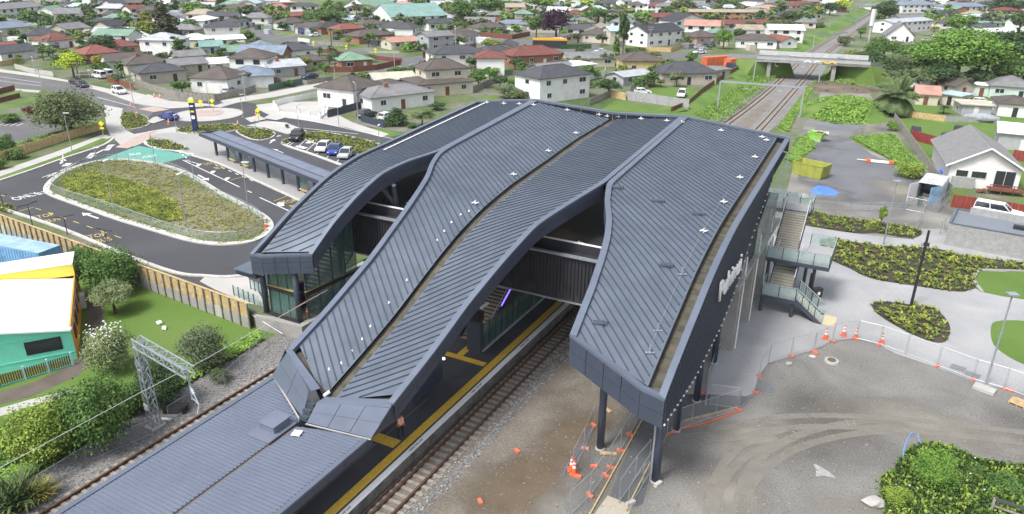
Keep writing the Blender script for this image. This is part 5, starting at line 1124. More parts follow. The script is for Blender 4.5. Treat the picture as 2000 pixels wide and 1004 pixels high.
# ------------------------------------------------------------------ the suburb: houses one by one
H_ = [  # x1 y1 x2 y2 depth h kind rise wall roof [opts]
 (57, 87, 125, 83, 9, 3, 'hip', 2, 'white', 'dark grey'), (109, 51, 158, 50, 14, 5.2, 'gable', 1.8, 'white', 'grey'), (277, 113, 343, 115, 9, 5.4, 'hip', 1.8, 'white', 'light grey'), (214, 140, 288, 134, 8, 2.8, 'gable', 1.5, 'white', 'brown'),
 (252, 148, 334, 141, 9, 2.8, 'hip', 2, 'cream', 'brown', dict(chim=True)), (277, 166, 366, 158, 9, 2.8, 'hip', 1.6, 'beige', 'dark grey'), (375, 180, 447, 184, 9, 3.4, 'hip', 2.2, 'white', 'brown'), (404, 82, 471, 80, 9, 5.2, 'hip', 1.6, 'white', 'dark grey'),
 (395, 107, 437, 105, 8, 2.6, 'gable', 1.4, 'pale blue', 'teal'), (440, 118, 497, 115, 8, 2.6, 'gable', 1.4, 'grey', 'green'), (350, 129, 403, 125, 7, 2.7, 'gable', 1.2, 'grey', 'grey'), (172, 125, 235, 119, 9, 2.7, 'hip', 2, 'brick', 'red'), (97, 97, 155, 91, 9, 2.7, 'hip', 2, 'white', 'dark red'),
 (212, 109, 276, 105, 9, 2.6, 'hip', 1.7, 'pink', 'dark red'), (-12, 73, 72, 65, 10, 2.9, 'hip', 2, 'cream', 'blue grey'), (-10, 42, 86, 32, 12, 5, 'gable', 2, 'white', 'grey'), (-8, 113, 44, 108, 8, 2.6, 'gable', 1.4, 'white', 'red'), (5, 122, 76, 113, 8, 2.6, 'gable', 1.6, 'white', 'dark grey'),
 (135, 69, 179, 67, 8, 2.6, 'hip', 1.6, 'white', 'grey'), (176, 60, 250, 55, 9, 2.6, 'hip', 1.6, 'white', 'dark grey'), (213, 63, 253, 59, 8, 2.6, 'gable', 1.6, 'cream', 'black'), (182, 19, 217, 17, 9, 5, 'gable', 1.7, 'white', 'dark grey'), (222, 28, 253, 26, 9, 5, 'gable', 1.7, 'white', 'dark grey'),
 (257, 39, 292, 37, 8, 5, 'gable', 1.4, 'white', 'dark red'), (325, 39, 356, 37, 8, 2.6, 'gable', 1.2, 'white', 'pale blue'), (455, 29, 500, 30, 8, 2.8, 'gable', 1.4, 'cream', 'brown'), (425, 91, 480, 88, 7, 2.4, 'gable', 1.0, 'white', 'white'), (108, 69, 137, 66, 7, 2.4, 'gable', 1, 'white', 'teal'),
 (340, 147, 408, 141, 8, 2.6, 'gable', 1.2, 'beige', 'grey'), (412, 141, 475, 137, 7, 2.4, 'gable', 1.0, 'white', 'white'), (447, 174, 536, 170, 9, 2.9, 'hip', 1.8, 'white', 'blue grey'),
 (503, 113, 546, 109, 8, 2.8, 'hip', 1.9, 'white', 'blue grey'), (548, 118, 619, 113, 9, 2.7, 'hip', 1.8, 'white', 'dark grey'), (530, 153, 597, 147, 9, 2.8, 'gable', 1.2, 'grey', 'light grey', dict(chim=True)), (592, 138, 642, 134, 7, 2.5, 'hip', 1.4, 'cream', 'brown'),
 (668, 138, 728, 134, 9, 2.7, 'hip', 1.7, 'brick', 'green'), (622, 206, 692, 214, 10, 4.0, 'hip', 2.2, 'white', 'brown'), (727, 220, 848, 205, 9, 3, 'hip', 1.6, 'white', 'grey', dict(chim=True)), (818, 191, 924, 182, 10, 2.9, 'hip', 1.2, 'cream', 'brown'),
 (735, 180, 813, 175, 8, 2.9, 'gable', 1.0, 'blue', 'cream'), (850, 142, 952, 137, 9, 4.9, 'hip', 1.8, 'white', 'dark grey'), (742, 192, 800, 186, 7, 2.4, 'hip', 1.2, 'grey', 'brown'), (955, 128, 1012, 119, 9, 2.9, 'hip', 2, 'yellow', 'dark grey'),
 (664, 72, 713, 68, 8, 2.7, 'hip', 1.8, 'brick', 'red'), (702, 87, 768, 81, 9, 2.7, 'hip', 1.9, 'brick', 'brown'), (765, 98, 838, 93, 8, 2.7, 'gable', 1.2, 'cream', 'salmon'), (838, 100, 886, 96, 8, 4.8, 'gable', 1.2, 'grey', 'grey'), (885, 84, 938, 79, 8, 2.8, 'hip', 1.6, 'white', 'brown'),
 (934, 69, 989, 66, 8, 2.7, 'hip', 1.8, 'cream', 'brown'), (838, 61, 886, 58, 8, 3.2, 'gable', 1.4, 'white', 'dark grey'), (765, 56, 872, 52, 26, 5, 'gable', 4.5, 'white', 'teal', dict(name='school_hall', cat='hall', label='long white hall with a broad teal green gabled roof and many annexes')), (722, 34, 778, 30, 20, 5, 'gable', 4, 'white', 'green', dict(name='school_hall', cat='hall', label='smaller white hall with green roof behind the broad teal roofed hall')),
 (628, 68, 682, 65, 9, 2.7, 'hip', 1.9, 'brick', 'black'), (710, 61, 756, 58, 8, 2.7, 'hip', 1.5, 'white', 'brown'), (520, 43, 577, 38, 8, 2.7, 'hip', 1.5, 'brick', 'dark red'), (560, 59, 602, 55, 8, 2.8, 'hip', 1.9, 'white', 'brown'), (547, 44, 606, 40, 8, 2.7, 'gable', 1.3, 'brick', 'red'),
 (568, 31, 621, 31, 8, 4.8, 'hip', 1.5, 'white', 'dark grey'), (536, 23, 578, 22, 8, 4.5, 'flat', 0, 'orange brick', 'salmon'), (938, 46, 1000, 42, 10, 2.8, 'gable', 1.5, 'brick', 'grey'), (830, 33, 871, 31, 10, 2.8, 'hip', 2, 'cream', 'green'),
 (1003, 132, 1098, 126, 9, 3.2, 'hip', 2.2, 'brick', 'dark red'), (1060, 158, 1122, 152, 7, 2.8, 'gable', 1.2, 'grey', 'grey'), (1110, 132, 1200, 130, 8, 2.7, 'gable', 1.3, 'cream', 'grey'), (1122, 152, 1162, 148, 8, 3.0, 'flat', .3, 'white', 'white'), (1054, 203, 1150, 190, 9, 5.4, 'hip', 2.0, 'white', 'dark grey', dict(label='white two storey house with dark hipped roof directly behind the station roof')),
 (1133, 82, 1190, 85, 9, 3, 'hip', 2, 'cream', 'brown'), (1191, 87, 1242, 86, 9, 5, 'gable', 1.2, 'cream', 'pale blue'), (1263, 93, 1330, 86, 10, 5.2, 'gable', 2.2, 'white', 'black'), (1318, 65, 1378, 61, 10, 5, 'front', 2.6, 'white', 'black'), (1360, 88, 1399, 86, 8, 2.8, 'hip', 2, 'pink', 'brown'),
 (1216, 148, 1292, 148, 9, 4, 'hip', 2, 'yellow', 'brown'), (1217, 168, 1270, 161, 6, 2.4, 'gable', .8, 'grey', 'light grey'), (1295, 167, 1398, 165, 9, 3, 'hip', 2.3, 'beige', 'dark grey'), (1373, 160, 1425, 153, 6, 2.4, 'flat', .4, 'beige', 'grey'), (1437, 93, 1516, 96, 9, 2.9, 'hip', 1.8, 'white', 'brown'),
 (1340, 42, 1502, 43, 9, 4.8, 'gable', 1.0, 'orange brick', 'tan', dict(nw=9, label='long two storey orange brick motel with tan roof near the railway')), (1404, 59, 1502, 58, 9, 2.8, 'gable', 1.4, 'grey', 'dark red', dict(nw=6)), (1265, 46, 1332, 43, 8, 2.7, 'hip', 1.8, 'brick', 'dark red'), (1195, 36, 1231, 33, 8, 2.7, 'gable', 1.4, 'cream', 'brown'),
 (1218, 18, 1250, 17, 8, 4.6, 'gable', 1.4, 'white', 'grey'), (1243, 12, 1297, 12, 9, 2.8, 'hip', 2, 'white', 'dark grey'), (1177, 15, 1208, 15, 8, 2.8, 'gable', 1.5, 'white', 'dark grey'), (1005, 39, 1050, 36, 9, 2.8, 'front', 2, 'white', 'dark red'), (995, 57, 1032, 56, 8, 2.6, 'gable', 1.2, 'white', 'red'),
 (1110, 36, 1152, 33, 9, 3, 'gable', 1.2, 'white', 'cream'), (1116, 49, 1146, 47, 8, 2.7, 'hip', 1.8, 'brick', 'brown'), (1100, 84, 1139, 82, 6, 2.6, 'flat', .3, 'cream', 'cream'), (1500, 42, 1552, 40, 9, 2.8, 'gable', 1.6, 'orange brick', 'dark grey'), (1583, 39, 1603, 38, 7, 2.6, 'front', 1.5, 'white', 'grey'), (1548, 32, 1585, 30, 8, 2.7, 'hip', 1.5, 'brick', 'brown'),
 (1570, 52, 1592, 50, 7, 2.5, 'gable', 1.2, 'mint', 'teal'), (1500, 14, 1540, 13, 8, 2.7, 'hip', 1.5, 'white', 'grey'), (1548, 16, 1590, 15, 8, 2.7, 'hip', 1.5, 'cream', 'dark red'), (1490, 88, 1525, 94, 7, 2.6, 'gable', 1.4, 'white', 'red')]
R_ = [(1730, 80, 1783, 82, 9, 2.4, 'front', 5.2, 'white', 'grey', dict(label='white A-frame house with steep grey roof and one gable window', ov=.7)), (1739, 66, 1816, 60, 9, 5, 'gable', 1.0, 'white', 'light grey'), (1760, 26, 1828, 25, 11, 5, 'hip', 2, 'white', 'blue grey'), (1848, 30, 1926, 29, 11, 5, 'hip', 2, 'white', 'blue grey'),
 (1760, 46, 1830, 42, 8, 2.6, 'gable', 1.3, 'grey', 'grey'), (1885, 56, 1968, 55, 8, 2.6, 'flat', 1, 'mint', 'teal'), (1910, 79, 1988, 76, 9, 3, 'gable', 1.4, 'grey', 'white'), (1812, 176, 1842, 174, 7, 2.8, 'flat', .4, 'white', 'white'), (1787, 204, 1830, 207, 7, 2.7, 'gable', 1.4, 'cream', 'salmon'), (1834, 203, 1872, 209, 5, 2.4, 'flat', .3, 'cream', 'pale blue'),
 (1862, 187, 1900, 186, 6, 2.5, 'front', 1.4, 'beige', 'brown'), (1930, 190, 2014, 196, 9, 3, 'hip', 2, 'mint', 'grey'), (1900, 186, 1930, 189, 6, 2.6, 'flat', .3, 'mint', 'white'), (1946, 226, 2012, 231, 8, 2.8, 'hip', 1.2, 'white', 'brown'), (1876, 225, 1934, 228, 6, 2.3, 'flat', .3, 'grey', 'cream'), (1700, 20, 1730, 18, 8, 2.6, 'hip', 1.6, 'white', 'grey'),
 (1945, 290, 2040, 300, 8, 3.2, 'gable', 1.0, 'grey', 'white', dict(label='grey walled building with whitish roof patched brown at the right edge of the photo'))]
for h_ in H_+[]:
    a = h_[:10]; k = h_[10] if len(h_) > 10 else {}; near = max(a[1], a[3]) > 66
    house(*a, detail=near, **k)
for h_ in R_:
    a = h_[:10]; k = h_[10] if len(h_) > 10 else {}; house(*a, z=0, detail=max(a[1], a[3]) > 60, **k)
# upper storey of the two tier house
p = G(834, 188, BZ); q = G(915, 182, BZ)
u = house(834, 188, 915, 182, 7, 2.7, 'hip', 1.9, 'cream', 'brown', label='two tier brown roofed house, upper storey above the skirt roof', door=False); u.location[2] = BZ+3.0; u.location[0] -= 1.0; u.location[1] += 1.2
# filler houses beyond, in rows between the streets
RD_ = ([(0, 135), (60, 143), (140, 160), (215, 182), (300, 210), (400, 206), (520, 180), (650, 158), (830, 122), (1020, 84), (1060, 78)], [(500, 62), (530, 74), (650, 92), (800, 120)], [(1040, 92), (1180, 104), (1400, 110)])
def nearroad(px, py, m):
    for pts in RD_:
        for (ax_, ay), (bx, by_) in zip(pts, pts[1:]):
            t_ = max(0, min(1, ((px-ax_)*(bx-ax_)+(py-ay)*(by_-ay)*6)/((bx-ax_)**2+(by_-ay)**2*6+1e-6)))
            if abs(py-(ay+(by_-ay)*t_)) < m and abs(px-(ax_+(bx-ax_)*t_)) < 30: return True
    return False
FH = []; rf = random.Random(5); cnt = 0; an = R(8)
for r in range(66):
    for c in range(74):
        X, Y = -570+c*16+rf.uniform(-2.5, 2.5), 120+r*18.5+rf.uniform(-2, 2); x = X*math.cos(an)-Y*math.sin(an)*.2; y = Y
        v = np.array([x, y, BZ])-CC; wz = v@CF
        if wz < 20: continue
        px, py = 1000+FPX*(v@CR)/wz, 502-FPX*(v@CU)/wz
        if not (-30 < px < 2030) or py < -22 or py > 150: continue
        if -50 < x < 2 and y > 60: continue
        if 555 < px < 715 and py < 26: continue
        if py > 50 and nearroad(px, py, 12): continue
        if px > 1690 and 60 < py: continue
        if px > 1280 and py > 95: continue
        if py > 150 or (px > 120 and py > 100 and px < 240): continue
        if any((x-o[0])**2+(y-o[1])**2 < (o[2]+5.2)**2 for o in OCC): continue
        if 40 < x < 60 and y > 300: pass
        rc = rf.choice(['dark grey', 'grey', 'brown', 'light grey', 'blue grey', 'dark red', 'brown', 'grey', 'dark grey', 'salmon', 'light grey', 'grey', 'white', 'black', 'brown', 'dark grey', 'tan', 'green', 'pale blue']); wc = rf.choice(['white', 'white', 'cream', 'white', 'brick', 'white', 'grey', 'beige'])
        L = rf.uniform(8.5, 14); rz = AZ*rf.choice((1, 1, 1, .4))+rf.choice((0, 0, PI/2))*1+rf.uniform(-.12, .12); random.seed(cnt)
        FH.append((wz, px, py, rf.uniform(6.5, 8.5), rf.choice((2.6, 2.7, 2.8, 4.8)), rf.choice(('hip', 'hip', 'gable')), rf.uniform(1.4, 2.2), wc, rc, x, y, L, rz)); OCC.append((x, y, L*.6)); cnt += 1
FH.sort(); NF = []
for i, (wz, px, py, dp, h, kd, rs, wc, rc, x, y, L, rz) in enumerate(FH):
    zz_ = BZ if x < -45 else 0
    if i < 165: house(px, py, px, py, dp, h, kd, rs, wc, rc, z=zz_, loc=(x, y, L, rz), detail=False); OCC.pop(); continue
    NF.append((dp, h, kd, rs, wc, rc, x, y, L, rz, zz_))
me_f = bpy.data.meshes.new('distant_houses'); V_, F_f, MI = [], [], []; MN = []
for dp, h, kd, rs, wc, rc, x, y, L, rz, zz_ in NF:
    a_ = MB().box((L/2, dp/2, h/2-.1), (L, dp, h+.1)); b_ = roofmesh(L, dp, h, rs, kd); c_ = MB(); [c_.box(((k+.5)*L/4, -.03, 1.6), (1.6, .1, 1.1)) for k in range(4)]
    for q_, m_ in ((a_, wallm(wc)), (b_, roofm(rc)), (c_, M_WIN)):
        if m_ not in MN: MN.append(m_)
        k0 = len(V_); V_ += [(x+u*math.cos(rz)-v*math.sin(rz), y+u*math.sin(rz)+v*math.cos(rz), zz_+w2) for u, v, w2 in q_.v]; F_f += [tuple(k0+j for j in f) for f in q_.f]; MI += [MN.index(m_)]*len(q_.f)
me_f.from_pydata(V_, [], F_f); [me_f.materials.append(m_) for m_ in MN]; me_f.polygons.foreach_set('material_index', MI); o = bpy.data.objects.new('distant_houses', me_f); COL.objects.link(o); o['kind'] = 'stuff'
print('filler houses', cnt)
random.seed(11)
# orange brick chimney, containers, hoardings
for (x1, y1, x2, y2, nm) in ((1380, 130, 1428, 126, 'left'), (1425, 134, 1462, 130, 'right')):
    p, q = G(x1, y1, BZ), G(x2, y2, BZ); w_ = np.hypot(*(q-p)[:2]); rz = math.atan2(q[1]-p[1], q[0]-p[0]); t = thing('shipping_container', f'orange shipping container beside the dark roofed house, {nm} one of the two', 'container', tuple(p), rz, 'orange containers')
    mo = mat('container_orange', (.55, .13, .05), .6, var=.15); mb = MB(); mb.box((w_/2, 1.2, 1.3), (w_, 2.4, 2.6)); mb.build('body', mo, t)
    for i in range(int(w_/.6)): mb = MB(); mb.box((.3+i*.6, -.03, 1.3), (.25, .06, 2.3)); mb.build('corrugation', mo, t)
    for x in (.06, w_-.06): mb = MB(); mb.box((x, -.02, 1.3), (.15, .12, 2.62)); mb.build('corner_post', mo, t)
# ------------------------------------------------------------------ bridge over the railway
br = thing('rail_overbridge', 'pale concrete road bridge crossing the railway, with white panel parapets', 'bridge', (-30, 236, 0), world=True)
D1, D2 = G(1385, 112, 5.6), G(1700, 128, 5.2); D1 = G(1478, 116, 5.2); D0 = G(1370, 112, BZ+.2); D3 = G(1790, 135, 2.5)
def bpar(a, b, w_, h, z, n, m, nm, off):
    a, b = np.array(a[:2]), np.array(b[:2]); d = (b-a)/n; L = np.hypot(*d); rz = math.atan2(d[1], d[0]); nr = np.array([-d[1], d[0]])/L
    for i in range(n): e = a+d*(i+.5)+nr*off; mb = MB(); mb.box((e[0], e[1], z), (L*.985, w_, h), rz); wb(mb, nm, m, br)
bpar(D1, D2, 10, .7, 5.0, 6, M_CONCD, 'deck_span', 5.0); 
d_ = (D2-D1)[:2]; nrm = np.array([-d_[1], d_[0]])/np.hypot(*d_)
mb = MB(); a, b = D1[:2], D2[:2]; mb.add([(*(a+nrm*.4), 5.37), (*(b+nrm*.4), 5.37), (*(b+nrm*9.6), 5.37), (*(a+nrm*9.6), 5.37)], [(0, 1, 2, 3)]); wb(mb, 'road_surface', M_ASPH2, br)
bpar(D1, D2, .2, 1.3, 5.35, 14, M_CONCL, 'parapet_panel', .1); bpar(D1, D2, .2, 1.2, 6.05, 14, mat('grey_white_panel', (.46, .47, .47), .7, var=.1), 'parapet_panel', 9.9); bpar(D1, D2, .16, .12, 6.1, 10, M_STEEL, 'handrail', .1)
for f in (.12, .70):
    e = a+(b-a)*f; mb = MB(); mb.box((e[0]+nrm[0]*5, e[1]+nrm[1]*5, 2.3), (1.0, 8.5, 4.7), math.atan2(d_[1], d_[0])); wb(mb, 'pier', M_CONCD, br)
for s0, s1, z0, z1 in ((D0, D1, BZ+.1, 5.3), (D2, D3, 5.3, .8)):   # ramps
    s0, s1 = s0[:2], s1[:2]; dd = s1-s0; n2 = np.array([-dd[1], dd[0]])/np.hypot(*dd); mb = MB()
    vs = [(*s0, z0), (*s1, z1), (*(s1+n2*10), z1), (*(s0+n2*10), z0)]; vb = [(*(s0-n2*3), -.3), (*(s1-n2*3), -.3), (*(s1+n2*13), -.3), (*(s0+n2*13), -.3)]
    mb.add(vs+vb, [(0, 1, 2, 3), (0, 4, 5, 1), (1, 5, 6, 2), (2, 6, 7, 3), (3, 7, 4, 0)]); wb(mb, 'approach_ramp', M_GRASS2, br); mb = MB(); mb.add([(a_, b_, c_+.02) for a_, b_, c_ in vs], [(0, 1, 2, 3)]); wb(mb, 'ramp_surface', M_ASPH2, br)
    for o_ in (.15, 9.85):
        for i in range(7): u, v = s0+dd*i/7+n2*o_, s0+dd*(i+1)/7+n2*o_; zu, zv = z0+(z1-z0)*i/7, z0+(z1-z0)*(i+1)/7; mb = MB(); mb.bar((*u, zu+.55), (*v, zv+.55), .08, .08); mb.bar((*u, zu+1.0), (*v, zv+1.0), .08, .08); mb.bar((*u, zu+.45), (*v, zv+.45), .12, .75); mb.box((u[0], u[1], zu+.5), (.1, .1, 1.1)); wb(mb, 'railing', M_STEEL, br)
for f, c in ((.42, 'white'), (.55, 'ochre')):
    e = a+(b-a)*f-nrm*.05; m_ = M_WHITE if c == 'white' else M_TACT; mb = MB(); u = (b-a)/np.hypot(*(b-a)); P = [(0, 5.0), (1.2, 5.6), (2.4, 5.0), (3.6, 5.6), (4.8, 5.0)]
    for (x0, z0), (x1, z1) in zip(P, P[1:]): mb.bar((e[0]+u[0]*x0, e[1]+u[1]*x0, z0), (e[0]+u[0]*x1, e[1]+u[1]*x1, z1), .12, .3)
    wb(mb, 'zigzag_ornament', m_, br, label=f'{c} zigzag ornament on the parapet')
# ------------------------------------------------------------------ overhead line masts along the railway
def portal(l, r, tl, tr, lab):
    a, b = G(*l, 0), G(*r, 0); ha, hb = HT(*l, tl, 0), HT(*r, tr, 0); h = (ha+hb)/2; t = thing('catenary_portal', lab, 'catenary portal', tuple((a+b)/2*[1, 1, 0]), world=True, group='overhead line portals')
    for c in (a, b): mb = MB(); mb.box((c[0], c[1], h/2), (.3, .3, h)); wb(mb, 'mast', M_STEEL, t)
    mb = MB(); mb.bar((a[0], a[1], h), (b[0], b[1], h), .3, .35); wb(mb, 'beam', M_STEEL, t)
    for f in (.3, .7): e = a+(b-a)*f; mb = MB(); mb.tube((e[0], e[1], h), (e[0], e[1], h-1.1), .05, n=5); mb.tube((e[0], e[1], h-1), (e[0]+.9, e[1], h-1.2), .03, n=5); wb(mb, 'registration_arm', M_STEEL, t)
portal((1401, 214), (1562, 229), 158, 172, 'grey steel overhead line portal nearest behind the station'); portal((1471, 160), (1598, 166), 117, 126, 'grey steel overhead line portal just before the overbridge')
portal((1588, 92), (1651, 84), 66, 67, 'grey steel overhead line portal first beyond the overbridge'); portal((1618, 60), (1672, 54), 38, 38, 'grey steel overhead line portal second beyond the overbridge'); portal((1660, 32), (1704, 28), 14, 14, 'grey steel overhead line portal far up the line')
tw = thing('antenna_mast', 'tall pale mast with a long white panel antenna beside the overbridge', 'mast', tuple(G(1692, 103, 1)), 0); hh = HT(1692, 103, 18, 1)
MB().tube((0, 0, -1), (0, 0, hh), .35, .25, 8).build('pole', M_CONCL, tw); mb = MB(); mb.tube((0, 0, hh*.62), (0, 0, hh), .75, .75, 8); mb.build('antenna_cover', M_FRAME, tw)
# ------------------------------------------------------------------ street furniture of the suburb
for a in ((266, 230, 145), (83, 173, 127), (70, 145, 110), (157, 158, 122), (86, 62, 32), (480, 195, 135), (529, 70, 39), (655, 165, 120), (771, 138, 85), (890, 108, 50), (1089, 88, 50), (1268, 99, 52), (1058, 94, 69), (1140, 20, 0), (1412, 60, 30), (300, 30, 8), (412, 28, 10), (910, 42, 15)): pole(*a)
for a in ((222, 407, 315), (366, 451, 341), (486, 415, 317), (380, 356, 300), (304, 322, 258), (190, 317, 288), (141, 296, 221), (409, 208, 160), (179, 172, 137), (475, 230, 185), (662, 247, 210), (500, 262, 232), (585, 262, 205), (741, 282, 245), (640, 205, 160), (345, 258, 225)): pole(*a, r=.07, kind='lamp')
pole(700, 241, 172, r=.09, kind='curve'); pole(1132, 60, 35, r=.08, kind='curve')
for a in ((68, 457, 400), (132, 458, 424), (209, 474, 450), (8, 408, 379)): pole(*a, r=.06, kind='black')
g = G(131, 342, BZ); t = thing('round_sign', 'round white road sign on a post at the tip of the swale island', 'road sign', tuple(g)); MB().tube((0, 0, 0), (0, 0, 2.6), .04, n=6).build('post', M_STEEL, t); mb = MB(); mb.tube((0, -.05, 2.4), (-.02, -.09, 2.41), .62, n=16); mb.build('disc', M_FRAME, t)
def yellowsign(px, py, lab):
    g = G(px, py, BZ); t = thing('warning_sign', lab, 'road sign', tuple(g), AZ, 'yellow warning signs'); MB().tube((0, 0, 0), (0, 0, 2.4), .05, n=6).build('post', M_STEEL, t); my = mat('sign_yellow', (.75, .68, .02), .5)
    mb = MB(); mb.add([(0, -.06, 1.9), (.5, -.06, 2.4), (0, -.06, 2.9), (-.5, -.06, 2.4), (0, -.03, 1.9), (.5, -.03, 2.4), (0, -.03, 2.9), (-.5, -.03, 2.4)], [(0, 1, 2, 3), (7, 6, 5, 4)]); mb.build('diamond_plate', my, t); mb = MB(); mb.box((0, -.05, 1.6), (.7, .03, .35)); mb.build('lower_plate', my, t)
for a in ((203, 268, 'yellow diamond warning sign at the end of the paling fence'), (506, 240, 'yellow diamond warning sign by the white pillar wall'), (734, 112, 'yellow sign furthest right along the side street'), (677, 105, 'yellow sign by the middle of the side street'), (613, 97, 'yellow sign furthest left along the side street'), (395, 222, 'yellow chevron sign left on the roundabout'), (417, 220, 'yellow chevron sign right on the roundabout')): yellowsign(*a)
# digital totem
g = G(383, 258, BZ); h = HT(383, 258, 192, BZ); t = thing('station_totem', 'tall navy station totem with yellow band and white top at the roundabout', 'totem', tuple(g), AZ)
mb = MB(); mb.box((0, 0, h*.45), (.9, .5, h*.9)); mb.build('column', mat('totem_navy', (.012, .022, .09), .4), t); mb = MB(); mb.box((0, 0, h*.93), (1.0, .55, h*.10)); mb.build('yellow_band', mat('sign_yellow', (.75, .68, .02)), t)
mb = MB(); mb.box((0, 0, h*.99), (.6, .5, h*.04)); mb.build('top_cap', M_WHITE, t)
for k, (z_, hh) in enumerate(((.45, .10), (.62, .05), (.78, .04))): mb = MB(); mb.box((0, -.27, h*z_), (.6, .04, h*hh)); mb.build('display_panel', M_WHITE if k != 1 else mat('sign_yellow', (.75, .68, .02)), t)
# walls and fences
fence([(535, 208), (560, 201), (590, 196), (620, 190)], 1.2, M_WHITE, 'white pillared front wall beside the road, with open panels, street side', post=2.6, wpost=M_WHITE)
pw = thing('pillar_wall', 'low white garden wall with square pillars around a bare yard near the roundabout', 'wall', tuple(G(540, 218, BZ)), world=True)
P_ = GP([(536, 210), (545, 222), (585, 226), (625, 232), (640, 221), (622, 206)], BZ)
for a, b in zip(P_[:4], P_[1:5]):
    a, b = np.array(a), np.array(b); n = max(1, int(np.hypot(*(b-a))/2.6)); d = (b-a)/n; rz = math.atan2(d[1], d[0])
    for i in range(n+1):
        mb = MB(); e = a+d*i; mb.box((e[0], e[1], BZ+.65), (.42, .42, 1.3), rz); wb(mb, 'pillar', M_WHITE, pw)
        if i < n: e = a+d*(i+.5); mb = MB(); mb.box((e[0], e[1], BZ+.2), (np.hypot(*d), .18, .4), rz); wb(mb, 'base_wall', M_WHITE, pw)
sheet('bare_yard', [(545, 212), (560, 204), (610, 196), (625, 204), (618, 222), (560, 221)], M_BROWN, .02)
fence([(640, 230), (668, 222), (722, 208)], 1.5, mat('navy_fence', (.03, .045, .07), .6), 'navy board fence beside the white house with dark brown roof', boards=4)
fence([(706, 237), (750, 250)], 1.3, mat('navy_fence', (.03, .045, .07)), 'navy pillared front fence with white infill panels beside the parked dark car', wpost=mat('navy_fence', (.03, .045, .07)))
FN = [([(265, 165), (300, 178), (345, 192), (420, 198), (478, 186), (500, 178)], 1.5, M_TIMBERG, 'long brown grey board fence along the footpath above the roundabout'), ([(210, 160), (262, 176)], 1.5, M_TIMBERR, 'dark red brown fence right of the bluish tree'), ([(-10, 186), (30, 176)], 1.2, M_TIMBERR, 'dark red fence at the left edge of the photo'), ([(-10, 203), (40, 190)], 1.0, M_TIMBERR, 'low red fence around the left edge garden'),
      ([(0, 317), (60, 297), (130, 274), (198, 254)], 1.5, M_TIMBER, 'long pine paling fence beside the bus road on the left'), ([(30, 134), (58, 142), (105, 150)], 1.3, M_CONCL, 'pale block wall beside the main road top left'), ([(0, 130), (48, 122)], 1.4, M_TIMBER, 'pale timber fence far left above the main road'),
      ([(525, 178), (560, 170), (592, 165)], 1.5, mat('green_fence', (.07, .13, .10), .7), 'dark green fence around the corner lawn'), ([(535, 160), (600, 166), (650, 158)], 1.2, M_TIMBERG, 'grey paling fence in front of the brick chimney house'), ([(640, 142), (690, 141), (735, 137), (783, 126)], 1.5, M_TIMBERR, 'red brown fence beside the green roofed house'), ([(712, 114), (760, 120), (786, 122)], 1.3, M_TIMBERR, 'red brown fence behind the corner garden'), ([(620, 101), (672, 109)], 1.2, M_TIMBERR, 'dark red fence strip left of the green roofed house'),
      ([(826, 113), (880, 107), (930, 95)], 1.8, M_TIMBERR, 'red brown fence along the bend of the road'), ([(940, 72), (1000, 77), (1035, 70)], 1.8, M_TIMBERR, 'bright red brown fence beside the side road by the purple tree'), ([(922, 182), (970, 160)], 1.5, M_TIMBERG, 'grey fence running up from the two tier house'), ([(720, 104), (780, 104)], .7, M_CONCL, 'low pale garden wall before the salmon roofed house'), ([(582, 80), (605, 83)], 1.2, M_WHITE, 'white pillar wall by the top road bend'), ([(610, 86), (672, 91)], 1.3, M_TIMBERG, 'grey fence beside the white parked car'),
      ([(1222, 195), (1262, 200), (1305, 207), (1345, 212)], 2.0, M_BLOCKW, 'tall pale grey panel fence across the lawn behind the station'), ([(1193, 190), (1222, 196)], 1.6, M_TIMBER, 'short yellow timber fence left of the pale panel fence'), ([(1150, 207), (1195, 187)], 1.5, M_TIMBERG, 'weathered fence beside the white house behind the station'), ([(1310, 220), (1345, 205), (1372, 180), (1420, 148), (1460, 126)], 1.1, M_TIMBERR, 'dark fence running along the top of the grass bank'), ([(1230, 180), (1262, 165), (1296, 147)], 1.7, M_BLOCKW, 'pale panel fence beside the little grey garage'), ([(1152, 156), (1180, 150), (1182, 142)], 1.6, M_WHITE, 'white fence corner beside the yellow house'),
      ([(1258, 100), (1310, 102), (1350, 87)], 1.5, M_TIMBER, 'pale timber fence beside the white gabled house'), ([(1095, 96), (1155, 95)], 1.6, mat('hedge_green', (.03, .07, .02), .9, var=.5, scale=2, bump=1), 'clipped dark green hedge before the white gabled house'), ([(1180, 45), (1210, 37)], 1.5, M_CONCL, 'pale wall along the far side street')]
for p, h, m, l in FN: fence(p, h, m, l, boards=3 if 'paling' in l or 'board' in l else None, post=3)
for p, h, m, l in (([(1745, 236), (1790, 300), (1822, 350), (1856, 384)], 1.7, M_TIMBERG, 'dark weathered fence dividing the yard from the back gardens'), ([(1778, 272), (1842, 290)], 1.8, M_TIMBERM, 'maroon fence behind the parked black car'), ([(1856, 404), (1930, 414), (2040, 432)], 1.8, M_TIMBERM, 'maroon fence behind the white pickup'), ([(1975, 312), (2040, 322)], 1.8, M_TIMBERM, 'maroon fence right of the grey gabled house'), ([(1752, 226), (1845, 238)], 1.3, M_TIMBER, 'brown yellow fence beneath the date palm'), ([(1845, 238), (1950, 240)], 1.2, M_BLOCKW, 'blue grey metal fence right of the yellow brown one')):
    fence(p, h, m, l, z=0, post=2.6, boards=4)
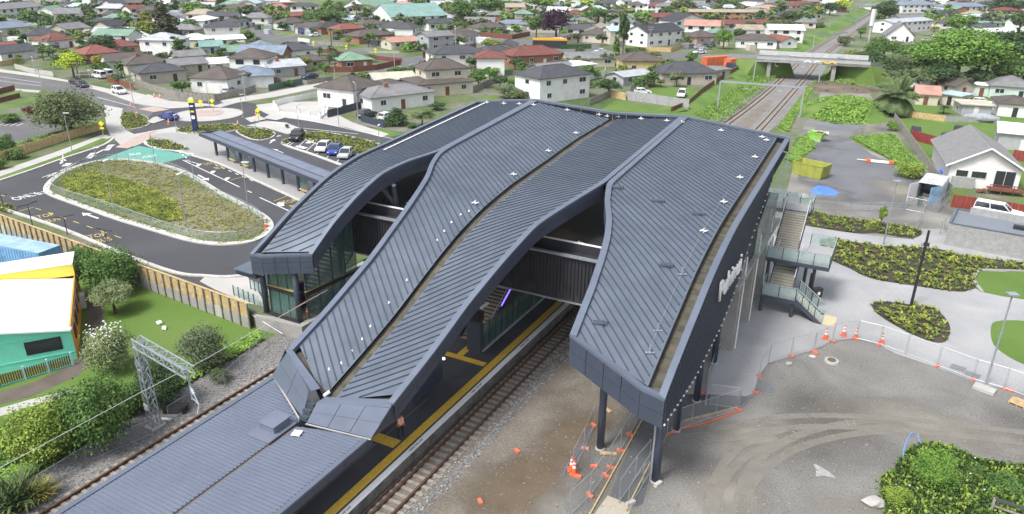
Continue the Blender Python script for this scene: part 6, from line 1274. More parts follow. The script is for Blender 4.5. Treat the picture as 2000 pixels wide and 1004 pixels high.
# ------------------------------------------------------------------ cars of the suburb
C_ = [((330, 233), (315, 230), 'blue', 'sedan', 'blue car leaving the roundabout'), ((580, 273), (572, 280), 'black', 'suv', 'black car parked alone at the left end of the bays'), ((632, 294), (622, 302), 'white', 'hatch', 'white car with dark front, second in the parking bays'), ((655, 299), (646, 308), 'blue', 'sedan', 'royal blue sedan parked between two pale cars'), ((676, 307), (667, 315), 'silver', 'hatch', 'silver hatchback parked nearest to the station roof'),
      ((717, 229), (728, 226), 'dark grey', 'suv', None), ((756, 233), (768, 230), 'white', 'hatch', None), ((605, 154), (590, 156), 'dark blue', 'sedan', None), ((815, 151), (800, 151), 'white', 'van', 'white van parked along the road above the blue shed'), ((830, 129), (842, 126), 'black', 'suv', None), ((195, 153), (185, 151), 'white', 'van', None), ((209, 150), (200, 148), 'white', 'van', None), ((150, 164), (140, 162), 'black', 'sedan', None),
      ((161, 170), (170, 172), 'dark grey', 'hatch', None), ((234, 183), (245, 186), 'white', 'suv', None), ((450, 182), (462, 179), 'silver', 'sedan', None), ((458, 176), (470, 172), 'dark grey', 'suv', None), ((616, 71), (600, 72), 'white', 'sedan', None), ((590, 66), (600, 63), 'blue', 'van', None), ((657, 77), (665, 73), 'black', 'suv', None), ((1172, 104), (1155, 104), 'white', 'sedan', None),
      ((1366, 105), (1350, 106), 'white', 'sedan', 'white saloon driving on the approach to the overbridge'), ((1354, 84), (1360, 78), 'white', 'van', None), ((1386, 91), (1400, 92), 'dark blue', 'suv', None), ((1368, 96), (1384, 96), 'silver', 'sedan', None), ((1186, 51), (1175, 50), 'silver', 'sedan', None), ((1296, 131), (1300, 122), 'dark blue', 'van', None), ((1255, 184), (1270, 184), 'white', 'hatch', None), ((1331, 189), (1326, 196), 'white', 'suv', 'white car parked at the end of the lawn behind the panel fence'),
      ((1430, 135), (1445, 139), 'dark blue', 'suv', None), ((1440, 133), (1452, 137), 'white', 'hatch', None), ((912, 83), (900, 84), 'dark grey', 'suv', None), ((908, 103), (920, 100), 'white', 'sedan', None), ((865, 97), (875, 95), 'black', 'hatch', None)]
for (a, b, c, s, l) in C_: car(*a, *b, c, s, label=l, hi=a[1] > 120)
for (a, b, c, s, l) in (((1788, 262), (1788, 280), 'dark grey', 'sedan', 'dark saloon parked on the lawn by the maroon fence'), ((1845, 275), (1832, 285), 'dark grey', 'hatch', 'dark hatchback partly behind the maroon fence'), ((1870, 265), (1868, 285), 'black', 'suv', 'black car behind the dark hatchback'), ((1918, 206), (1940, 208), 'white', 'suv', 'white four wheel drive on the drive beside the white garage'), ((1886, 204), (1875, 206), 'dark grey', 'sedan', None), ((1808, 80), (1820, 79), 'white', 'hatch', None), ((1828, 72), (1840, 71), 'silver', 'sedan', None)): car(*a, *b, c, s, z=0, label=l)
p = G(1040, 94, BZ); q = G(1090, 95, BZ); t = thing('bus', 'long black bus with bright orange yellow roof behind the red roofed house', 'bus', tuple(p), math.atan2(q[1]-p[1], q[0]-p[0])); L = 12.
mb = MB(); mb.box((L/2, 1.2, 1.55), (L, 2.4, 2.3)); mb.build('body', M_BLACK, t); mb = MB(); mb.box((L/2, 1.2, 2.95), (L, 2.35, .55)); mb.box((L/2, 1.2, 3.3), (L*.6, 1.6, .25)); mb.build('roof', mat('bus_orange', (.75, .33, .01), .5), t)
for i in range(7): mb = MB(); mb.box((1.2+i*1.6, -.02, 1.95), (1.4, .08, 1.0)); mb.build('window', M_WIN, t)
for x in (2.2, 9.2): MB().tube((x, -.05, .45), (x, .3, .45), .45, n=12).build('wheel', M_RUBBER, t)
# ------------------------------------------------------------------ bus shelter canopy
p, q, s = G(389, 263, BZ+3.3), G(430, 256.5, BZ+3.3), G(622, 357, BZ+3.3)
t = thing('bus_shelter', 'long blue grey bus stop canopy on navy posts left of the station', 'bus shelter', (p[0], p[1], BZ), world=True); ax = (s-p)/np.linalg.norm(s-p); wv = (q-p)-ax*((q-p)@ax); LL = np.linalg.norm(s-p)+6
for f0, f1, dz in ((0, .5, -.18), (.5, 1, .0)):
    for i in range(14):
        a0, a1 = p+ax*LL*i/14+wv*f0, p+ax*LL*(i+1)/14+wv*f0; b0, b1 = a0+wv*.5, a1+wv*.5; z0 = (0, 0, .25 if f0 == 0 else .02); z1 = (0, 0, .02 if f0 == 0 else .25); mb = MB()
        mb.add([a0+z0, a1-ax*.03+z0, b1-ax*.03+z1, b0+z1], [(0, 1, 2, 3)]); wb(mb, 'roof_panel', M_CANOPY, t)
for f in (0, 1): a, b = p+wv*f, p+ax*LL+wv*f; mb = MB(); mb.bar((a[0], a[1], a[2]+.05), (b[0], b[1], b[2]+.05), .16, .5); wb(mb, 'edge_beam', M_NAVY, t)
mb = MB(); a, b = p, q; mb.bar((a[0], a[1], a[2]+.05), (b[0], b[1], b[2]+.05), .16, .5); wb(mb, 'edge_beam', M_NAVY, t)
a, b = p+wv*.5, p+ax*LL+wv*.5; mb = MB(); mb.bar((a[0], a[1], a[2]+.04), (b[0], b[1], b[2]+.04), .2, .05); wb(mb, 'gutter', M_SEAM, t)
for i in range(9):
    e = p+ax*(2.2+i*4.3)+wv*.42; mb = MB(); mb.box((e[0], e[1], BZ+1.7), (.3, .3, 3.3)); wb(mb, 'post', M_NAVY, t)
    if i in (1, 2, 6, 7): e2 = e+ax*1.5; mb = MB(); mb.bar((e2[0]-ax[0], e2[1]-ax[1], BZ+.55), (e2[0]+ax[0], e2[1]+ax[1], BZ+.55), .5, .12); mb.box((e2[0], e2[1], BZ+.3), (.1, .3, .5)); wb(mb, 'bench_seat', M_TIMBER, t); mb = MB(); mb.bar((*(e2-ax)[:2], BZ+1.5), (*(e2+ax)[:2], BZ+1.5), .06, 1.6); wb(mb, 'wind_screen', M_GLASS, t)
# ------------------------------------------------------------------ trees
T_ = [(140, 262, 158, 128, 'olive', 'bush', 3, 'wide dark green spreading tree beside the forecourt car park'), (145, 152, 103, 54, 'lime', 'round', 2, 'vivid lime green tree by the main road'), (325, 80, 8, 44, 'conifer', 'conifer', 1, 'tall dark brownish conifer'), (203, 108, 68, 58, 'dark', 'round', 2, 'round dark green tree among red roofs'), (290, 82, 40, 52, 'olivey', 'round', 1), (172, 36, 8, 32, 'olive', 'round', 1), (380, 42, 3, 48, 'bright', 'round', 1), (377, 64, 35, 46, 'mid', 'spread', 1),
 (351, 113, 72, 22, 'mid', 'column', 1), (357, 184, 157, 38, 'mid', 'round', 1), (233, 166, 140, 32, 'grey', 'spread', 1), (18, 28, 0, 44, 'dark', 'round', 1), (48, 86, 66, 24, 'dark', 'round', 0), (165, 57, 28, 42, 'olive', 'spread', 1), (93, 54, 38, 26, 'mid', 'round', 0), (192, 138, 106, 20, 'autumn', 'round', 1), (410, 61, 36, 30, 'mid', 'round', 0), (452, 50, 24, 42, 'olive', 'spread', 1), (472, 50, 30, 26, 'mid', 'round', 0),
 (640, 54, 18, 76, 'mid', 'round', 2, 'big round green tree above the red brick houses'), (610, 62, 36, 32, 'grey', 'round', 1), (645, 22, 0, 28, 'bright', 'conifer', 0), (697, 38, 3, 24, 'olive', 'sparse', 0), (668, 20, 4, 24, 'mid', 'round', 0), (533, 128, 111, 24, 'bright', 'round', 1), (682, 89, 71, 18, 'bright', 'round', 1), (757, 93, 74, 24, 'bright', 'round', 1), (905, 47, 0, 60, 'mid', 'round', 2), (899, 62, 40, 38, 'olive', 'spread', 1), (950, 32, -6, 70, 'mid', 'round', 1), (990, 28, 0, 44, 'mid', 'round', 1),
 (968, 106, 75, 52, 'olivey', 'spread', 1), (707, 173, 143, 38, 'mid', 'spread', 1), (775, 244, 212, 34, 'dark', 'conifer', 2), (935, 172, 134, 36, 'mid', 'round', 1), (965, 150, 132, 20, 'bright', 'round', 1), (990, 192, 166, 50, 'grey', 'round', 2), (1085, 82, 19, 62, 'purple', 'round', 2, 'large dark purple leaved tree'), (1047, 76, 28, 36, 'mid', 'round', 1), (1168, 46, 14, 52, 'mid', 'round', 1), (1140, 16, -4, 42, 'lime', 'round', 1), (1060, 22, -6, 64, 'bright', 'round', 1), (1215, 120, 22, 26, 'dark', 'sparse', 1, 'tall scraggly pine with bare lower trunk'),
 (1203, 113, 72, 9, 'mid', 'column', 1), (1240, 110, 90, 48, 'mid', 'spread', 1), (1280, 108, 98, 26, 'olivey', 'bush', 1), (1328, 30, -3, 54, 'olive', 'round', 1), (1250, 46, 22, 28, 'bright', 'round', 1), (1259, 49, 33, 16, 'dark', 'round', 0), (1412, 96, 56, 34, 'bright', 'round', 2), (1440, 82, 55, 26, 'dark', 'round', 1), (1466, 62, 40, 26, 'dark', 'round', 0), (1188, 189, 152, 48, 'dark', 'round', 2), (1045, 171, 135, 38, 'mid', 'round', 1), (1141, 156, 125, 36, 'mid', 'spread', 1), (1095, 161, 143, 28, 'grey', 'round', 1), (1012, 196, 165, 56, 'olive', 'bush', 1), (1420, 18, -4, 62, 'mid', 'round', 1), (1375, 14, -5, 50, 'dark', 'round', 1),
 (1525, 60, 38, 60, 'olive', 'spread', 1), (820, 15, -3, 40, 'olive', 'sparse', 0), (735, 22, -2, 40, 'mid', 'round', 1), (870, 110, 95, 16, 'mid', 'round', 0), (565, 170, 156, 20, 'mid', 'round', 0), (598, 62, 44, 34, 'olive', 'round', 0), (720, 92, 66, 22, 'olive', 'sparse', 0), (805, 250, 238, 22, 'mid', 'bush', 1), (852, 215, 196, 34, 'dark', 'bush', 1), (415, 170, 156, 30, 'bright', 'bush', 1), (385, 172, 160, 26, 'mid', 'bush', 1), (60, 223, 202, 26, 'red', 'bush', 1), (20, 238, 218, 44, 'mid', 'bush', 1), (86, 225, 205, 22, 'dark', 'bush', 1),
 (15, 300, 255, 38, 'mid', 'bush', 2), (60, 285, 268, 26, 'olive', 'bush', 1), (95, 275, 258, 36, 'mid', 'bush', 1), (150, 262, 250, 30, 'mid', 'bush', 1), (35, 310, 285, 36, 'mid', 'bush', 1), (0, 330, 300, 30, 'mid', 'bush', 1), (1620, 30, 4, 36, 'dark', 'round', 1), (1645, 24, -2, 32, 'lime', 'round', 1), (560, 250, 244, 10, 'mid', 'bush', 0)]
for a in T_: tree(*a[:7], label=a[7] if len(a) > 7 else None, name={'bush': 'shrub'}.get(a[5] if a[6] < 3 else '', 'tree'), cat={'bush': 'shrub'}.get(a[5] if a[6] < 3 else '', 'tree'))
TR = [(1735, 160, 112, 46, 'dark', 'round', 2), (1700, 128, 84, 36, 'mid', 'round', 2), (1990, 150, 62, 60, 'mid', 'round', 2), (1925, 150, 66, 70, 'dark', 'round', 2), (1680, 75, 52, 20, 'mid', 'round', 1),
 (1800, 152, 96, 74, 'mid', 'round', 2), (1905, 165, 74, 90, 'mid', 'round', 2), (1830, 178, 122, 64, 'dark', 'round', 2), (1965, 178, 108, 70, 'mid', 'round', 2), (1752, 150, 106, 60, 'olive', 'round', 2), (1690, 138, 98, 50, 'dark', 'round', 2), (1905, 178, 130, 60, 'dark', 'spread', 2), (1810, 105, 84, 50, 'mid', 'bush', 1), (1880, 110, 84, 60, 'dark', 'round', 1),
 (1725, 50, 2, 52, 'dark', 'round', 2), (1715, 52, 26, 20, 'mid', 'sparse', 1), (1722, 122, 72, 62, 'mid', 'round', 2), (1775, 128, 84, 66, 'mid', 'round', 2), (1830, 125, 80, 60, 'mid', 'round', 2), (1705, 150, 100, 56, 'dark', 'round', 2), (1862, 172, 58, 156, 'bright', 'round', 3, 'huge bright green tree in the row right of the overbridge'), (1945, 170, 62, 100, 'dark', 'round', 2), (1995, 168, 78, 80, 'dark', 'spread', 2), (1865, 68, 28, 42, 'bright', 'round', 1), (1965, 34, -5, 80, 'dark', 'round', 2), (1988, 72, 22, 44, 'dark', 'spread', 1),
 (1712, 160, 121, 52, 'olive', 'round', 2), (1770, 178, 132, 92, 'olive', 'spread', 2), (1880, 80, 54, 50, 'mid', 'round', 1), (1790, 118, 96, 50, 'olivey', 'bush', 2), (1650, 90, 60, 30, 'olive', 'bush', 1), (1600, 60, 38, 26, 'olive', 'bush', 1), (1825, 62, 50, 18, 'autumn', 'round', 0), (1835, 45, 28, 26, 'mid', 'round', 0), (1930, 110, 82, 60, 'grey', 'spread', 1), (1665, 110, 92, 40, 'olivey', 'bush', 1)]
for a in TR: tree(*a[:7], z=0, label=a[7] if len(a) > 7 else None, name={'bush': 'shrub'}.get(a[5], 'tree'), cat={'bush': 'shrub'}.get(a[5], 'tree'))
for a in ((128, 256, 188, 62), (85, 118, 85, 24), (105, 118, 86, 22), (158, 108, 82, 22), (568, 128, 102, 24), (586, 128, 100, 22), (648, 94, 50, 16)): palm(*a)
palm(825, 247, 208, 52, key='shaggy', n=40, stub=.6, label='shaggy round cabbage palm at the edge of the station roof')
palm(1745, 224, 150, 96, z=0, key='datepalm', n=90, trunkr=.45, leafs=16, stub=.9, up=1.35, droop=1.5, label='big date palm with long drooping fronds beside the yard'); palm(1842, 222, 196, 28, z=0); palm(1930, 62, 40, 30, z=0); palm(1855, 48, 28, 18, z=0)
rt = random.Random(9); k = 0
FT = []
for i in range(7000):
    px = rt.uniform(-20, 2020); py = rt.uniform(-12, 190)**1.0
    if rt.random() < .35: py = rt.uniform(-12, 60)
    if py > 60 and not (px < 520 and py < 150) and not (560 < px < 1400 and py < 175): continue
    g = G(px, py, BZ)
    if -48 < g[0] < 0 or g[1] > 1500: continue
    if any((g[0]-o[0])**2+(g[1]-o[1])**2 < (o[2]*.62)**2 for o in OCC): continue
    bad = nearroad(px, py, 12)
    if bad or (560 < px < 715 and py < 24): continue
    hgt_ = rt.uniform(2.0, 5) if py > 60 else rt.uniform(3, 8); pm = PXM(px, py, BZ); wv_ = hgt_*rt.uniform(.7, 1.1)
    FT.append((py, px, py-hgt_*pm*.93, wv_*pm, rt.choice(['dark', 'mid', 'mid', 'olive', 'bright', 'grey', 'olivey', 'dark']), rt.choice(['round', 'round', 'spread', 'bush']), BZ if g[0] < -45 else 0)); OCC.append((g[0], g[1], wv_*.6)); k += 1
    if k > 1400: break
FT.sort(reverse=True)
for py, px, ty_, wp_, kd, sh, zz_ in FT[:185]: tree(px, py, ty_, wp_, kd, sh, 0, z=zz_)
PV = {}
for py, px, ty_, wp_, kd, sh, zz_ in FT[185:]:
    g = G(px, py, zz_); h = max(1., HT(px, py, ty_, zz_)); wd = wp_/PXM(px, py, zz_)/.82; P_, N_, C_ = crownpts(240, abs(int(px)) % 5, sh, 12); a_ = rt.uniform(0, 6)
    R_m = np.array([[math.cos(a_), -math.sin(a_), 0], [math.sin(a_), math.cos(a_), 0], [0, 0, 1]]); V_ = leafcloud(P_, N_, .13, seed=abs(int(px)))@R_m.T*[wd, wd, h]+g; PV.setdefault(kd, []).append(V_)
KD = list(PV); allV = np.concatenate([np.concatenate(PV[q_]) for q_ in KD]); me_t = meshq('distant_trees', allV, lm(KD[0])); [me_t.materials.append(lm(q_)) for q_ in KD[1:]]
me_t.polygons.foreach_set('material_index', np.concatenate([np.full(sum(len(v) for v in PV[q_])//4, i_) for i_, q_ in enumerate(KD)]).astype(np.int32)); o = bpy.data.objects.new('distant_trees', me_t); COL.objects.link(o); o['kind'] = 'stuff'
rs_ = random.Random(3); V_, F_f, MI = [], [], []; SM = [roofm(c) for c in ('light grey', 'grey', 'cream', 'white', 'dark grey')]
for o_ in [o for o in OCC if o[2] > 4.5][:420]:
    for _ in range(2):
        a_ = rs_.uniform(0, 6.28); x, y = o_[0]+math.cos(a_)*(o_[2]+2.5), o_[1]+math.sin(a_)*(o_[2]+2.5)
        if x > -50 or any((x-p[0])**2+(y-p[1])**2 < (p[2]*.75+1)**2 for p in OCC if p is not o_ and p[2] > 4.5): continue
        v = np.array([x, y, BZ])-CC; wz = v@CF; px, py = 1000+FPX*(v@CR)/wz, 502-FPX*(v@CU)/wz
        if py > 100 or wz < 150: continue
        mb = MB(); mb.box((x, y, BZ+.9), (rs_.uniform(2, 4), rs_.uniform(1.6, 3), rs_.uniform(1.6, 2.4)), rs_.uniform(0, 3)); k0 = len(V_); V_ += mb.v; F_f += [tuple(k0+j for j in f) for f in mb.f]; MI += [rs_.randrange(5)]*6
me_f = bpy.data.meshes.new('garden_sheds'); me_f.from_pydata(V_, [], F_f); [me_f.materials.append(m_) for m_ in SM]; me_f.polygons.foreach_set('material_index', MI); o = bpy.data.objects.new('garden_sheds', me_f); COL.objects.link(o); o['kind'] = 'stuff'
print('filler trees', k, len(V_)//8)
sheet('playing_field', [(560, 26), (640, 18), (720, 16), (700, 4), (560, 4)], M_GRASS, .02); sheet('garden_lawn', [(1175, 215), (1200, 197), (1345, 214), (1300, 224)], M_GRASS, .02); sheet('garden_lawn', [(1262, 180), (1280, 168), (1350, 170), (1370, 182), (1330, 198), (1262, 192)], M_GRASS, .02)
for p in ([(618, 97), (700, 85), (712, 92), (650, 100)], [(720, 100), (780, 93), (790, 98), (730, 107)], [(560, 176), (600, 166), (610, 172), (560, 182)], [(730, 130), (760, 122), (780, 124), (735, 136)], [(1050, 165), (1090, 160), (1100, 172), (1050, 178)], [(0, 214), (75, 195), (75, 188), (0, 206)], [(10, 183), (40, 176), (50, 182), (15, 192)], [(690, 254), (760, 268), (790, 262), (740, 250)], [(930, 196), (965, 185), (975, 196), (940, 198)], [(545, 68), (575, 60), (570, 66), (550, 72)]): sheet('garden_lawn', p, M_GRASS, .022)
# bed planting and swale growth
tufts('swale_plants', [tuple(p) for p in SWP], BZ+.05, 2600, .26, 'bed', .22, 3, 4); tufts('swale_plants', GP([(120, 352), (170, 335), (230, 348), (300, 370), (345, 400), (365, 428), (330, 435), (260, 420), (190, 398), (130, 378)], BZ), BZ+.05, 4200, .30, 'bed', .3, 4, 4); 
for i, (k, (p, z)) in enumerate(BEDS.items()):
    P = spline(GP(p, z), 4, True); xs = [q[0] for q in P]; ys = [q[1] for q in P]; ar = abs(sum(P[j][0]*P[(j+1) % len(P)][1]-P[(j+1) % len(P)][0]*P[j][1] for j in range(len(P))))/2
    tufts('bed_plants', P, z+.03, int(ar*(3.2 if z else 2.2)), .42 if z == 0 else .34, 'bed', .38, 20+i, 6); tufts('bed_plants', P, z+.03, int(ar*1.5), .32, 'mid', .3, 60+i, 5)
tufts('verge_growth', tufts_later, BZ, 1500, .5, 'weed', .5, 71, 5)
bw = GP([(1545, 225), (1600, 150), (1640, 135), (1700, 140), (1740, 200), (1745, 235), (1700, 238), (1640, 232), (1600, 245), (1570, 262)], 0)
# ------------------------------------------------------------------ right hand side: stairs, fences, cones, sheds
def mound(name, cx, cy, rx, ry, h, kind, seed, n=2600, m=None, size=.5):
    r = np.random.default_rng(seed); mb = MB(); K, L = 12, 24; vs = [(cx, cy, h)]
    for k in range(1, K+1):
        t = k/K
        for l in range(L): a = 2*PI*l/L; q = 1+.12*math.sin(3*a+seed)+.06*math.sin(7*a); vs.append((cx+rx*t*q*math.cos(a), cy+ry*t*q*math.sin(a), h*(1-t*t)**1.0*(1+.15*math.sin(5*a+4*t))-.02))
    fs = [(0, 1+l, 1+(l+1) % L) for l in range(L)]
    for k in range(K-1):
        for l in range(L): a, b = 1+k*L+l, 1+k*L+(l+1) % L; fs.append((a, a+L, b+L, b))
    mb.add(vs, fs); struct(mb, name, m or M_GRASS2, smooth=True)
    th = r.uniform(0, 2*PI, n); t = np.sqrt(r.random(n)); P = np.stack([cx+rx*t*np.cos(th), cy+ry*t*np.sin(th), h*(1-t*t)+.1], 1); N = np.tile([0, 0, 1.], (n, 1))
    o = bpy.data.objects.new('weeds', meshq('weeds', leafcloud(P, N, size, seed=seed), lm(kind))); COL.objects.link(o); o['kind'] = 'stuff'
g = G(1650, 215, 0); mound('earth_mound', g[0], g[1], 9, 17, 2.4, 'weed', 3, 9000, size=.32)
g = G(1660, 150, 0); mound('earth_mound', g[0], g[1], 7, 18, 2.0, 'weed', 5, 6000, size=.32)
g = G(1640, 172, 0); mound('gravel_heap', g[0], g[1], 9, 9, 1.0, 'olive', 8, 60, m=M_BROWN)
P = GP([(1345, 218), (1372, 185), (1425, 148), (1470, 126), (1540, 120), (1500, 165), (1430, 225), (1405, 238)], .7); tufts('bank_grass', P, .45, 4000, .4, 'weed', .4, 77, 4)
for i, pts in enumerate(([(1536, 312), (1560, 270), (1585, 262), (1590, 290), (1550, 318)], [(1660, 268), (1745, 262), (1775, 300), (1808, 330), (1770, 335), (1730, 308)], [(1560, 218), (1600, 150), (1572, 180), (1520, 248), (1538, 258)])): tufts('rough_weeds', GP(pts, 0), 0, 2600, .4, 'weed', .3, 90+i, 4)
tree(1775, 345, 312, 60, 'yellowish', 'bush', 2, z=0, label='yellowish green bushy weeds beside the dark dividing fence', name='shrub', cat='shrub'); tree(1718, 448, 400, 18, 'yellowish', 'sparse', 1, z=0, label='young staked sapling in the planting bed above the path', name='sapling')
tree(1742, 255, 230, 24, 'bright', 'bush', 1, z=0, name='shrub', cat='shrub')
# glass balustrade of the plaza along the station flank
bl = thing('plaza_balustrade', 'long low glass balustrade between plaza paving and the station undercroft', 'balustrade', tuple(G(1430, 632, 0)), world=True)
BP = GP([(1378, 792), (1382, 745), (1398, 700), (1432, 632), (1472, 565), (1492, 538)], 0); BP = BP
for a, b in zip(BP, BP[1:]):
    a, b = np.array(a), np.array(b); n = max(1, int(np.hypot(*(b-a))/1.5)); d = (b-a)/n; rz = math.atan2(d[1], d[0])
    for i in range(n): e = a+d*(i+.5); mb = MB(); mb.box((e[0], e[1], .62), (np.hypot(*d)*.97, .03, 1.15), rz); wb(mb, 'glass_panel', M_GLASSL, bl); mb = MB(); mb.box((e[0], e[1], .05), (np.hypot(*d), .14, .12), rz); wb(mb, 'base_channel', M_STEEL, bl)
# outdoor stairs
ss = thing('outdoor_stairs', 'switchback outdoor staircase with glass balustrades at the right flank of the station', 'staircase', (-6, 71, 0), world=True)
def flight(x0, x1, y0, z0, y1, z1, n, axis='y'):
    for i in range(n):
        f = (i+.5)/n; c = y0+(y1-y0)*f; z = z0+(z1-z0)*(i+1)/n; d = abs(y1-y0)/n; mb = MB()
        mb.box(((x0+x1)/2, c, z-.09) if axis == 'y' else (c, (x0+x1)/2, z-.09), (abs(x1-x0), d, .17) if axis == 'y' else (d, abs(x1-x0), .17)); wb(mb, 'step', M_CONCD, ss)
        e = c+(d/2-.04)*(1 if y1 < y0 else -1)*-1; mb = MB(); e = c-(d/2-.05)*(1 if (y1 > y0) else -1)
        mb.box(((x0+x1)/2, e, z+.0) if axis == 'y' else (e, (x0+x1)/2, z+.0), (abs(x1-x0)*.96, .10, .03) if axis == 'y' else (.10, abs(x1-x0)*.96, .03)); wb(mb, 'nosing', mat('cream_nosing', (.5, .45, .28), .7), ss)
    for xx in (x0, x1):
        a, b = ((xx, y0, z0-.1), (xx, y1, z1-.1)) if axis == 'y' else ((y0, xx, z0-.1), (y1, xx, z1-.1)); mb = MB(); mb.bar(a, b, .08, .38); wb(mb, 'stringer', M_NAVY, ss)
        m_ = 4
        for i in range(m_):
            f0, f1 = i/m_+.02, (i+1)/m_-.02; q = lambda f, dz: (xx, y0+(y1-y0)*f, z0+(z1-z0)*f+dz) if axis == 'y' else (y0+(y1-y0)*f, xx, z0+(z1-z0)*f+dz)
            mb = MB(); mb.add([q(f0, .15), q(f1, .15), q(f1, 1.1), q(f0, 1.1)], [(0, 1, 2, 3)]); wb(mb, 'glass_panel', M_GLASSL, ss); mb = MB(); mb.bar(q(i/m_, 0), q(i/m_, 1.15), .06, .06, up=(1, 0, 0)); wb(mb, 'post', M_BLACK, ss)
        mb = MB(); mb.bar((a[0], a[1], a[2]+1.3), (b[0], b[1], b[2]+1.3), .07, .06); wb(mb, 'handrail', M_RAILM, ss)
def landing(x0, x1, y0, y1, z, sides):
    mb = MB(); mb.box(((x0+x1)/2, (y0+y1)/2, z-.04), (x1-x0, y1-y0, .08)); wb(mb, 'landing_floor', M_CONC, ss); mb = MB(); mb.box(((x0+x1)/2, (y0+y1)/2, z-.27), (x1-x0+.1, y1-y0+.1, .38)); wb(mb, 'landing_beam', M_NAVY, ss)
    for s in sides:
        a, b = {'f': ((x0, y0), (x1, y0)), 'b': ((x0, y1), (x1, y1)), 'l': ((x0, y0), (x0, y1)), 'r': ((x1, y0), (x1, y1))}[s]; a, b = np.array(a), np.array(b); n = max(1, int(np.hypot(*(b-a))/1.25)); d = (b-a)/n; rz = math.atan2(d[1], d[0])
        for i in range(n+1):
            e = a+d*i; mb = MB(); mb.box((e[0], e[1], z+.45), (.06, .06, 1.25)); wb(mb, 'post', M_BLACK, ss)
            if i < n: e = a+d*(i+.5); mb = MB(); mb.box((e[0], e[1], z+.58), (np.hypot(*d)*.94, .03, .98), rz); wb(mb, 'glass_panel', M_GLASSL, ss)
        mb = MB(); mb.bar((*a, z+1.15), (*b, z+1.15), .07, .06); wb(mb, 'handrail', M_RAILM, ss)
landing(-9.0, -6.2, 77.4, 79.8, 7.4, 'blr'); landing(-11.8, -9.0, 77.4, 79.8, 7.4, 'b'); flight(-8.7, -6.4, 77.4, 7.4, 73.2, 4.5, 16); landing(-8.9, -3.2, 70.4, 73.2, 4.5, 'flr'); landing(-5.6, -3.2, 73.2, 76.0, 4.5, 'br')
flight(-8.2, -6.0, 73.0, 4.2, 69.6, 1.9, 12); landing(-8.5, -5.4, 67.2, 69.6, 1.9, 'fl'); flight(67.2, 69.4, -5.4, 1.9, -2.9, 0.0, 10, 'x')
flight(-12.6, -10.2, 77.6, 7.4, 71, 3.2, 22)
for x, y, z1 in ((-8.4, 67.4, 1.6), (-5.6, 67.4, 1.6), (-5.4, 73.4, 4.2), (-4.6, 73.6, 4.2), (-8.7, 70.8, 4.2)): mb = MB(); mb.tube((x, y, 0), (x, y, z1), .16, n=8); wb(mb, 'column', M_NAVY, ss)
tg = G(1590, 600, 0); mb = MB(); mb.box((-2.2, 68.3, .03), (1.1, 2.2, .03)); wb(mb, 'tactile_paver', mat('cream_nosing', (.5, .45, .28)), ss)
g = G(1582, 600, 0); t = thing('ticket_validator', 'black fare validator post with a screen head at the foot of the stairs', 'ticket machine', tuple(g), AZ)
mb = MB(); mb.tube((0, 0, 0), (0, 0, 1.2), .09, n=8); mb.build('post', M_BLACK, t); mb = MB(); mb.box((.35, 0, 1.6), (1.1, .5, .9), .3); mb.build('screen_head', M_BLACK, t); mb = MB(); mb.box((.5, -.28, 1.6), (.25, .05, .3), .3); mb.build('logo_plate', M_WHITE, t); mb = MB(); mb.box((-.25, .1, 1.9), (.14, .5, 3.2), .3); mb.build('back_board', M_BLACK, t)
# poles of the plaza
g = G(1779, 598, 0); h = HT(1779, 598, 450, 0); t = thing('lamp_post', 'tall thick black lamp post rising from the middle planting bed of the plaza', 'lamp post', tuple(g)); MB().tube((0, 0, 0), (0, 0, h), .14, .11, 10).build('pole', M_BLACK, t)
MB().box((.05, -.12, h*.83), (.5, .3, .25)).build('floodlight', M_BLACK, t); MB().tube((-.3, -.2, h*.8), (-.3, -.2, h*.84), .12, n=8).build('lamp_head', M_STEEL, t)
for px, py, ty, l in ((1925, 752, 575, 'slim grey lamp post with square head beside the concrete base slab'), (1725, 479, 354, 'slim grey lamp post between path and big planting bed')):
    g = G(px, py, 0); h = HT(px, py, ty, 0); t = thing('lamp_post', l, 'lamp post', tuple(g), .5); MB().tube((0, 0, 0), (0, 0, h), .09, .055, 8).build('pole', M_STEEL, t); MB().box((0, 0, h+.03), (.75, .6, .10)).build('lamp_head', M_STEEL, t); MB().box((0, 0, .02), (.5, .5, .04)).build('base_plate', M_STEEL, t)
top(MB().box(tuple(G(1922, 762, 0)+(0, 0, .12)), (1.5, .9, .24), -.3), 'concrete_base', M_CONCL, 'pale concrete slab lying at the foot of the right lamp post', 'slab')
for px, py, l in ((1871, 719, 'dark square access cover nearer the planting bed'), (1899, 733, 'dark square access cover partly under the mesh fence')):
    g = G(px, py, 0); top(MB().box((g[0], g[1], .03), (1.1, .9, .03), -.25), 'access_cover', M_STEEL if False else mat('cover_grey', (.16, .17, .18), .7), l, 'access cover')
g = G(1624, 706, 0); t = thing('manhole', 'round concrete manhole ring with rusty lid in the gravel', 'manhole', tuple(g)); MB().tube((0, 0, -.1), (0, 0, .14), .62, .55, 20).build('ring', M_CONCL, t); MB().tube((0, 0, .1), (0, 0, .2), .36, .34, 16).build('lid', M_BROWN, t)
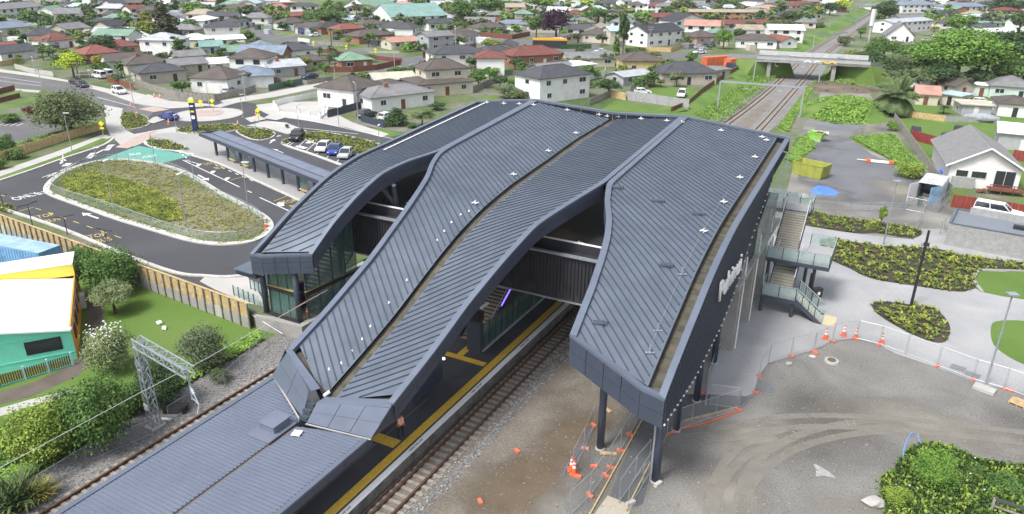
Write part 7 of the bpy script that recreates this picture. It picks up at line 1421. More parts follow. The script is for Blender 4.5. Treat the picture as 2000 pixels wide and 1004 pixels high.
# site fence
def mesh_mat():
    if 'fence_mesh' in _M: return _M['fence_mesh']
    m = mat('fence_mesh', (.5, .52, .54), .5, metal=.3); n = m.node_tree.nodes; l = m.node_tree.links; b = n['Principled BSDF']; b.inputs['Alpha'].default_value = .15; return m
def sitefence(pts, lab, h=1.9, z=0, blocks=True, mw=2.2, blockm=None, tarp=None):
    P = GP(pts, z); t = thing('site_fence', lab, 'mesh fence', (P[0][0], P[0][1], z), world=True, group='temporary mesh fences')
    for a, b in zip(P, P[1:]):
        a, b = np.array(a), np.array(b); n = max(1, int(round(np.hypot(*(b-a))/mw))); d = (b-a)/n; rz = math.atan2(d[1], d[0])
        for i in range(n):
            p, q = a+d*(i+.02), a+d*(i+.98); mb = MB()
            for u, v in (((*p, z+.06), (*p, z+h)), ((*q, z+.06), (*q, z+h)), ((*p, z+h), (*q, z+h)), ((*p, z+.15), (*q, z+.15))): mb.tube(u, v, .018, n=5)
            fr_ = wb(mb, 'fence_frame', M_STEEL, t); mb = MB(); mb.add([(*p, z+.15), (*q, z+.15), (*q, z+h), (*p, z+h)], [(0, 1, 2, 3)]); wb(mb, 'mesh_infill', mesh_mat() if not tarp else tarp, fr_)
            if blocks and (i+int(P[0][0])) % 1 == 0 and random.random() < .75: mb = MB(); mb.box((p[0], p[1], z+.08), (.52, .2, .14), rz+PI/2+random.uniform(-.4, .4)); wb(mb, 'foot_block', blockm or M_BLOCK, t)
    return t
sitefence([(1500, 712), (1544, 697), (1589, 687), (1625, 668), (1672, 663)], 'mesh fence on orange feet between plaza and gravel, from the corner to the peak')
sitefence([(1672, 663), (1717, 674), (1768, 692), (1830, 716), (1899, 742), (1960, 760), (2030, 785)], 'mesh fence on orange feet running right from the peak along the plaza edge')
sitefence([(1442, 802), (1475, 768), (1482, 735), (1500, 712)], 'mesh fence closing the plaza corner beside the asphalt walkway')
sitefence([(1302, 850), (1350, 832), (1442, 802)], 'mesh fence with an orange hose along the asphalt walkway', blocks=False)
sitefence([(1112, 1010), (1152, 970), (1192, 915), (1246, 822)], 'mesh fence on pink and orange feet along the left edge of the walkway'); sitefence([(1118, 925), (1140, 880), (1160, 835)], 'short mesh fence left of the front column')
sitefence([(1208, 985), (1240, 938), (1268, 903)], 'mesh fence panels against the right front column', blocks=False); sitefence([(1225, 1000), (1282, 905), (1302, 850)], 'mesh fence right of the front column', blocks=False)
sitefence([(1385, 792), (1440, 800)], 'mesh gate across the plaza corner', blocks=False); sitefence([(1797, 403), (1832, 415), (1855, 390)], 'mesh pen in front of the open container', blocks=False); sitefence([(1765, 410), (1805, 418)], 'mesh fence joining the container pen', blocks=False); sitefence([(1790, 447), (1803, 425)], 'single mesh gate leaf by the path', blocks=False)
sitefence([(1575, 408), (1660, 412), (1765, 412), (1775, 395)], 'thin long mesh fence between planting bed and gravel yard', blocks=False, h=1.2)
mb = MB(); Q = [G(*p, .05)+(0, 0, .03) for p in ((1300, 852), (1330, 838), (1380, 826), (1420, 812), (1446, 802))]; [mb.tube(Q[i], Q[i+1], .05, n=6) for i in range(4)]; top(mb, 'orange_hose', M_ORANGE, 'orange hose lying along the foot of the walkway fence', 'hose')
sp_ = [SWP[i] for i in range(0, len(SWP), 2)]; sc_ = np.mean(sp_, 0); swf = thing('swale_fence', 'low pale green mesh safety fence all around the planted oval swale', 'mesh fence', (sp_[0][0], sp_[0][1], BZ), world=True); gm = mesh_mat(); gmm = mat('green_mesh', (.26, .42, .36), .5, alpha=.2)
sp_ = [tuple(np.array(p)+(sc_-np.array(p))/np.hypot(*(sc_-np.array(p)))*1.1) for p in sp_]
for p, q in zip(sp_, sp_[1:]+sp_[:1]):
    mb = MB(); mb.tube((*p, BZ), (*p, BZ+1.15), .03, n=5); mb.tube((*p, BZ+1.15), (*q, BZ+1.15), .028, n=5); wb(mb, 'post_and_rail', M_STEEL, swf); mb = MB(); mb.add([(*p, BZ+.1), (*q, BZ+.1), (*q, BZ+1.12), (*p, BZ+1.12)], [(0, 1, 2, 3)]); wb(mb, 'mesh_infill', gmm, swf)
def cone(px, py, lab, z=0, s=1., lean=0):
    g = G(px, py, z); t = thing('traffic_cone', lab, 'traffic cone', tuple(g), random.uniform(0, 1), 'traffic cones'); t.scale = (s,)*3; t.rotation_euler[0] = lean
    MB().box((0, 0, .025), (.46, .46, .05)).build('base', M_ORANGE, t); MB().tube((0, 0, .05), (0, 0, .95), .17, .04, 12).build('body', M_ORANGE, t)
    MB().tube((0, 0, .42), (0, 0, .58), .118, .095, 12).build('reflective_band', M_WHITE, t); MB().tube((0, 0, .70), (0, 0, .80), .084, .066, 12).build('reflective_band', M_WHITE, t)
for px, py, l in ((1612, 662, 'orange cone furthest left along the plaza fence'), (1647, 656, 'orange cone beside the peak of the fence, left of the corner post'), (1671, 661, 'orange cone behind the corner post at the fence peak'), (1721, 671, 'orange cone furthest right along the plaza fence'), (1116, 918, 'orange cone behind its twin left of the front column'), (1121, 925, 'orange cone lying against its twin left of the front column'), (1590, 692, None)):
    if l: cone(px, py, l, s=1.15)
for px, py, l in ((588+0, 0, None),): pass
for px, py, l in ((621, 608, 'orange cone left of two beside the glazed west entrance'), (635, 596, 'orange cone right of two beside the glazed west entrance'), (601, 617, 'orange cone lowest beside the west entrance')): cone(px, py, l, z=1.3)
for px, py, l in ((520, 446, 'orange cone on the kerb tip of the swale'), (1028, 0, None)):
    if l: cone(px, py, l, z=BZ, s=1.2)
for px, py, l in ((330, 243, 'orange cone left of the blue totem'), (500, 226, 'orange and white cone at the right exit of the roundabout'), (268, 225, 'orange cone in the planting bed by the power pole'), (256, 210, 'orange cone above the power pole'), (302, 190, 'orange cone on the wide footpath, left of two'), (313, 192, 'orange cone on the wide footpath, right of two'), (465, 245, 'orange cone beside the bus shelter end')): cone(px, py, l, z=BZ, s=1.1)
mo = mat('faded_pink_block', (.62, .30, .26), .8)
for px, py, l in ((1160, 912, 'orange plastic block between the two left fences'), (1152, 968, 'pink block at the lower end of the walkway fence'), (1183, 930, 'orange block on the kerb beside the walkway'), (1232, 850, 'orange block on the kerb nearer the roof corner'), (1128, 932, 'orange block at the foot of the cones'), (1143, 877, 'pink block beside the blue hose'), (1160, 832, 'pale block at the top of the short fence'), (1592, 690, 'orange block beside a stone at the fence'), (1800+175, 764, 'orange block behind the lamp base'), (1373, 770, 'red jerry can on the kerb'), (938, 981, 'orange marker on the ballast with a green tuft'), (1010, 882, 'orange flag lying on the brown earth')):
    g = G(px, py, 0); top(MB().box((g[0], g[1], .07), (.5, .22, .15), random.uniform(-.8, .8)), 'plastic_block', mo if 'pink' in l else M_BLOCK, l, 'block')
# kerb timbers of the walkway
for a, b, l in (((1150, 1010), (1256, 818), 'pale timber edging along the left side of the walkway'), ((1222, 1000), (1270, 905), 'pale timber edging along the right side of the walkway'), ((1440, 797), (1335, 823), 'pale timber edging along the lower side of the walkway')):
    p, q = G(*a, 0), G(*b, 0); mb = MB(); mb.bar((p[0], p[1], .06), (q[0], q[1], .06), .08, .14); top(mb, 'edging_board', M_TIMBER, l, 'edging')
for px, py, l, rz in ((1188, 888, 'short pale plank lying across the walkway edge', .4), (1183, 800, 'short pale plank behind the front left column', -.5), (1285, 948, 'pale sandbag at the foot of the front column', 1.2), (1232, 985, 'cream sandbag at the walkway end', 1.0)):
    g = G(px, py, 0); top(MB().box((g[0], g[1], .1), (1.1 if 'plank' in l else .6, .25, .12 if 'plank' in l else .25), rz), 'plank' if 'plank' in l else 'sandbag', M_TIMBER if 'plank' in l else M_CONCL, l, 'plank' if 'plank' in l else 'sandbag')
mb = MB(); Q = spline([G(*p, .05) for p in ((1100, 930), (1110, 905), (1125, 892), (1140, 865), (1158, 835))], 4); [mb.tube(Q[i], Q[i+1], .03, n=5) for i in range(len(Q)-1)]; top(mb, 'blue_hose', mat('hose_blue', (.12, .25, .5), .6), 'blue hose along the short mesh fence left of the column', 'hose')
# loose stones, boulder, slabs
def rock(px, py, s, lab, z=0, m=None, nm='boulder', cat='boulder', seed=0):
    g = G(px, py, z); r = np.random.default_rng(seed+int(px)); bm = bmesh.new(); bmesh.ops.create_icosphere(bm, subdivisions=2, radius=1)
    for v in bm.verts: v.co *= r.uniform(.75, 1.15); v.co = Vector((v.co.x*s, v.co.y*s*.7, v.co.z*s*.45+s*.25))
    me = bpy.data.meshes.new(nm); bm.to_mesh(me); bm.free(); me.materials.append(m or M_CONCL); o = bpy.data.objects.new(nm, me); COL.objects.link(o); o.location = tuple(g); o.rotation_euler = (0, 0, r.uniform(0, 3)); return tag(o, lab, cat)
rock(1708, 986, .8, 'large pale boulder at the left foot of the weed patch'); rock(1587, 698, .32, 'small stone beside the manhole ring'); rock(1540, 712, .35, 'small dark bluish stone by the fence', m=M_CONCD); rock(312, 632, .4, 'white rock on the lawn, larger one of the pair', m=M_WHITE); rock(322, 642, .35, 'white rock on the lawn, lower one of the pair', m=M_WHITE); rock(1570, 386, .9, 'grey heap of wet cement beside the blue tarpaulin'); pass
r = np.random.default_rng(5); V = []; 
mb = MB(); cnt = 0
while cnt < 2200:
    px, py = r.uniform(930, 2000), r.uniform(640, 1004); g = G(px, py, 0)
    if g[0] < -20.6 or (g[0] > -10 and inside(px, py, plz)): continue
    s = r.uniform(.02, .055)*(2 if r.random() < .03 else 1); a = r.uniform(0, 3); mb.box((g[0], g[1], s*.3), (s*1.6, s, s*.8), a); cnt += 1
o = mb.build('loose_stones', mat('loose_stone', (.23, .225, .21), .9, var=.6, scale=3)); o['kind'] = 'stuff'
g = G(1612, 925, 0); mb = MB(); mb.flat(spline([(g[0]-.5, g[1]-.6), (g[0]-.1, g[1]-.3), (g[0]+.6, g[1]-.2), (g[0]+.3, g[1]+.2), (g[0]-.2, g[1]+.5), (g[0]-.8, g[1]+.7), (g[0]-.6, g[1]+.1)], 3, True), .012); struct(mb, 'lime_spill', mat('chalk_spill', (.30, .30, .30), .9, var=.2, scale=3))
for k, (px, py, l) in enumerate(((1990, 788, 'wooden pallet at the right edge of the photo'),)):
    g = G(px, py, 0); t = thing('pallet', l, 'pallet', tuple(g), -.4)
    for i in range(6): MB().box((0, -.5+i*.2, .13), (1.2, .14, .03)).build('slat', M_TIMBER, t)
    for i in (-.5, 0, .5): MB().box((i, 0, .06), (.1, 1.1, .1)).build('bearer', M_TIMBER, t)
g = G(1495, 755, 0); t = thing('steel_grating', 'stack of thin steel mesh sheets lying by the plaza corner', 'mesh stack', tuple(g), .3); [MB().box((0, -.8+i*.16, .05), (1.2, .03, .03)).build('bar', M_STEEL, t) for i in range(10)]
# skips, tarpaulin, pipes, container
def skip(p1, p2, depth, h, m, label, taper=.12):
    a, b = G(*p1, 0), G(*p2, 0); w_ = np.hypot(*(b-a)[:2]); rz = math.atan2(b[1]-a[1], b[0]-a[0]); t = thing('skip_bin', label, 'skip bin', tuple(a), rz); e = taper*h
    for (x0, y0, x1, y1) in ((0, 0, w_, 0), (w_, 0, w_, depth), (w_, depth, 0, depth), (0, depth, 0, 0)):
        c = (w_/2, depth/2); f = lambda x, y, k: (c[0]+(x-c[0])*k, c[1]+(y-c[1])*k); k = 1-e/w_*2
        vs = [(*f(x0, y0, k), .05), (*f(x1, y1, k), .05), (x1, y1, h), (x0, y0, h)]; vi = [(*f(x, y, .96), z) for x, y, z in vs]; MB().add(vs+vi, [(0, 1, 2, 3), (7, 6, 5, 4), (3, 2, 6, 7)]).build('side_wall', m, t)
        n = max(2, int(math.hypot(x1-x0, y1-y0)/1.0))
        for i in range(n+1): u = i/n; x, y = x0+(x1-x0)*u, y0+(y1-y0)*u; px, py = f(x, y, k); MB().bar((px, py, .1), (x, y, h), .1, .08, up=(x1-x0, y1-y0, 0.01)).build('rib', m, t)
        MB().bar((x0, y0, h), (x1, y1, h), .12, .1).build('rim', m, t)
    MB().box((w_/2, depth/2, .12), (w_*.85, depth*.85, .1)).build('floor', M_CONCL, t); return t
skip((1545, 340), (1603, 353), 3.0, 2.1, mat('skip_olive', (.30, .32, .06), .6, var=.12), 'olive green open skip bin on the gravel yard'); sk = skip((1576, 275), (1604, 279), 2.4, 1.6, mat('skip_lime', (.32, .62, .12), .6, var=.1), 'lime green skip bin full of rubbish higher up the yard', taper=.3)
for i in range(8): MB().box((random.uniform(.6, 3), random.uniform(.4, 2), 1.5+random.uniform(-.1, .2)), (.9, .5, .3), random.uniform(0, 3)).build('rubbish', random.choice((M_WHITE, M_TIMBERR, M_CONCL, M_BROWN)), sk)
g = [G(*p, 0) for p in ((1583, 372), (1597, 362), (1620, 366), (1640, 376), (1632, 382), (1600, 381), (1586, 379))]
mb = MB(); n = len(g); c = np.mean(g, 0); vs = [(*c[:2], .30)]+[(c[0]+(p[0]-c[0])*.55, c[1]+(p[1]-c[1])*.55, .22+random.uniform(-.1, .1)) for p in g]+[(p[0], p[1], .02) for p in g]
mb.add(vs, [(0, 1+i, 1+(i+1) % n) for i in range(n)]+[(1+i, 1+n+i, 1+n+(i+1) % n, 1+(i+1) % n) for i in range(n)]); top(mb, 'tarpaulin', mat('tarp_blue', (.08, .20, .68), .5, var=.2, scale=1.5, bump=.6, bscale=2), 'bright blue tarpaulin spread over a heap on the gravel', 'tarpaulin')
t = thing('pipe_stack', 'stack of white pipes wrapped with orange safety mesh on the yard', 'pipe stack', tuple(G(1717, 318, 0)), .1); t.scale = (.72, .72, .8)
for i in range(7): MB().tube((-2.6, -.6+i*.2, .18), (2.8, -.6+i*.2, .18), .1, n=8).build('pipe', M_FRAME, t)
for i in range(5): MB().tube((-4.8 if i == 0 else -2.4, -.4+i*.2, .38), (2.6, -.4+i*.2, .38), .1, n=8).build('pipe', M_FRAME, t)
for x in (-2.4, 2.4): MB().box((x, -.1, .35), (.9, 1.5, .5), .1).build('orange_wrap', M_ORANGE, t)
a, b = G(1787, 390, 0), G(1832, 398, 0); w_ = np.hypot(*(b-a)[:2]); rz = math.atan2(b[1]-a[1], b[0]-a[0]); t = thing('shipping_container', 'white and pale blue shipping container with its doors swung open', 'container', tuple(a), rz); mw_ = mat('container_pale', (.42, .47, .50), .6, var=.2, scale=1.2)
d_ = 6.0; h = 2.6; MB().box((w_/2, d_/2, h), (w_, d_, .08)).build('roof', mat('container_roof', (.50, .50, .50), .7, var=.35, scale=.8), t); MB().box((w_/2, d_/2, .1), (w_, d_, .1)).build('floor', M_TIMBERG, t); MB().box((w_/2, d_, h/2), (w_, .08, h)).build('back_wall', mw_, t)
for x in (0, w_):
    MB().box((x, d_/2, h/2), (.08, d_, h)).build('side_wall', mw_, t); [MB().box((x+(-.05 if x == 0 else .05), .3+i*.5, h/2), (.06, .22, h*.9)).build('corrugation', mw_, t) for i in range(12)]
MB().bar((0, -.02, h/2), (-.75, -1.9, h/2), .07, h).build('door', M_FRAME, t, label='white left door swung open'); MB().bar((w_, -.02, h/2), (w_-1.0, -2.0, h/2), .07, h).build('door', mat('door_blue', (.22, .36, .50), .6, var=.2), t, label='pale blue right door swung open')
g = G(1796, 402, 0); top(MB().box((g[0], g[1], .55), (.55, .6, 1.1), .2), 'wheelie_bin', mat('bin_green', (.03, .08, .05), .6), 'dark green bin in front of the container door', 'bin')
# grey gabled house with deck
a = house(1847, 362, 1983, 378, 15, 3.6, 'front', 2.6, 'cream', 'grey', z=0, label='white gabled house with large pale grey tiled roof and a red brown deck', nw=3, ov=.6, door=False, group=None) if False else None
p, q = G(1847, 362, 0), G(1985, 376, 0); w_ = np.hypot(*(q-p)[:2]); rz = math.atan2(q[1]-p[1], q[0]-p[0]); t = thing('house', 'white gabled house with large pale grey tiled roof and red brown deck', 'house', tuple(p), rz, 'houses of the suburb'); D_ = 17.; h = 3.3; rise = 2.9; OCC.append((p[0]+6, p[1]+8, 11))
mb = MB(); mb.box((w_/2, D_/2, h/2-.1), (w_, D_, h+.1)); mb.add([(0, .02, h-.1), (w_, .02, h-.1), (w_/2, .02, h+rise-.1), (0, D_-.02, h-.1), (w_, D_-.02, h-.1), (w_/2, D_-.02, h+rise-.1)], [(0, 1, 2), (4, 3, 5)]); mb.build('wall', wallm('white'), t)
mr = mat('pale_grey_tiles', (.215, .215, .22), .85, var=.12, scale=1.2, bump=.3, bscale=6); rf = roofmesh(w_, D_, h, rise, 'front', .7).build('roof', mr, t)
for i in range(26):
    f = i/26; 
    for sx in (0, 1): x0 = -.7 if sx == 0 else w_+.7; x1 = w_/2; x = x0+(x1-x0)*f; z = h-.15+(rise+.15)*f; MB().box((x, D_/2, z+.03), (.05, D_+1.3, .05)).build('tile_course', mr, rf)
for s in (0, 1): MB().bar((-.75 if s == 0 else w_+.75, -.75, h-.15), (w_/2, -.75, h+rise+.05), .06, .24).build('barge_board', M_WHITE, t)
for x, w2, h2, zc in ((1.2*w_/12, 1.5, .9, 2.1), (3.3*w_/12, .7, .9, 2.1), (4.5*w_/12, 1.2, .9, 2.1)): f_ = MB().box((x+.8, -.03, zc), (w2+.2, .1, h2+.2)).build('window', M_FRAME, t); MB().box((x+.8, -.06, zc), (w2, .1, h2)).build('pane', M_WIN, f_)
for k in range(2): MB().box((w_*.72+k*1.3, -.05, 1.75), (1.2, .1, 2.4)).build('sliding_door', M_WIN, t)
MB().box((w_*.22, -.35, .8), (3.0, .5, 1.6)).build('lean_to', M_BLOCKW, t)
dk = thing('deck', 'red brown timber deck with railing at the front of the white gabled house', 'deck', tuple(G(1960, 378, 0)), rz)
for i in range(10): MB().box((-2+i*.45, -.2, .62), (.42, 2.4, .05)).build('board', M_TIMBERR, dk)
for x in (-2.2, -.7, .8, 2.4): MB().box((x, -1.4, .75), (.1, .1, 1.5)).build('post', M_TIMBERR, dk)
MB().box((.1, -1.4, 1.5), (4.7, .12, .1)).build('handrail', M_TIMBERR, dk); MB().box((.1, -1.4, 1.0), (4.7, .05, .08)).build('rail', M_TIMBERR, dk)
for i in range(4): MB().box((-2.6-i*.3, -.8, .5-i*.13), (.3, 1.2, .1)).build('step', M_TIMBERR, dk)
p_ = G(1838, 345, 0); top(MB().box((p_[0], p_[1], .6), (2.2, 1.4, .7), .3), 'blue_bin_pile', mat('tarp_blue', (.08, .2, .68)), 'bright blue covered heap beside the left wall of the white gabled house', 'covered heap')
# service block building of concrete blocks, laid block by block
t = thing('block_building', 'low building of pale grey concrete blocks with a recessed flat roof behind the plaza', 'service building', tuple(G(1845, 477, 0)), world=True)
a, b = G(1845, 477, 0)[:2], G(1985, 504, 0)[:2]; b = a+(b-a)*1.35; d = b-a; L = np.hypot(*d); d /= L; nr = np.array([-d[1], d[0]]); rz = math.atan2(d[1], d[0]); D_ = 6.5; h = 2.7
c1, c2 = a+nr*D_, b+nr*D_
for (u, v) in ((a, b), (a, c1), (c1, c2), (b, c2)):
    c = (u+v)/2; e = v-u; mb = MB(); mb.box((c[0], c[1], h/2), (np.hypot(*e)+.12, .14, h), math.atan2(e[1], e[0])); wb(mb, 'wall_core', M_CONCD, t)
me = None; cnt = 0
for r_ in range(13):
    for i in range(int(L/.6)):
        x = (i+.5)*.6+(.3 if r_ % 2 else 0)
        if x > L-.3: continue
        if 12.0 < x < 13.6 and r_ < 10: continue
        if me is None: mb = MB(); mb.box((0, 0, 0), (.585, .06, .19)); o = mb.build('block', M_BLOCKW, t); me = o
        else: o = me.copy(); COL.objects.link(o)
        e = a+d*x-nr*(.09+random.uniform(0, .008)); o.location = (e[0]-t.location[0], e[1]-t.location[1], .12+r_*.2); o.rotation_euler = (0, 0, rz); cnt += 1
        if cnt > 295: break
    if cnt > 295: break
mb = MB(); c = (a+b+c1+c2)/4; mb.box((c[0], c[1], h-.35), (L, D_, .1), rz); wb(mb, 'flat_roof', mat('grey_membrane', (.17, .19, .22), .6), t)
for (u, v) in ((a, b), (a, c1), (c1, c2)): mb = MB(); mb.bar((*u, h+.05), (*v, h+.05), .3, .08); wb(mb, 'parapet_cap', M_ROOF, t)
e = a+d*12.8-nr*.12; mb = MB(); mb.box((e[0], e[1], 1.0), (1.2, .08, 2.0), rz); wb(mb, 'door', M_ROOF, t)
e = a+d*6+nr*(D_-.2); mb = MB(); mb.box((e[0], e[1], h+.1), (9, .2, .9), rz); wb(mb, 'raised_back_wall', M_BLOCKW, t); e = a+d*7+nr*3.5; mb = MB(); mb.box((e[0], e[1], h-.1), (1.6, .8, .4), rz); wb(mb, 'roof_vent', M_BLACK, t)
for px, py in ((1835, 458), (1842, 450)): g = G(px, py, 0); mb = MB(); mb.tube((g[0], g[1], 0), (g[0], g[1], 1.8), .05, n=6); top(mb, 'gate_post', M_STEEL, 'slim grey gate post left of the block building'+(', nearer one' if py > 452 else ', farther one'), 'post')
# white pickup with canopy behind the block building
ut = car(1948, 425, 1975, 430, 'white', 'ute', z=0, label='white double cab pickup with canopy parked behind the block building', s=1.12, cat='pickup'); ut.scale = (1.12, 1.1, 1.1)
# covered boat
g = G(1912, 238, 0); t = thing('covered_boat', 'boat under a crumpled grey cover on the drive beside the garage', 'boat', tuple(g), .1)
bm = bmesh.new(); bmesh.ops.create_icosphere(bm, subdivisions=3, radius=1); r = np.random.default_rng(4)
for v in bm.verts: v.co = Vector((v.co.x*3.2*(1 if v.co.x < 0 else 1.15), v.co.y*(1.15 if v.co.x < 1 else .6), max(-.3, v.co.z*1.05)+.8+r.uniform(-.06, .06)))
me_ = bpy.data.meshes.new('cover'); bm.to_mesh(me_); bm.free(); me_.materials.append(mat('grey_cover', (.27, .29, .32), .7, var=.2, scale=1)); o = bpy.data.objects.new('cover', me_); COL.objects.link(o); o.parent = t; MB().tube((-.8, -.9, .3), (-.8, .9, .3), .3, n=10).build('trailer_wheels', M_RUBBER, t)
# weed patch bottom right
P = GP([(1722, 940), (1745, 930), (1760, 905), (1790, 880), (1850, 880), (1900, 905), (1960, 915), (2040, 935), (2040, 1060), (1760, 1060), (1730, 1000)], 0); P = spline(P, 3, True)
mb = MB(); mb.flat(P, .01); struct(mb, 'weedy_ground', M_GRASS2); tufts('weed_growth', P, 0, 4500, .24, 'weed', .45, 41, 4); tufts('weed_growth', P, .1, 700, .3, 'yellowish', .7, 42, 5); tufts('weed_growth', P, .05, 4200, .28, 'mid', .6, 43, 5)
c_ = np.mean(P, 0); tufts('weed_fringe', [tuple(c_+(np.array(p)-c_)*1.09) for p in P], 0, 1300, .22, 'weed', .25, 44, 4)
r = np.random.default_rng(8); mb = MB(); xs = [p[0] for p in P]; ys = [p[1] for p in P]; k = 0
while k < 60:
    x, y = r.uniform(min(xs), max(xs)), r.uniform(min(ys), max(ys))
    if inside(x, y, P): z = r.uniform(.4, .65); mb.tube((x, y, z), (x, y, z+.02), .06, n=6); k += 1
o = mb.build('white_daisies', M_WHITE); o['kind'] = 'stuff'
tree(1818, 950, 862, 82, 'bright', 'bush', 3, z=0, label='dense bright green shrub rising from the weed patch bottom right', name='shrub', cat='shrub'); tree(1750, 990, 940, 50, 'weed' if False else 'yellowish', 'bush', 2, z=0, label='low yellow green shrub beside the pale boulder', name='shrub', cat='shrub'); tree(1900, 935, 905, 40, 'mid', 'bush', 2, z=0, name='shrub', cat='shrub', label='small green shrub with white flowers right of the dense shrub'); tree(1960, 960, 925, 70, 'mid', 'bush', 2, z=0, name='shrub', cat='shrub', label='low green shrub at the right edge of the weed patch')
mb = MB(); Q = spline([G(1762, 912, 0)+(0, 0, .1), G(1762, 890, 0)+(0, 0, .9), G(1776, 872, 0)+(0, 0, 1.2), G(1795, 880, 0)+(0, 0, .6)], 6); [mb.tube(Q[i], Q[i+1], .045, n=6) for i in range(len(Q)-1)]; top(mb, 'blue_hose', mat('hose_blue', (.12, .25, .5)), 'blue hose loop sticking out beside the dense shrub', 'hose')
t = thing('timber_frame', 'dark grey timber frame corner at the bottom right corner', 'frame', tuple(G(1930, 1000, 0)), world=True); a = G(1931, 1010, 0); c = G(1932, 975, .8)
mb = MB(); mb.box((a[0], a[1], .7), (.14, .14, 1.5)); wb(mb, 'post', M_TIMBERG, t); b = G(2030, 1010, 1.2); mb = MB(); mb.bar((a[0], a[1], 1.4), (b[0], b[1], 1.4), .12, .16); wb(mb, 'rail', mat('dark_board', (.06, .06, .065), .8), t); mb = MB(); mb.bar((a[0], a[1], .9), (b[0], b[1], .9), .06, .12); wb(mb, 'rail', M_TIMBERG, t)
g = G(1912, 920, .3); top(MB().box((g[0], g[1], .35), (1.2, .12, .5), -.5), 'black_board', M_BLACK, 'black board half hidden in the weeds', 'board')
# ------------------------------------------------------------------ left foreground: kindergarten, container, mast, bushes
# teal and orange building
t = thing('kindergarten', 'white roofed building with turquoise front, orange side and a yellow roof band', 'building', (-57, 30, 0), world=True); OCC.append((-64, 34, 14))
hW = 2.9
FR = G(152, 700, 0)[:2]; FRt = G(143, 648, hW)
fl = G(0, 730, 0)[:2]; d = (fl-FR); d /= np.hypot(*d); FL = FR+d*16; bk = G(168, 575, 0)[:2]; e = np.array([-d[1], d[0]]);
if e[1] < 0: e = -e
rzf = math.atan2(-d[1], -d[0]); M_TEAL = mat('turquoise_wall', (.20, .72, .56), .7, var=.04, scale=2); M_ORW = mat('orange_wall', (.78, .30, .03), .7, var=.05, scale=2); DP = 13.5
def wq(a, b, z0, z1, m, nm, th=.12, off=0.): a, b = np.array(a[:2]), np.array(b[:2]); c = (a+b)/2; v = b-a; mb = MB(); mb.box((c[0], c[1], (z0+z1)/2), (np.hypot(*v), th, z1-z0), math.atan2(v[1], v[0])); return wb(mb, nm, m, t)
BR = FR+e*DP; BL = FL+e*DP
wq(FR, FL, .0, hW, M_TEAL, 'front_wall'); wq(FR-d*.0, BR, .0, hW+.2, M_ORW, 'side_wall'); wq(BR, BL, 0, hW, M_ORW, 'back_wall')
ap = FR+d*5.2   # front gable: triangle above
mb = MB(); o_ = -e*.04; mb.add([(*(FR+o_), hW-.05), (*(FL+o_), hW+.15), (*(FR+d*5.4+o_), hW+.75), (*(FR+e*.06), hW-.05), (*(FL+e*.06), hW+.15), (*(FR+d*5.4+e*.06), hW+.75)], [(0, 2, 1), (3, 4, 5), (0, 3, 5, 2)]); wb(mb, 'gable', M_TEAL, t)
M_WR = mat('white_roof_sheet', (.80, .80, .80), .5, var=.02, scale=1)
A, B = FR-e*.6-d*.06, FL-e*.6; C_, D_ = FR+e*(DP-2.6)-d*.06, FL+e*(DP-2.6); R1, R2 = FR+d*5.4-e*.6, FR+d*5.4+e*(DP-2.6)
n = 9
for i in range(n):
    f0, f1 = i/n, (i+1)/n-.004
    for (p0, p1, q0, q1, z0, z1) in ((A, C_, R1, R2, hW+.05, hW+1.0), (R1, R2, B, D_, hW+1.0, hW+.5)):
        a0, a1 = p0+(p1-p0)*f0, p0+(p1-p0)*f1; b0, b1 = q0+(q1-q0)*f0, q0+(q1-q0)*f1; mb = MB(); mb.add([(*a0, z0), (*a1, z0), (*b1, z1), (*b0, z1), (*a0, z0-.12), (*a1, z0-.12), (*b1, z1-.12), (*b0, z1-.12)], [(0, 1, 2, 3), (7, 6, 5, 4), (0, 4, 5, 1), (1, 5, 6, 2), (2, 6, 7, 3), (3, 7, 4, 0)]); wb(mb, 'roof_sheet', M_WR, t)
Y1, Y2 = FR+e*(DP-2.6)-d*.1, FL+e*(DP-2.6); mb = MB(); mb.add([(*(Y1+e*.05), hW+.3), (*(Y2+e*.05), hW+.9), (*(Y2+e*.05), hW+1.7), (*(Y1+e*.05), hW+1.5), (*(Y1+e*.2), hW+.3), (*(Y2+e*.2), hW+.9), (*(Y2+e*.2), hW+1.7), (*(Y1+e*.2), hW+1.5)], [(0, 1, 2, 3), (7, 6, 5, 4), (3, 2, 6, 7)]); wb(mb, 'clerestory_band', mat('yellow_wall', (.85, .72, .10), .6), t)
Z1, Z2 = Y1+e*4.2, Y2+e*4.2; mb = MB(); mb.add([(*Y1, hW+1.55), (*Y2, hW+1.75), (*Z2, hW+1.0), (*Z1, hW+1.25), (*Y1, hW+1.45), (*Y2, hW+1.65), (*Z2, hW+.9), (*Z1, hW+1.15)], [(0, 1, 2, 3), (7, 6, 5, 4), (0, 4, 5, 1), (0, 3, 7, 4), (2, 6, 7, 3)]); wb(mb, 'upper_roof', M_WR, t)
for x, w2, h2, m in ((2.1, 2.4, 1.0, M_WIN), (7.2, 1.9, 1.1, mat('green_blind', (.12, .28, .06), .7))):
    c = FR+d*x-e*.08; mb = MB(); mb.box((c[0], c[1], 1.75), (w2+.15, .08, h2+.15), rzf); f_ = wb(mb, 'window', M_BLACK, t); c = c-e*.04; mb = MB(); mb.box((c[0], c[1], 1.75), (w2*.94, .06, h2*.92), rzf); wb(mb, 'pane', m if m != M_WIN else M_WIN, f_)
for k in range(4): c = FR+e*(1.8+k*2.6)-d*.1; mb = MB(); mb.box((c[0], c[1], 1.8), (.1, 1.3, 1.0), rzf); wb(mb, 'side_window', M_WIN, t)
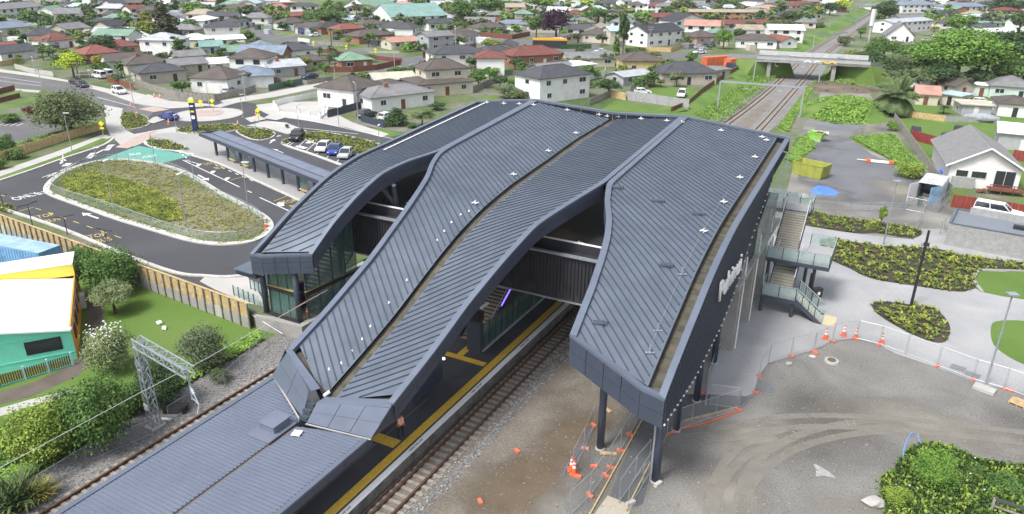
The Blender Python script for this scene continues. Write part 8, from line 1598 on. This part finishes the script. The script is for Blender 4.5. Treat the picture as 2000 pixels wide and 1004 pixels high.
for z_ in (.75, 2.55): a, b = FR-e*.09, FL-e*.09; mb = MB(); mb.bar((*a, z_), (*b, z_), .05, .06); wb(mb, 'trim_board', M_TEAL, t)
a, b = FR-e*.6-d*.1, C_; mb = MB(); mb.bar((*a, hW+.0), (*b, hW+.0), .12, .16); wb(mb, 'gutter', M_TIMBERG, t)
g = G(165, 600, 0); tt = thing('heat_pump', 'white outdoor heat pump unit standing against the orange wall', 'heat pump', tuple(g), rzf+PI/2); MB().box((0, 0, .75), (1.1, .45, 1.3)).build('case', M_FRAME, tt); MB().box((0, -.24, .8), (.8, .03, 1.0)).build('grille', M_STEEL, tt)
g = G(181, 687, 0); tt = thing('ladder', 'small white slatted ladder leaning low beside the flowering shrub', 'ladder', tuple(g), .2)
for x in (-.25, .25): MB().bar((x, 0, .05), (x, .3, 1.6), .06, .06).build('stile', M_WHITE, tt)
for i in range(6): MB().bar((-.25, .04+i*.045, .2+i*.25), (.25, .04+i*.045, .2+i*.25), .05, .05).build('rung', M_WHITE, tt)
# brown picket fence with pale blue posts
tt = thing('picket_fence', 'red brown picket fence with pale blue posts in front of the turquoise wall', 'fence', tuple(G(60, 735, 0)), world=True); a, b = G(-20, 762, 0)[:2], G(145, 712, 0)[:2]; L = np.hypot(*(b-a)); n = int(L/.16); rz = math.atan2((b-a)[1], (b-a)[0]); me = None
for i in range(n):
    p = a+(b-a)*(i+.5)/n
    if me is None: mb = MB(); mb.box((0, 0, .5), (.10, .03, .95)); o = mb.build('picket', M_TIMBERR, tt); me = o
    else: o = me.copy(); COL.objects.link(o)
    o.location = (p[0]-tt.location[0], p[1]-tt.location[1], 0); o.rotation_euler = (0, 0, rz)
for f in (.08, .42, .70, .995): p = a+(b-a)*f; mb = MB(); mb.box((p[0], p[1]-.05, .6), (.13, .13, 1.2), rz); wb(mb, 'post', mat('pale_blue_post', (.40, .66, .74), .6), tt)
mb = MB(); mb.bar((*a, .08), (*b, .08), .08, .1); wb(mb, 'bottom_rail', mat('turquoise_rail', (.13, .5, .52), .6), tt)
# blue shipping container
A_, B_ = G(112, 481, 2.6)[:2], G(75, 495, 2.6)[:2]; R0 = B_; dd = A_-B_; dd /= np.hypot(*dd); ee = G(20, 449, 2.6)[:2]-A_; ee /= np.hypot(*ee); ee = np.array([-dd[1], dd[0]])*np.sign(ee@np.array([-dd[1], dd[0]])); L = 12.2
tt = thing('shipping_container', 'long faded light blue shipping container behind the white roofed building', 'container', (R0[0], R0[1], 0), world=True); mcb = mat('container_blue', (.17, .34, .58), .55, var=.18, scale=1.0); h = 2.6; F_ = R0; 
back = ee*L
def cb(a, b, nm, m=mcb): c = (a+b)/2; v = b-a; mb = MB(); mb.box((c[0], c[1], h/2), (np.hypot(*v), .06, h), math.atan2(v[1], v[0])); return wb(mb, nm, m, tt)
c2 = R0+dd*2.44; cb(R0, c2, 'end_wall'); cb(R0, R0+back, 'side_wall'); cb(c2, c2+back, 'side_wall'); cb(R0+back, c2+back, 'end_wall')
c = (R0+c2)/2+back/2; mb = MB(); mb.box((c[0], c[1], h), (2.5, L+.05, .08), math.atan2(dd[1], dd[0])); wb(mb, 'roof', mat('container_blue_roof', (.27, .40, .56), .6, var=.15, scale=.8), tt)
for i in range(28):
    p = R0-dd*.05+ee*(.35+i*.42); mb = MB(); mb.box((p[0], p[1], h/2), (.06, .2, h*.92), math.atan2(dd[1], dd[0])); wb(mb, 'corrugation', mcb, tt); p = c2+dd*.05+ee*(.35+i*.42); mb = MB(); mb.box((p[0], p[1], h/2), (.06, .2, h*.92), math.atan2(dd[1], dd[0])); wb(mb, 'corrugation', mcb, tt)
# catenary mast with lattice boom
tt = thing('catenary_mast', 'grey lattice overhead line mast with a lattice boom reaching over the canopy side track', 'catenary mast', tuple(G(304, 834, 0)), world=True)
b0 = G(304, 834, 0)[:2]; Hm = 6.9; T0 = G(270, 672, Hm); bdir = G(366, 722, Hm)[:2]-G(268, 665, Hm)[:2]; bL = np.hypot(*bdir); bdir /= bL; bn = np.array([-bdir[1], bdir[0]])
def lat(p0, p1, u, v, w0, w1, n, nm, rr=.05):
    p0, p1 = np.array(p0, float), np.array(p1, float); u, v = np.array(u, float), np.array(v, float); mb = MB()
    f = lambda t, a, b: p0+(p1-p0)*t+(u*a+v*b)*(w0+(w1-w0)*t)/2
    for a, b in ((-1, -1), (1, -1), (1, 1), (-1, 1)): mb.bar(f(0, a, b), f(1, a, b), rr*1.6, rr*1.6)
    wb(mb, nm+'_chord', M_STEEL, tt)
    for i in range(n):
        t0, t1 = i/n, (i+1)/n; s = 1 if i % 2 else -1
        for (a0, b0_, a1, b1) in ((-s, -1, s, -1), (-s, 1, s, 1), (-1, -s, -1, s), (1, -s, 1, s)): mb = MB(); mb.bar(f(t0, a0, b0_), f(t1, a1, b1), rr, rr); wb(mb, nm+'_brace', M_STEEL, tt)
lat((b0[0], b0[1], 0), (b0[0], b0[1], Hm), (*bdir, 0), (*bn, 0), .62, .5, 11, 'mast'); c0 = b0-bdir*.2; c1_ = b0+bdir*(bL+.2)
lat((*c0, Hm), (*c1_, Hm), (0, 0, 1), (*bn, 0), .62, .62, 11, 'boom')
g = (b0-bdir*.5); mb = MB()
for k in range(14): a0, a1 = 2*PI*k/14, 2*PI*(k+1)/14; mb.tube((g[0]+.42*math.cos(a0), g[1], 4.9+.42*math.sin(a0)), (g[0]+.42*math.cos(a1), g[1], 4.9+.42*math.sin(a1)), .045, n=5)
for k in range(4): a0 = PI*k/4; mb.tube((g[0]-.4*math.cos(a0), g[1], 4.9-.4*math.sin(a0)), (g[0]+.4*math.cos(a0), g[1], 4.9+.4*math.sin(a0)), .02, n=4)
wb(mb, 'tension_wheel', M_STEEL, tt)
tip = c1_-bdir*.3; mb = MB(); mb.tube((*tip, Hm), (*tip, Hm-2.1), .07, n=6); wb(mb, 'drop_tube', M_STEEL, tt); mb = MB(); s_ = np.array([*(tip+bdir*1.3-bn*.3), Hm-1.8]); mb.tube((*tip, Hm-1.1), s_, .04, n=5); mb.tube((*tip, Hm-2.0), s_, .04, n=5); mb.tube(s_, s_+(.1, -.3, -.5), .03, n=5); wb(mb, 'registration_arm', M_STEEL, tt)
for k in range(3): mb = MB(); q = np.array((*tip, Hm-1.1))*(1-.2-.1*k)+s_*(.2+.1*k); mb.tube(q, q+(.05, 0, .0), .09, n=8); wb(mb, 'insulator', M_WHITE, tt)
mb = MB(); mb.box((b0[0], b0[1]-.4, 1.9), (.42, .04, .5)); wb(mb, 'number_plate', M_WHITE, tt); mb = MB(); mb.box((b0[0], b0[1], .05), (1.1, 1.1, .3)); wb(mb, 'footing', M_CONCL, tt)
def wire(pts, lab, r=.018, m=None):
    mb = MB(); Q = spline(pts, 5); [mb.tube(Q[i], Q[i+1], r, n=5) for i in range(len(Q)-1)]; top(mb, 'overhead_wire', m or M_FRAME, lab, 'wire', 'overhead wires')
wire([G(-60, 946, 6.1), G(272, 768, 5.6), G(392, 706, 5.5), G(500, 645, 5.6), G(640, 566, 5.6)], 'pale overhead contact wire crossing from the lower left to the west entrance')
mb = MB(); Q = [G(505, 642, 3.0), G(600, 587, 3.4), G(650, 556, 3.6)]; [mb.tube(Q[i], Q[i+1], .03, n=5) for i in range(2)]; top(mb, 'red_cable', mat('red_cable', (.35, .12, .08), .6), 'thin red brown cable slung in front of the glazed west entrance', 'cable')
# vegetation of the left foreground
for a in ((215, 572, 470, 118, 'mid', 'bush', 3, 'large mid green tree behind the white roofed building'), (165, 530, 470, 70, 'mid', 'bush', 3, 'green tree top right of the blue container'), (250, 560, 500, 60, 'grey', 'bush', 3, 'grey green bushy tree beside the pine topped wall'), (226, 612, 553, 76, 'pale', 'round', 3, 'pale green small tree with a thin trunk on the lawn'), (225, 722, 620, 96, 'pale', 'bush', 3, 'loose shrub dotted with white blossom beside the dirt path'), (400, 722, 622, 92, 'grey', 'bush', 3, 'grey green shrub between the mast boom and the ballast'),
          (205, 880, 710, 140, 'mid', 'bush', 3, 'big mid green bush left of the mast'), (95, 905, 765, 125, 'yellowish', 'bush', 3, 'yellowish green bush at the left foreground'), (315, 790, 685, 95, 'dark', 'bush', 3, 'dark green bush behind the lattice mast'), (150, 845, 745, 90, 'grey', 'bush', 3, 'grey flecked bush between the yellowish and the mid green bush'), (45, 890, 805, 80, 'mid', 'bush', 3, 'green bush at the left edge above the flax'), (255, 810, 740, 60, 'mid', 'bush', 2, 'small green bush at the foot of the mast'), (430, 745, 715, 40, 'olive', 'bush', 2, 'low weeds at the edge of the ballast')):
    tree(*a[:7], z=0, label=a[7], group=None, name='tree' if 'tree' in a[7] else 'shrub', cat='tree' if 'tree' in a[7] else 'shrub')
r = np.random.default_rng(3); mb = MB(); g = G(222, 722, 0); hh = HT(222, 722, 630, 0)
for k in range(150): a = r.uniform(0, 6.28); rad = r.uniform(.2, 1.5); mb.tube((g[0]+rad*math.cos(a), g[1]+rad*math.sin(a), hh*r.uniform(.45, .95)), (g[0]+rad*math.cos(a), g[1]+rad*math.sin(a)+.05, hh*r.uniform(.45, .95)), .0, .0, 3) if False else mb.box((g[0]+rad*math.cos(a), g[1]+rad*math.sin(a), hh*r.uniform(.4, .98)), (.10, .10, .05), a)
o = mb.build('white_blossom', M_WHITE); o['kind'] = 'stuff'
def flax(px, py, s, lab, seed, kind='palmleaf'):
    g = G(px, py, 0); r = np.random.default_rng(seed); V = []
    for k in range(110):
        a = r.uniform(0, 6.28); L = s*r.uniform(.7, 1.15); el = r.uniform(.7, 1.45); d = np.array([math.cos(a)*math.cos(el), math.sin(a)*math.cos(el), math.sin(el)]); p = np.array([r.normal(0, .12), r.normal(0, .12), 0])*s; sd = np.array([-math.sin(a), math.cos(a), 0])*.035*s
        for j in range(5):
            q = p+d*L/5; w0, w1 = 1-(j/5)**2, 1-((j+1)/5)**2; V += [p-sd*w0, p+sd*w0, q+sd*w1, q-sd*w1]; p = q; d = d+np.array([0, 0, -.16-.05*j]); d /= np.linalg.norm(d)
    o = bpy.data.objects.new('flax_plant', meshq('flax_plant', np.array(V), lm(kind))); COL.objects.link(o); o.location = tuple(g); tag(o, lab, 'flax')
flax(45, 985, 2.6, 'large flax plant with long blade leaves in the bottom left corner', 1); flax(15, 1000, 2.4, 'flax plant cut by the left edge of the photo', 2); flax(80, 975, 1.6, 'dry brownish flax clump beside the big flax', 3, 'autumn')
P = [(-49.5, 8), (-45.8, 10), (-45.4, 20), (-45.6, 30), (-45.6, 40), (-47.2, 40.5), (-47.0, 30), (-46.8, 20)]; tufts('edge_grass', P, 0, 2600, .4, 'weed', .4, 12, 5)
P = [(-56, 8), (-49, 8), (-47, 14), (-47.2, 24), (-49.5, 26), (-53, 20)]; tufts('understorey', P, 0, 3000, .5, 'mid', .5, 13, 5)
t = sitefence([(60, 975), (170, 905), (300, 850)], 'thin mesh fence along the bushes beside the ballast', blocks=False, h=1.3); t2 = sitefence([(330, 825), (440, 755), (500, 700), (545, 650)], 'thin mesh fence along the lawn from mast to west entrance', blocks=False, h=1.3)
g = G(345, 803, 0); top(MB().box((g[0], g[1], .25), (1.6, .8, .5), .5), 'black_sheet_heap', M_BLACK, 'heap of black plastic sheet beside the mast', 'plastic sheet')
g = G(324, 820, 0); top(MB().box((g[0], g[1], .06), (.9, .2, .1), .4), 'white_block', M_WHITE, 'small white block on the ballast beside the mast', 'block')
# loose ballast stones seen from near
r = np.random.default_rng(15); mb = MB()
for k in range(2600):
    x, y = (r.uniform(-45.5, -41.6), r.uniform(15, 42)) if k < 1300 else (r.uniform(-22.3, -20.9), r.uniform(24, 55)); s = r.uniform(.05, .12); mb.box((x, y, s*.25), (s*1.3, s, s*.7), r.uniform(0, 3))
o = mb.build('loose_ballast', mat('loose_ballast_stone', (.24, .235, .23), .9, var=.5, scale=4)); o['kind'] = 'stuff'
# ------------------------------------------------------------------ the person on the platform
def person(loc, rz):
    t = thing('person', 'person in orange and pink hi-vis vest and dark trousers standing on the platform', 'person', loc, rz); me = bpy.data.meshes.new('body')
    J = {'pel': (0, 0, .95), 'ch': (0, .01, 1.25), 'nk': (0, .0, 1.47), 'hd': (0, .015, 1.60), 'top': (0, .01, 1.72), 'lh': (-.10, 0, .90), 'lk': (-.11, .04, .50), 'la': (-.12, -.02, .09), 'lt': (-.13, .14, .04), 'rh': (.10, 0, .90), 'rk': (.12, .03, .50), 'ra': (.14, -.03, .09), 'rt': (.16, .13, .04),
         'ls': (-.19, 0, 1.40), 'le': (-.25, .0, 1.13), 'lw': (-.20, .14, .94), 'rs': (.19, 0, 1.40), 're': (.26, .02, 1.13), 'rw': (.19, .17, 1.0)}
    Rr = dict(pel=.15, ch=.165, nk=.06, hd=.095, top=.07, lh=.10, lk=.065, la=.05, lt=.04, rh=.10, rk=.065, ra=.05, rt=.04, ls=.07, le=.048, lw=.034, rs=.07, re=.048, rw=.034)
    K = list(J); E = [('pel', 'ch'), ('ch', 'nk'), ('nk', 'hd'), ('hd', 'top'), ('pel', 'lh'), ('lh', 'lk'), ('lk', 'la'), ('la', 'lt'), ('pel', 'rh'), ('rh', 'rk'), ('rk', 'ra'), ('ra', 'rt'), ('ch', 'ls'), ('ls', 'le'), ('le', 'lw'), ('ch', 'rs'), ('rs', 're'), ('re', 'rw')]
    for sgn, w_ in ((-1, 'lw'), (1, 'rw')):   # five fingers on each hand
        bx, by, bz = J[w_]
        J[w_+'p'] = (bx, by+.05, bz-.04); Rr[w_+'p'] = .03; K.append(w_+'p'); E.append((w_, w_+'p'))
        for k, (dx, L) in enumerate(((-.030, .055), (-.010, .07), (.010, .075), (.030, .065))): n_ = f'{w_}f{k}'; J[n_] = (bx+dx, by+.05+L*.6, bz-.04-L*.8); Rr[n_] = .009; K.append(n_); E.append((w_+'p', n_))
        n_ = w_+'th'; J[n_] = (bx-sgn*.05, by+.08, bz-.03); Rr[n_] = .010; K.append(n_); E.append((w_+'p', n_))
    me.from_pydata([J[k] for k in K], [(K.index(a), K.index(b)) for a, b in E], []); o = bpy.data.objects.new('body', me); COL.objects.link(o)
    md = o.modifiers.new('s', 'SKIN'); me.skin_vertices[0].data[0].use_root = True
    for i, k in enumerate(K): me.skin_vertices[0].data[i].radius = (Rr[k], Rr[k]*(.72 if k in ('pel', 'ch') else 1))
    o.modifiers.new('u', 'SUBSURF').levels = 1; bpy.context.view_layer.update(); dg = bpy.context.evaluated_depsgraph_get(); m2 = bpy.data.meshes.new_from_object(o.evaluated_get(dg)); bpy.data.objects.remove(o)
    skin = mat('skin', (.30, .17, .11), .6); tr = mat('navy_trousers', (.012, .014, .025), .8); m2.materials.clear(); [m2.materials.append(x) for x in (skin, tr, mat('dark_shirt', (.05, .02, .02), .8))]
    for p in m2.polygons: z = p.center.z; x = abs(p.center.x); p.material_index = 1 if z < 1.0 and not (x > .165 and z > .75) else (2 if 1.0 <= z < 1.45 and not (z < 1.08 and x > .17) else 0)
    m2.polygons.foreach_set('use_smooth', [True]*len(m2.polygons)); o = bpy.data.objects.new('body', m2); COL.objects.link(o); o.parent = t
    def ringmesh(prof, m, nm, seg=16, front_gap=False):
        mb = MB()
        for (z, rx, ry, cy) in prof:
            for k in range(seg): a = 2*PI*k/seg; mb.v.append((rx*math.cos(a), cy+ry*math.sin(a), z))
        for i in range(len(prof)-1):
            for k in range(seg): mb.f.append((i*seg+k, i*seg+(k+1) % seg, (i+1)*seg+(k+1) % seg, (i+1)*seg+k))
        return mb.build(nm, m, t, smooth=True)
    v = ringmesh([(.90, .205, .16, 0), (1.05, .20, .155, 0), (1.25, .225, .165, .0), (1.40, .205, .135, 0), (1.47, .10, .085, 0)], mat('vest_orange', (.95, .30, .16), .6), 'hi_vis_vest'); 
    ringmesh([(1.08, .207, .162, 0), (1.13, .214, .166, 0)], mat('silver_band', (.75, .72, .72), .4), 'reflective_band')
    for s in (-1, 1): MB().bar((s*.10, -.165, 1.08), (s*.11, -.13, 1.42), .085, .02, up=(0, 1, 0)).build('reflective_brace', mat('pink_brace', (.95, .55, .55), .5), t)
    for s in (-1, 1): MB().bar((s*.10, .17, 1.08), (s*.11, .14, 1.42), .085, .02, up=(0, 1, 0)).build('reflective_brace', mat('pink_brace', (.95, .55, .55), .5), t)
    ringmesh([(1.58, .098, .105, -.01), (1.66, .10, .108, -.01), (1.72, .075, .08, -.01), (1.755, .02, .02, -.01)], mat('dark_hair', (.012, .01, .01), .8), 'hair')
    for s in (-1, 1): MB().box((s*.035, .108, 1.625), (.02, .012, .012)).build('eye', M_BLACK, t)
    MB().tube((0, .10, 1.60), (0, .128, 1.59), .014, .01, 6).build('nose', skin, t); MB().box((0, .10, 1.558), (.04, .02, .01)).build('mouth', mat('lips', (.2, .06, .05)), t)
    for s in (-1, 1): MB().box((s*.10, .01, 1.61), (.02, .03, .055)).build('ear', skin, t)
    return t
g = G(783, 853, 1.004); person((g[0], g[1], 1.01), AZ+PI+.6).scale = (1.2, 1.2, 1.12)
# ------------------------------------------------------------------ tell look-alikes apart by their place from left to right
bpy.context.view_layer.update(); LB_ = {}
for o in S.objects:
    if o.parent is None and 'label' in o: LB_.setdefault(o['label'], []).append(o)
ON = ['leftmost', 'second from left', 'third from left', 'fourth from left', 'fifth from left', 'sixth from left', 'seventh from left', 'eighth from left', 'ninth from left', 'tenth from left']
def _px(o): v = np.array(o.location)-CC; return (v@CR)/max(1, v@CF)
for l_, os_ in LB_.items():
    if len(os_) > 1:
        os_.sort(key=_px)
        for i_, o in enumerate(os_): o['label'] = short((ON[i_] if i_ < 10 and not (i_ == len(os_)-1) else 'rightmost' if i_ == len(os_)-1 else f'near the right end')+' '+l_)
# ------------------------------------------------------------------ the air
hz = MB().box((-300, 900, 29), (3600, 2100, 62)).build('haze', None); hz['kind'] = 'stuff'
hm = bpy.data.materials.new('haze'); hm.use_nodes = True; n_ = hm.node_tree.nodes; n_.remove(n_['Principled BSDF']); v_ = n_.new('ShaderNodeVolumePrincipled'); v_.inputs['Color'].default_value = (.93, .95, 1, 1); v_.inputs['Density'].default_value = .00010; hm.node_tree.links.new(v_.outputs[0], n_['Material Output'].inputs['Volume']); hz.data.materials.append(hm)
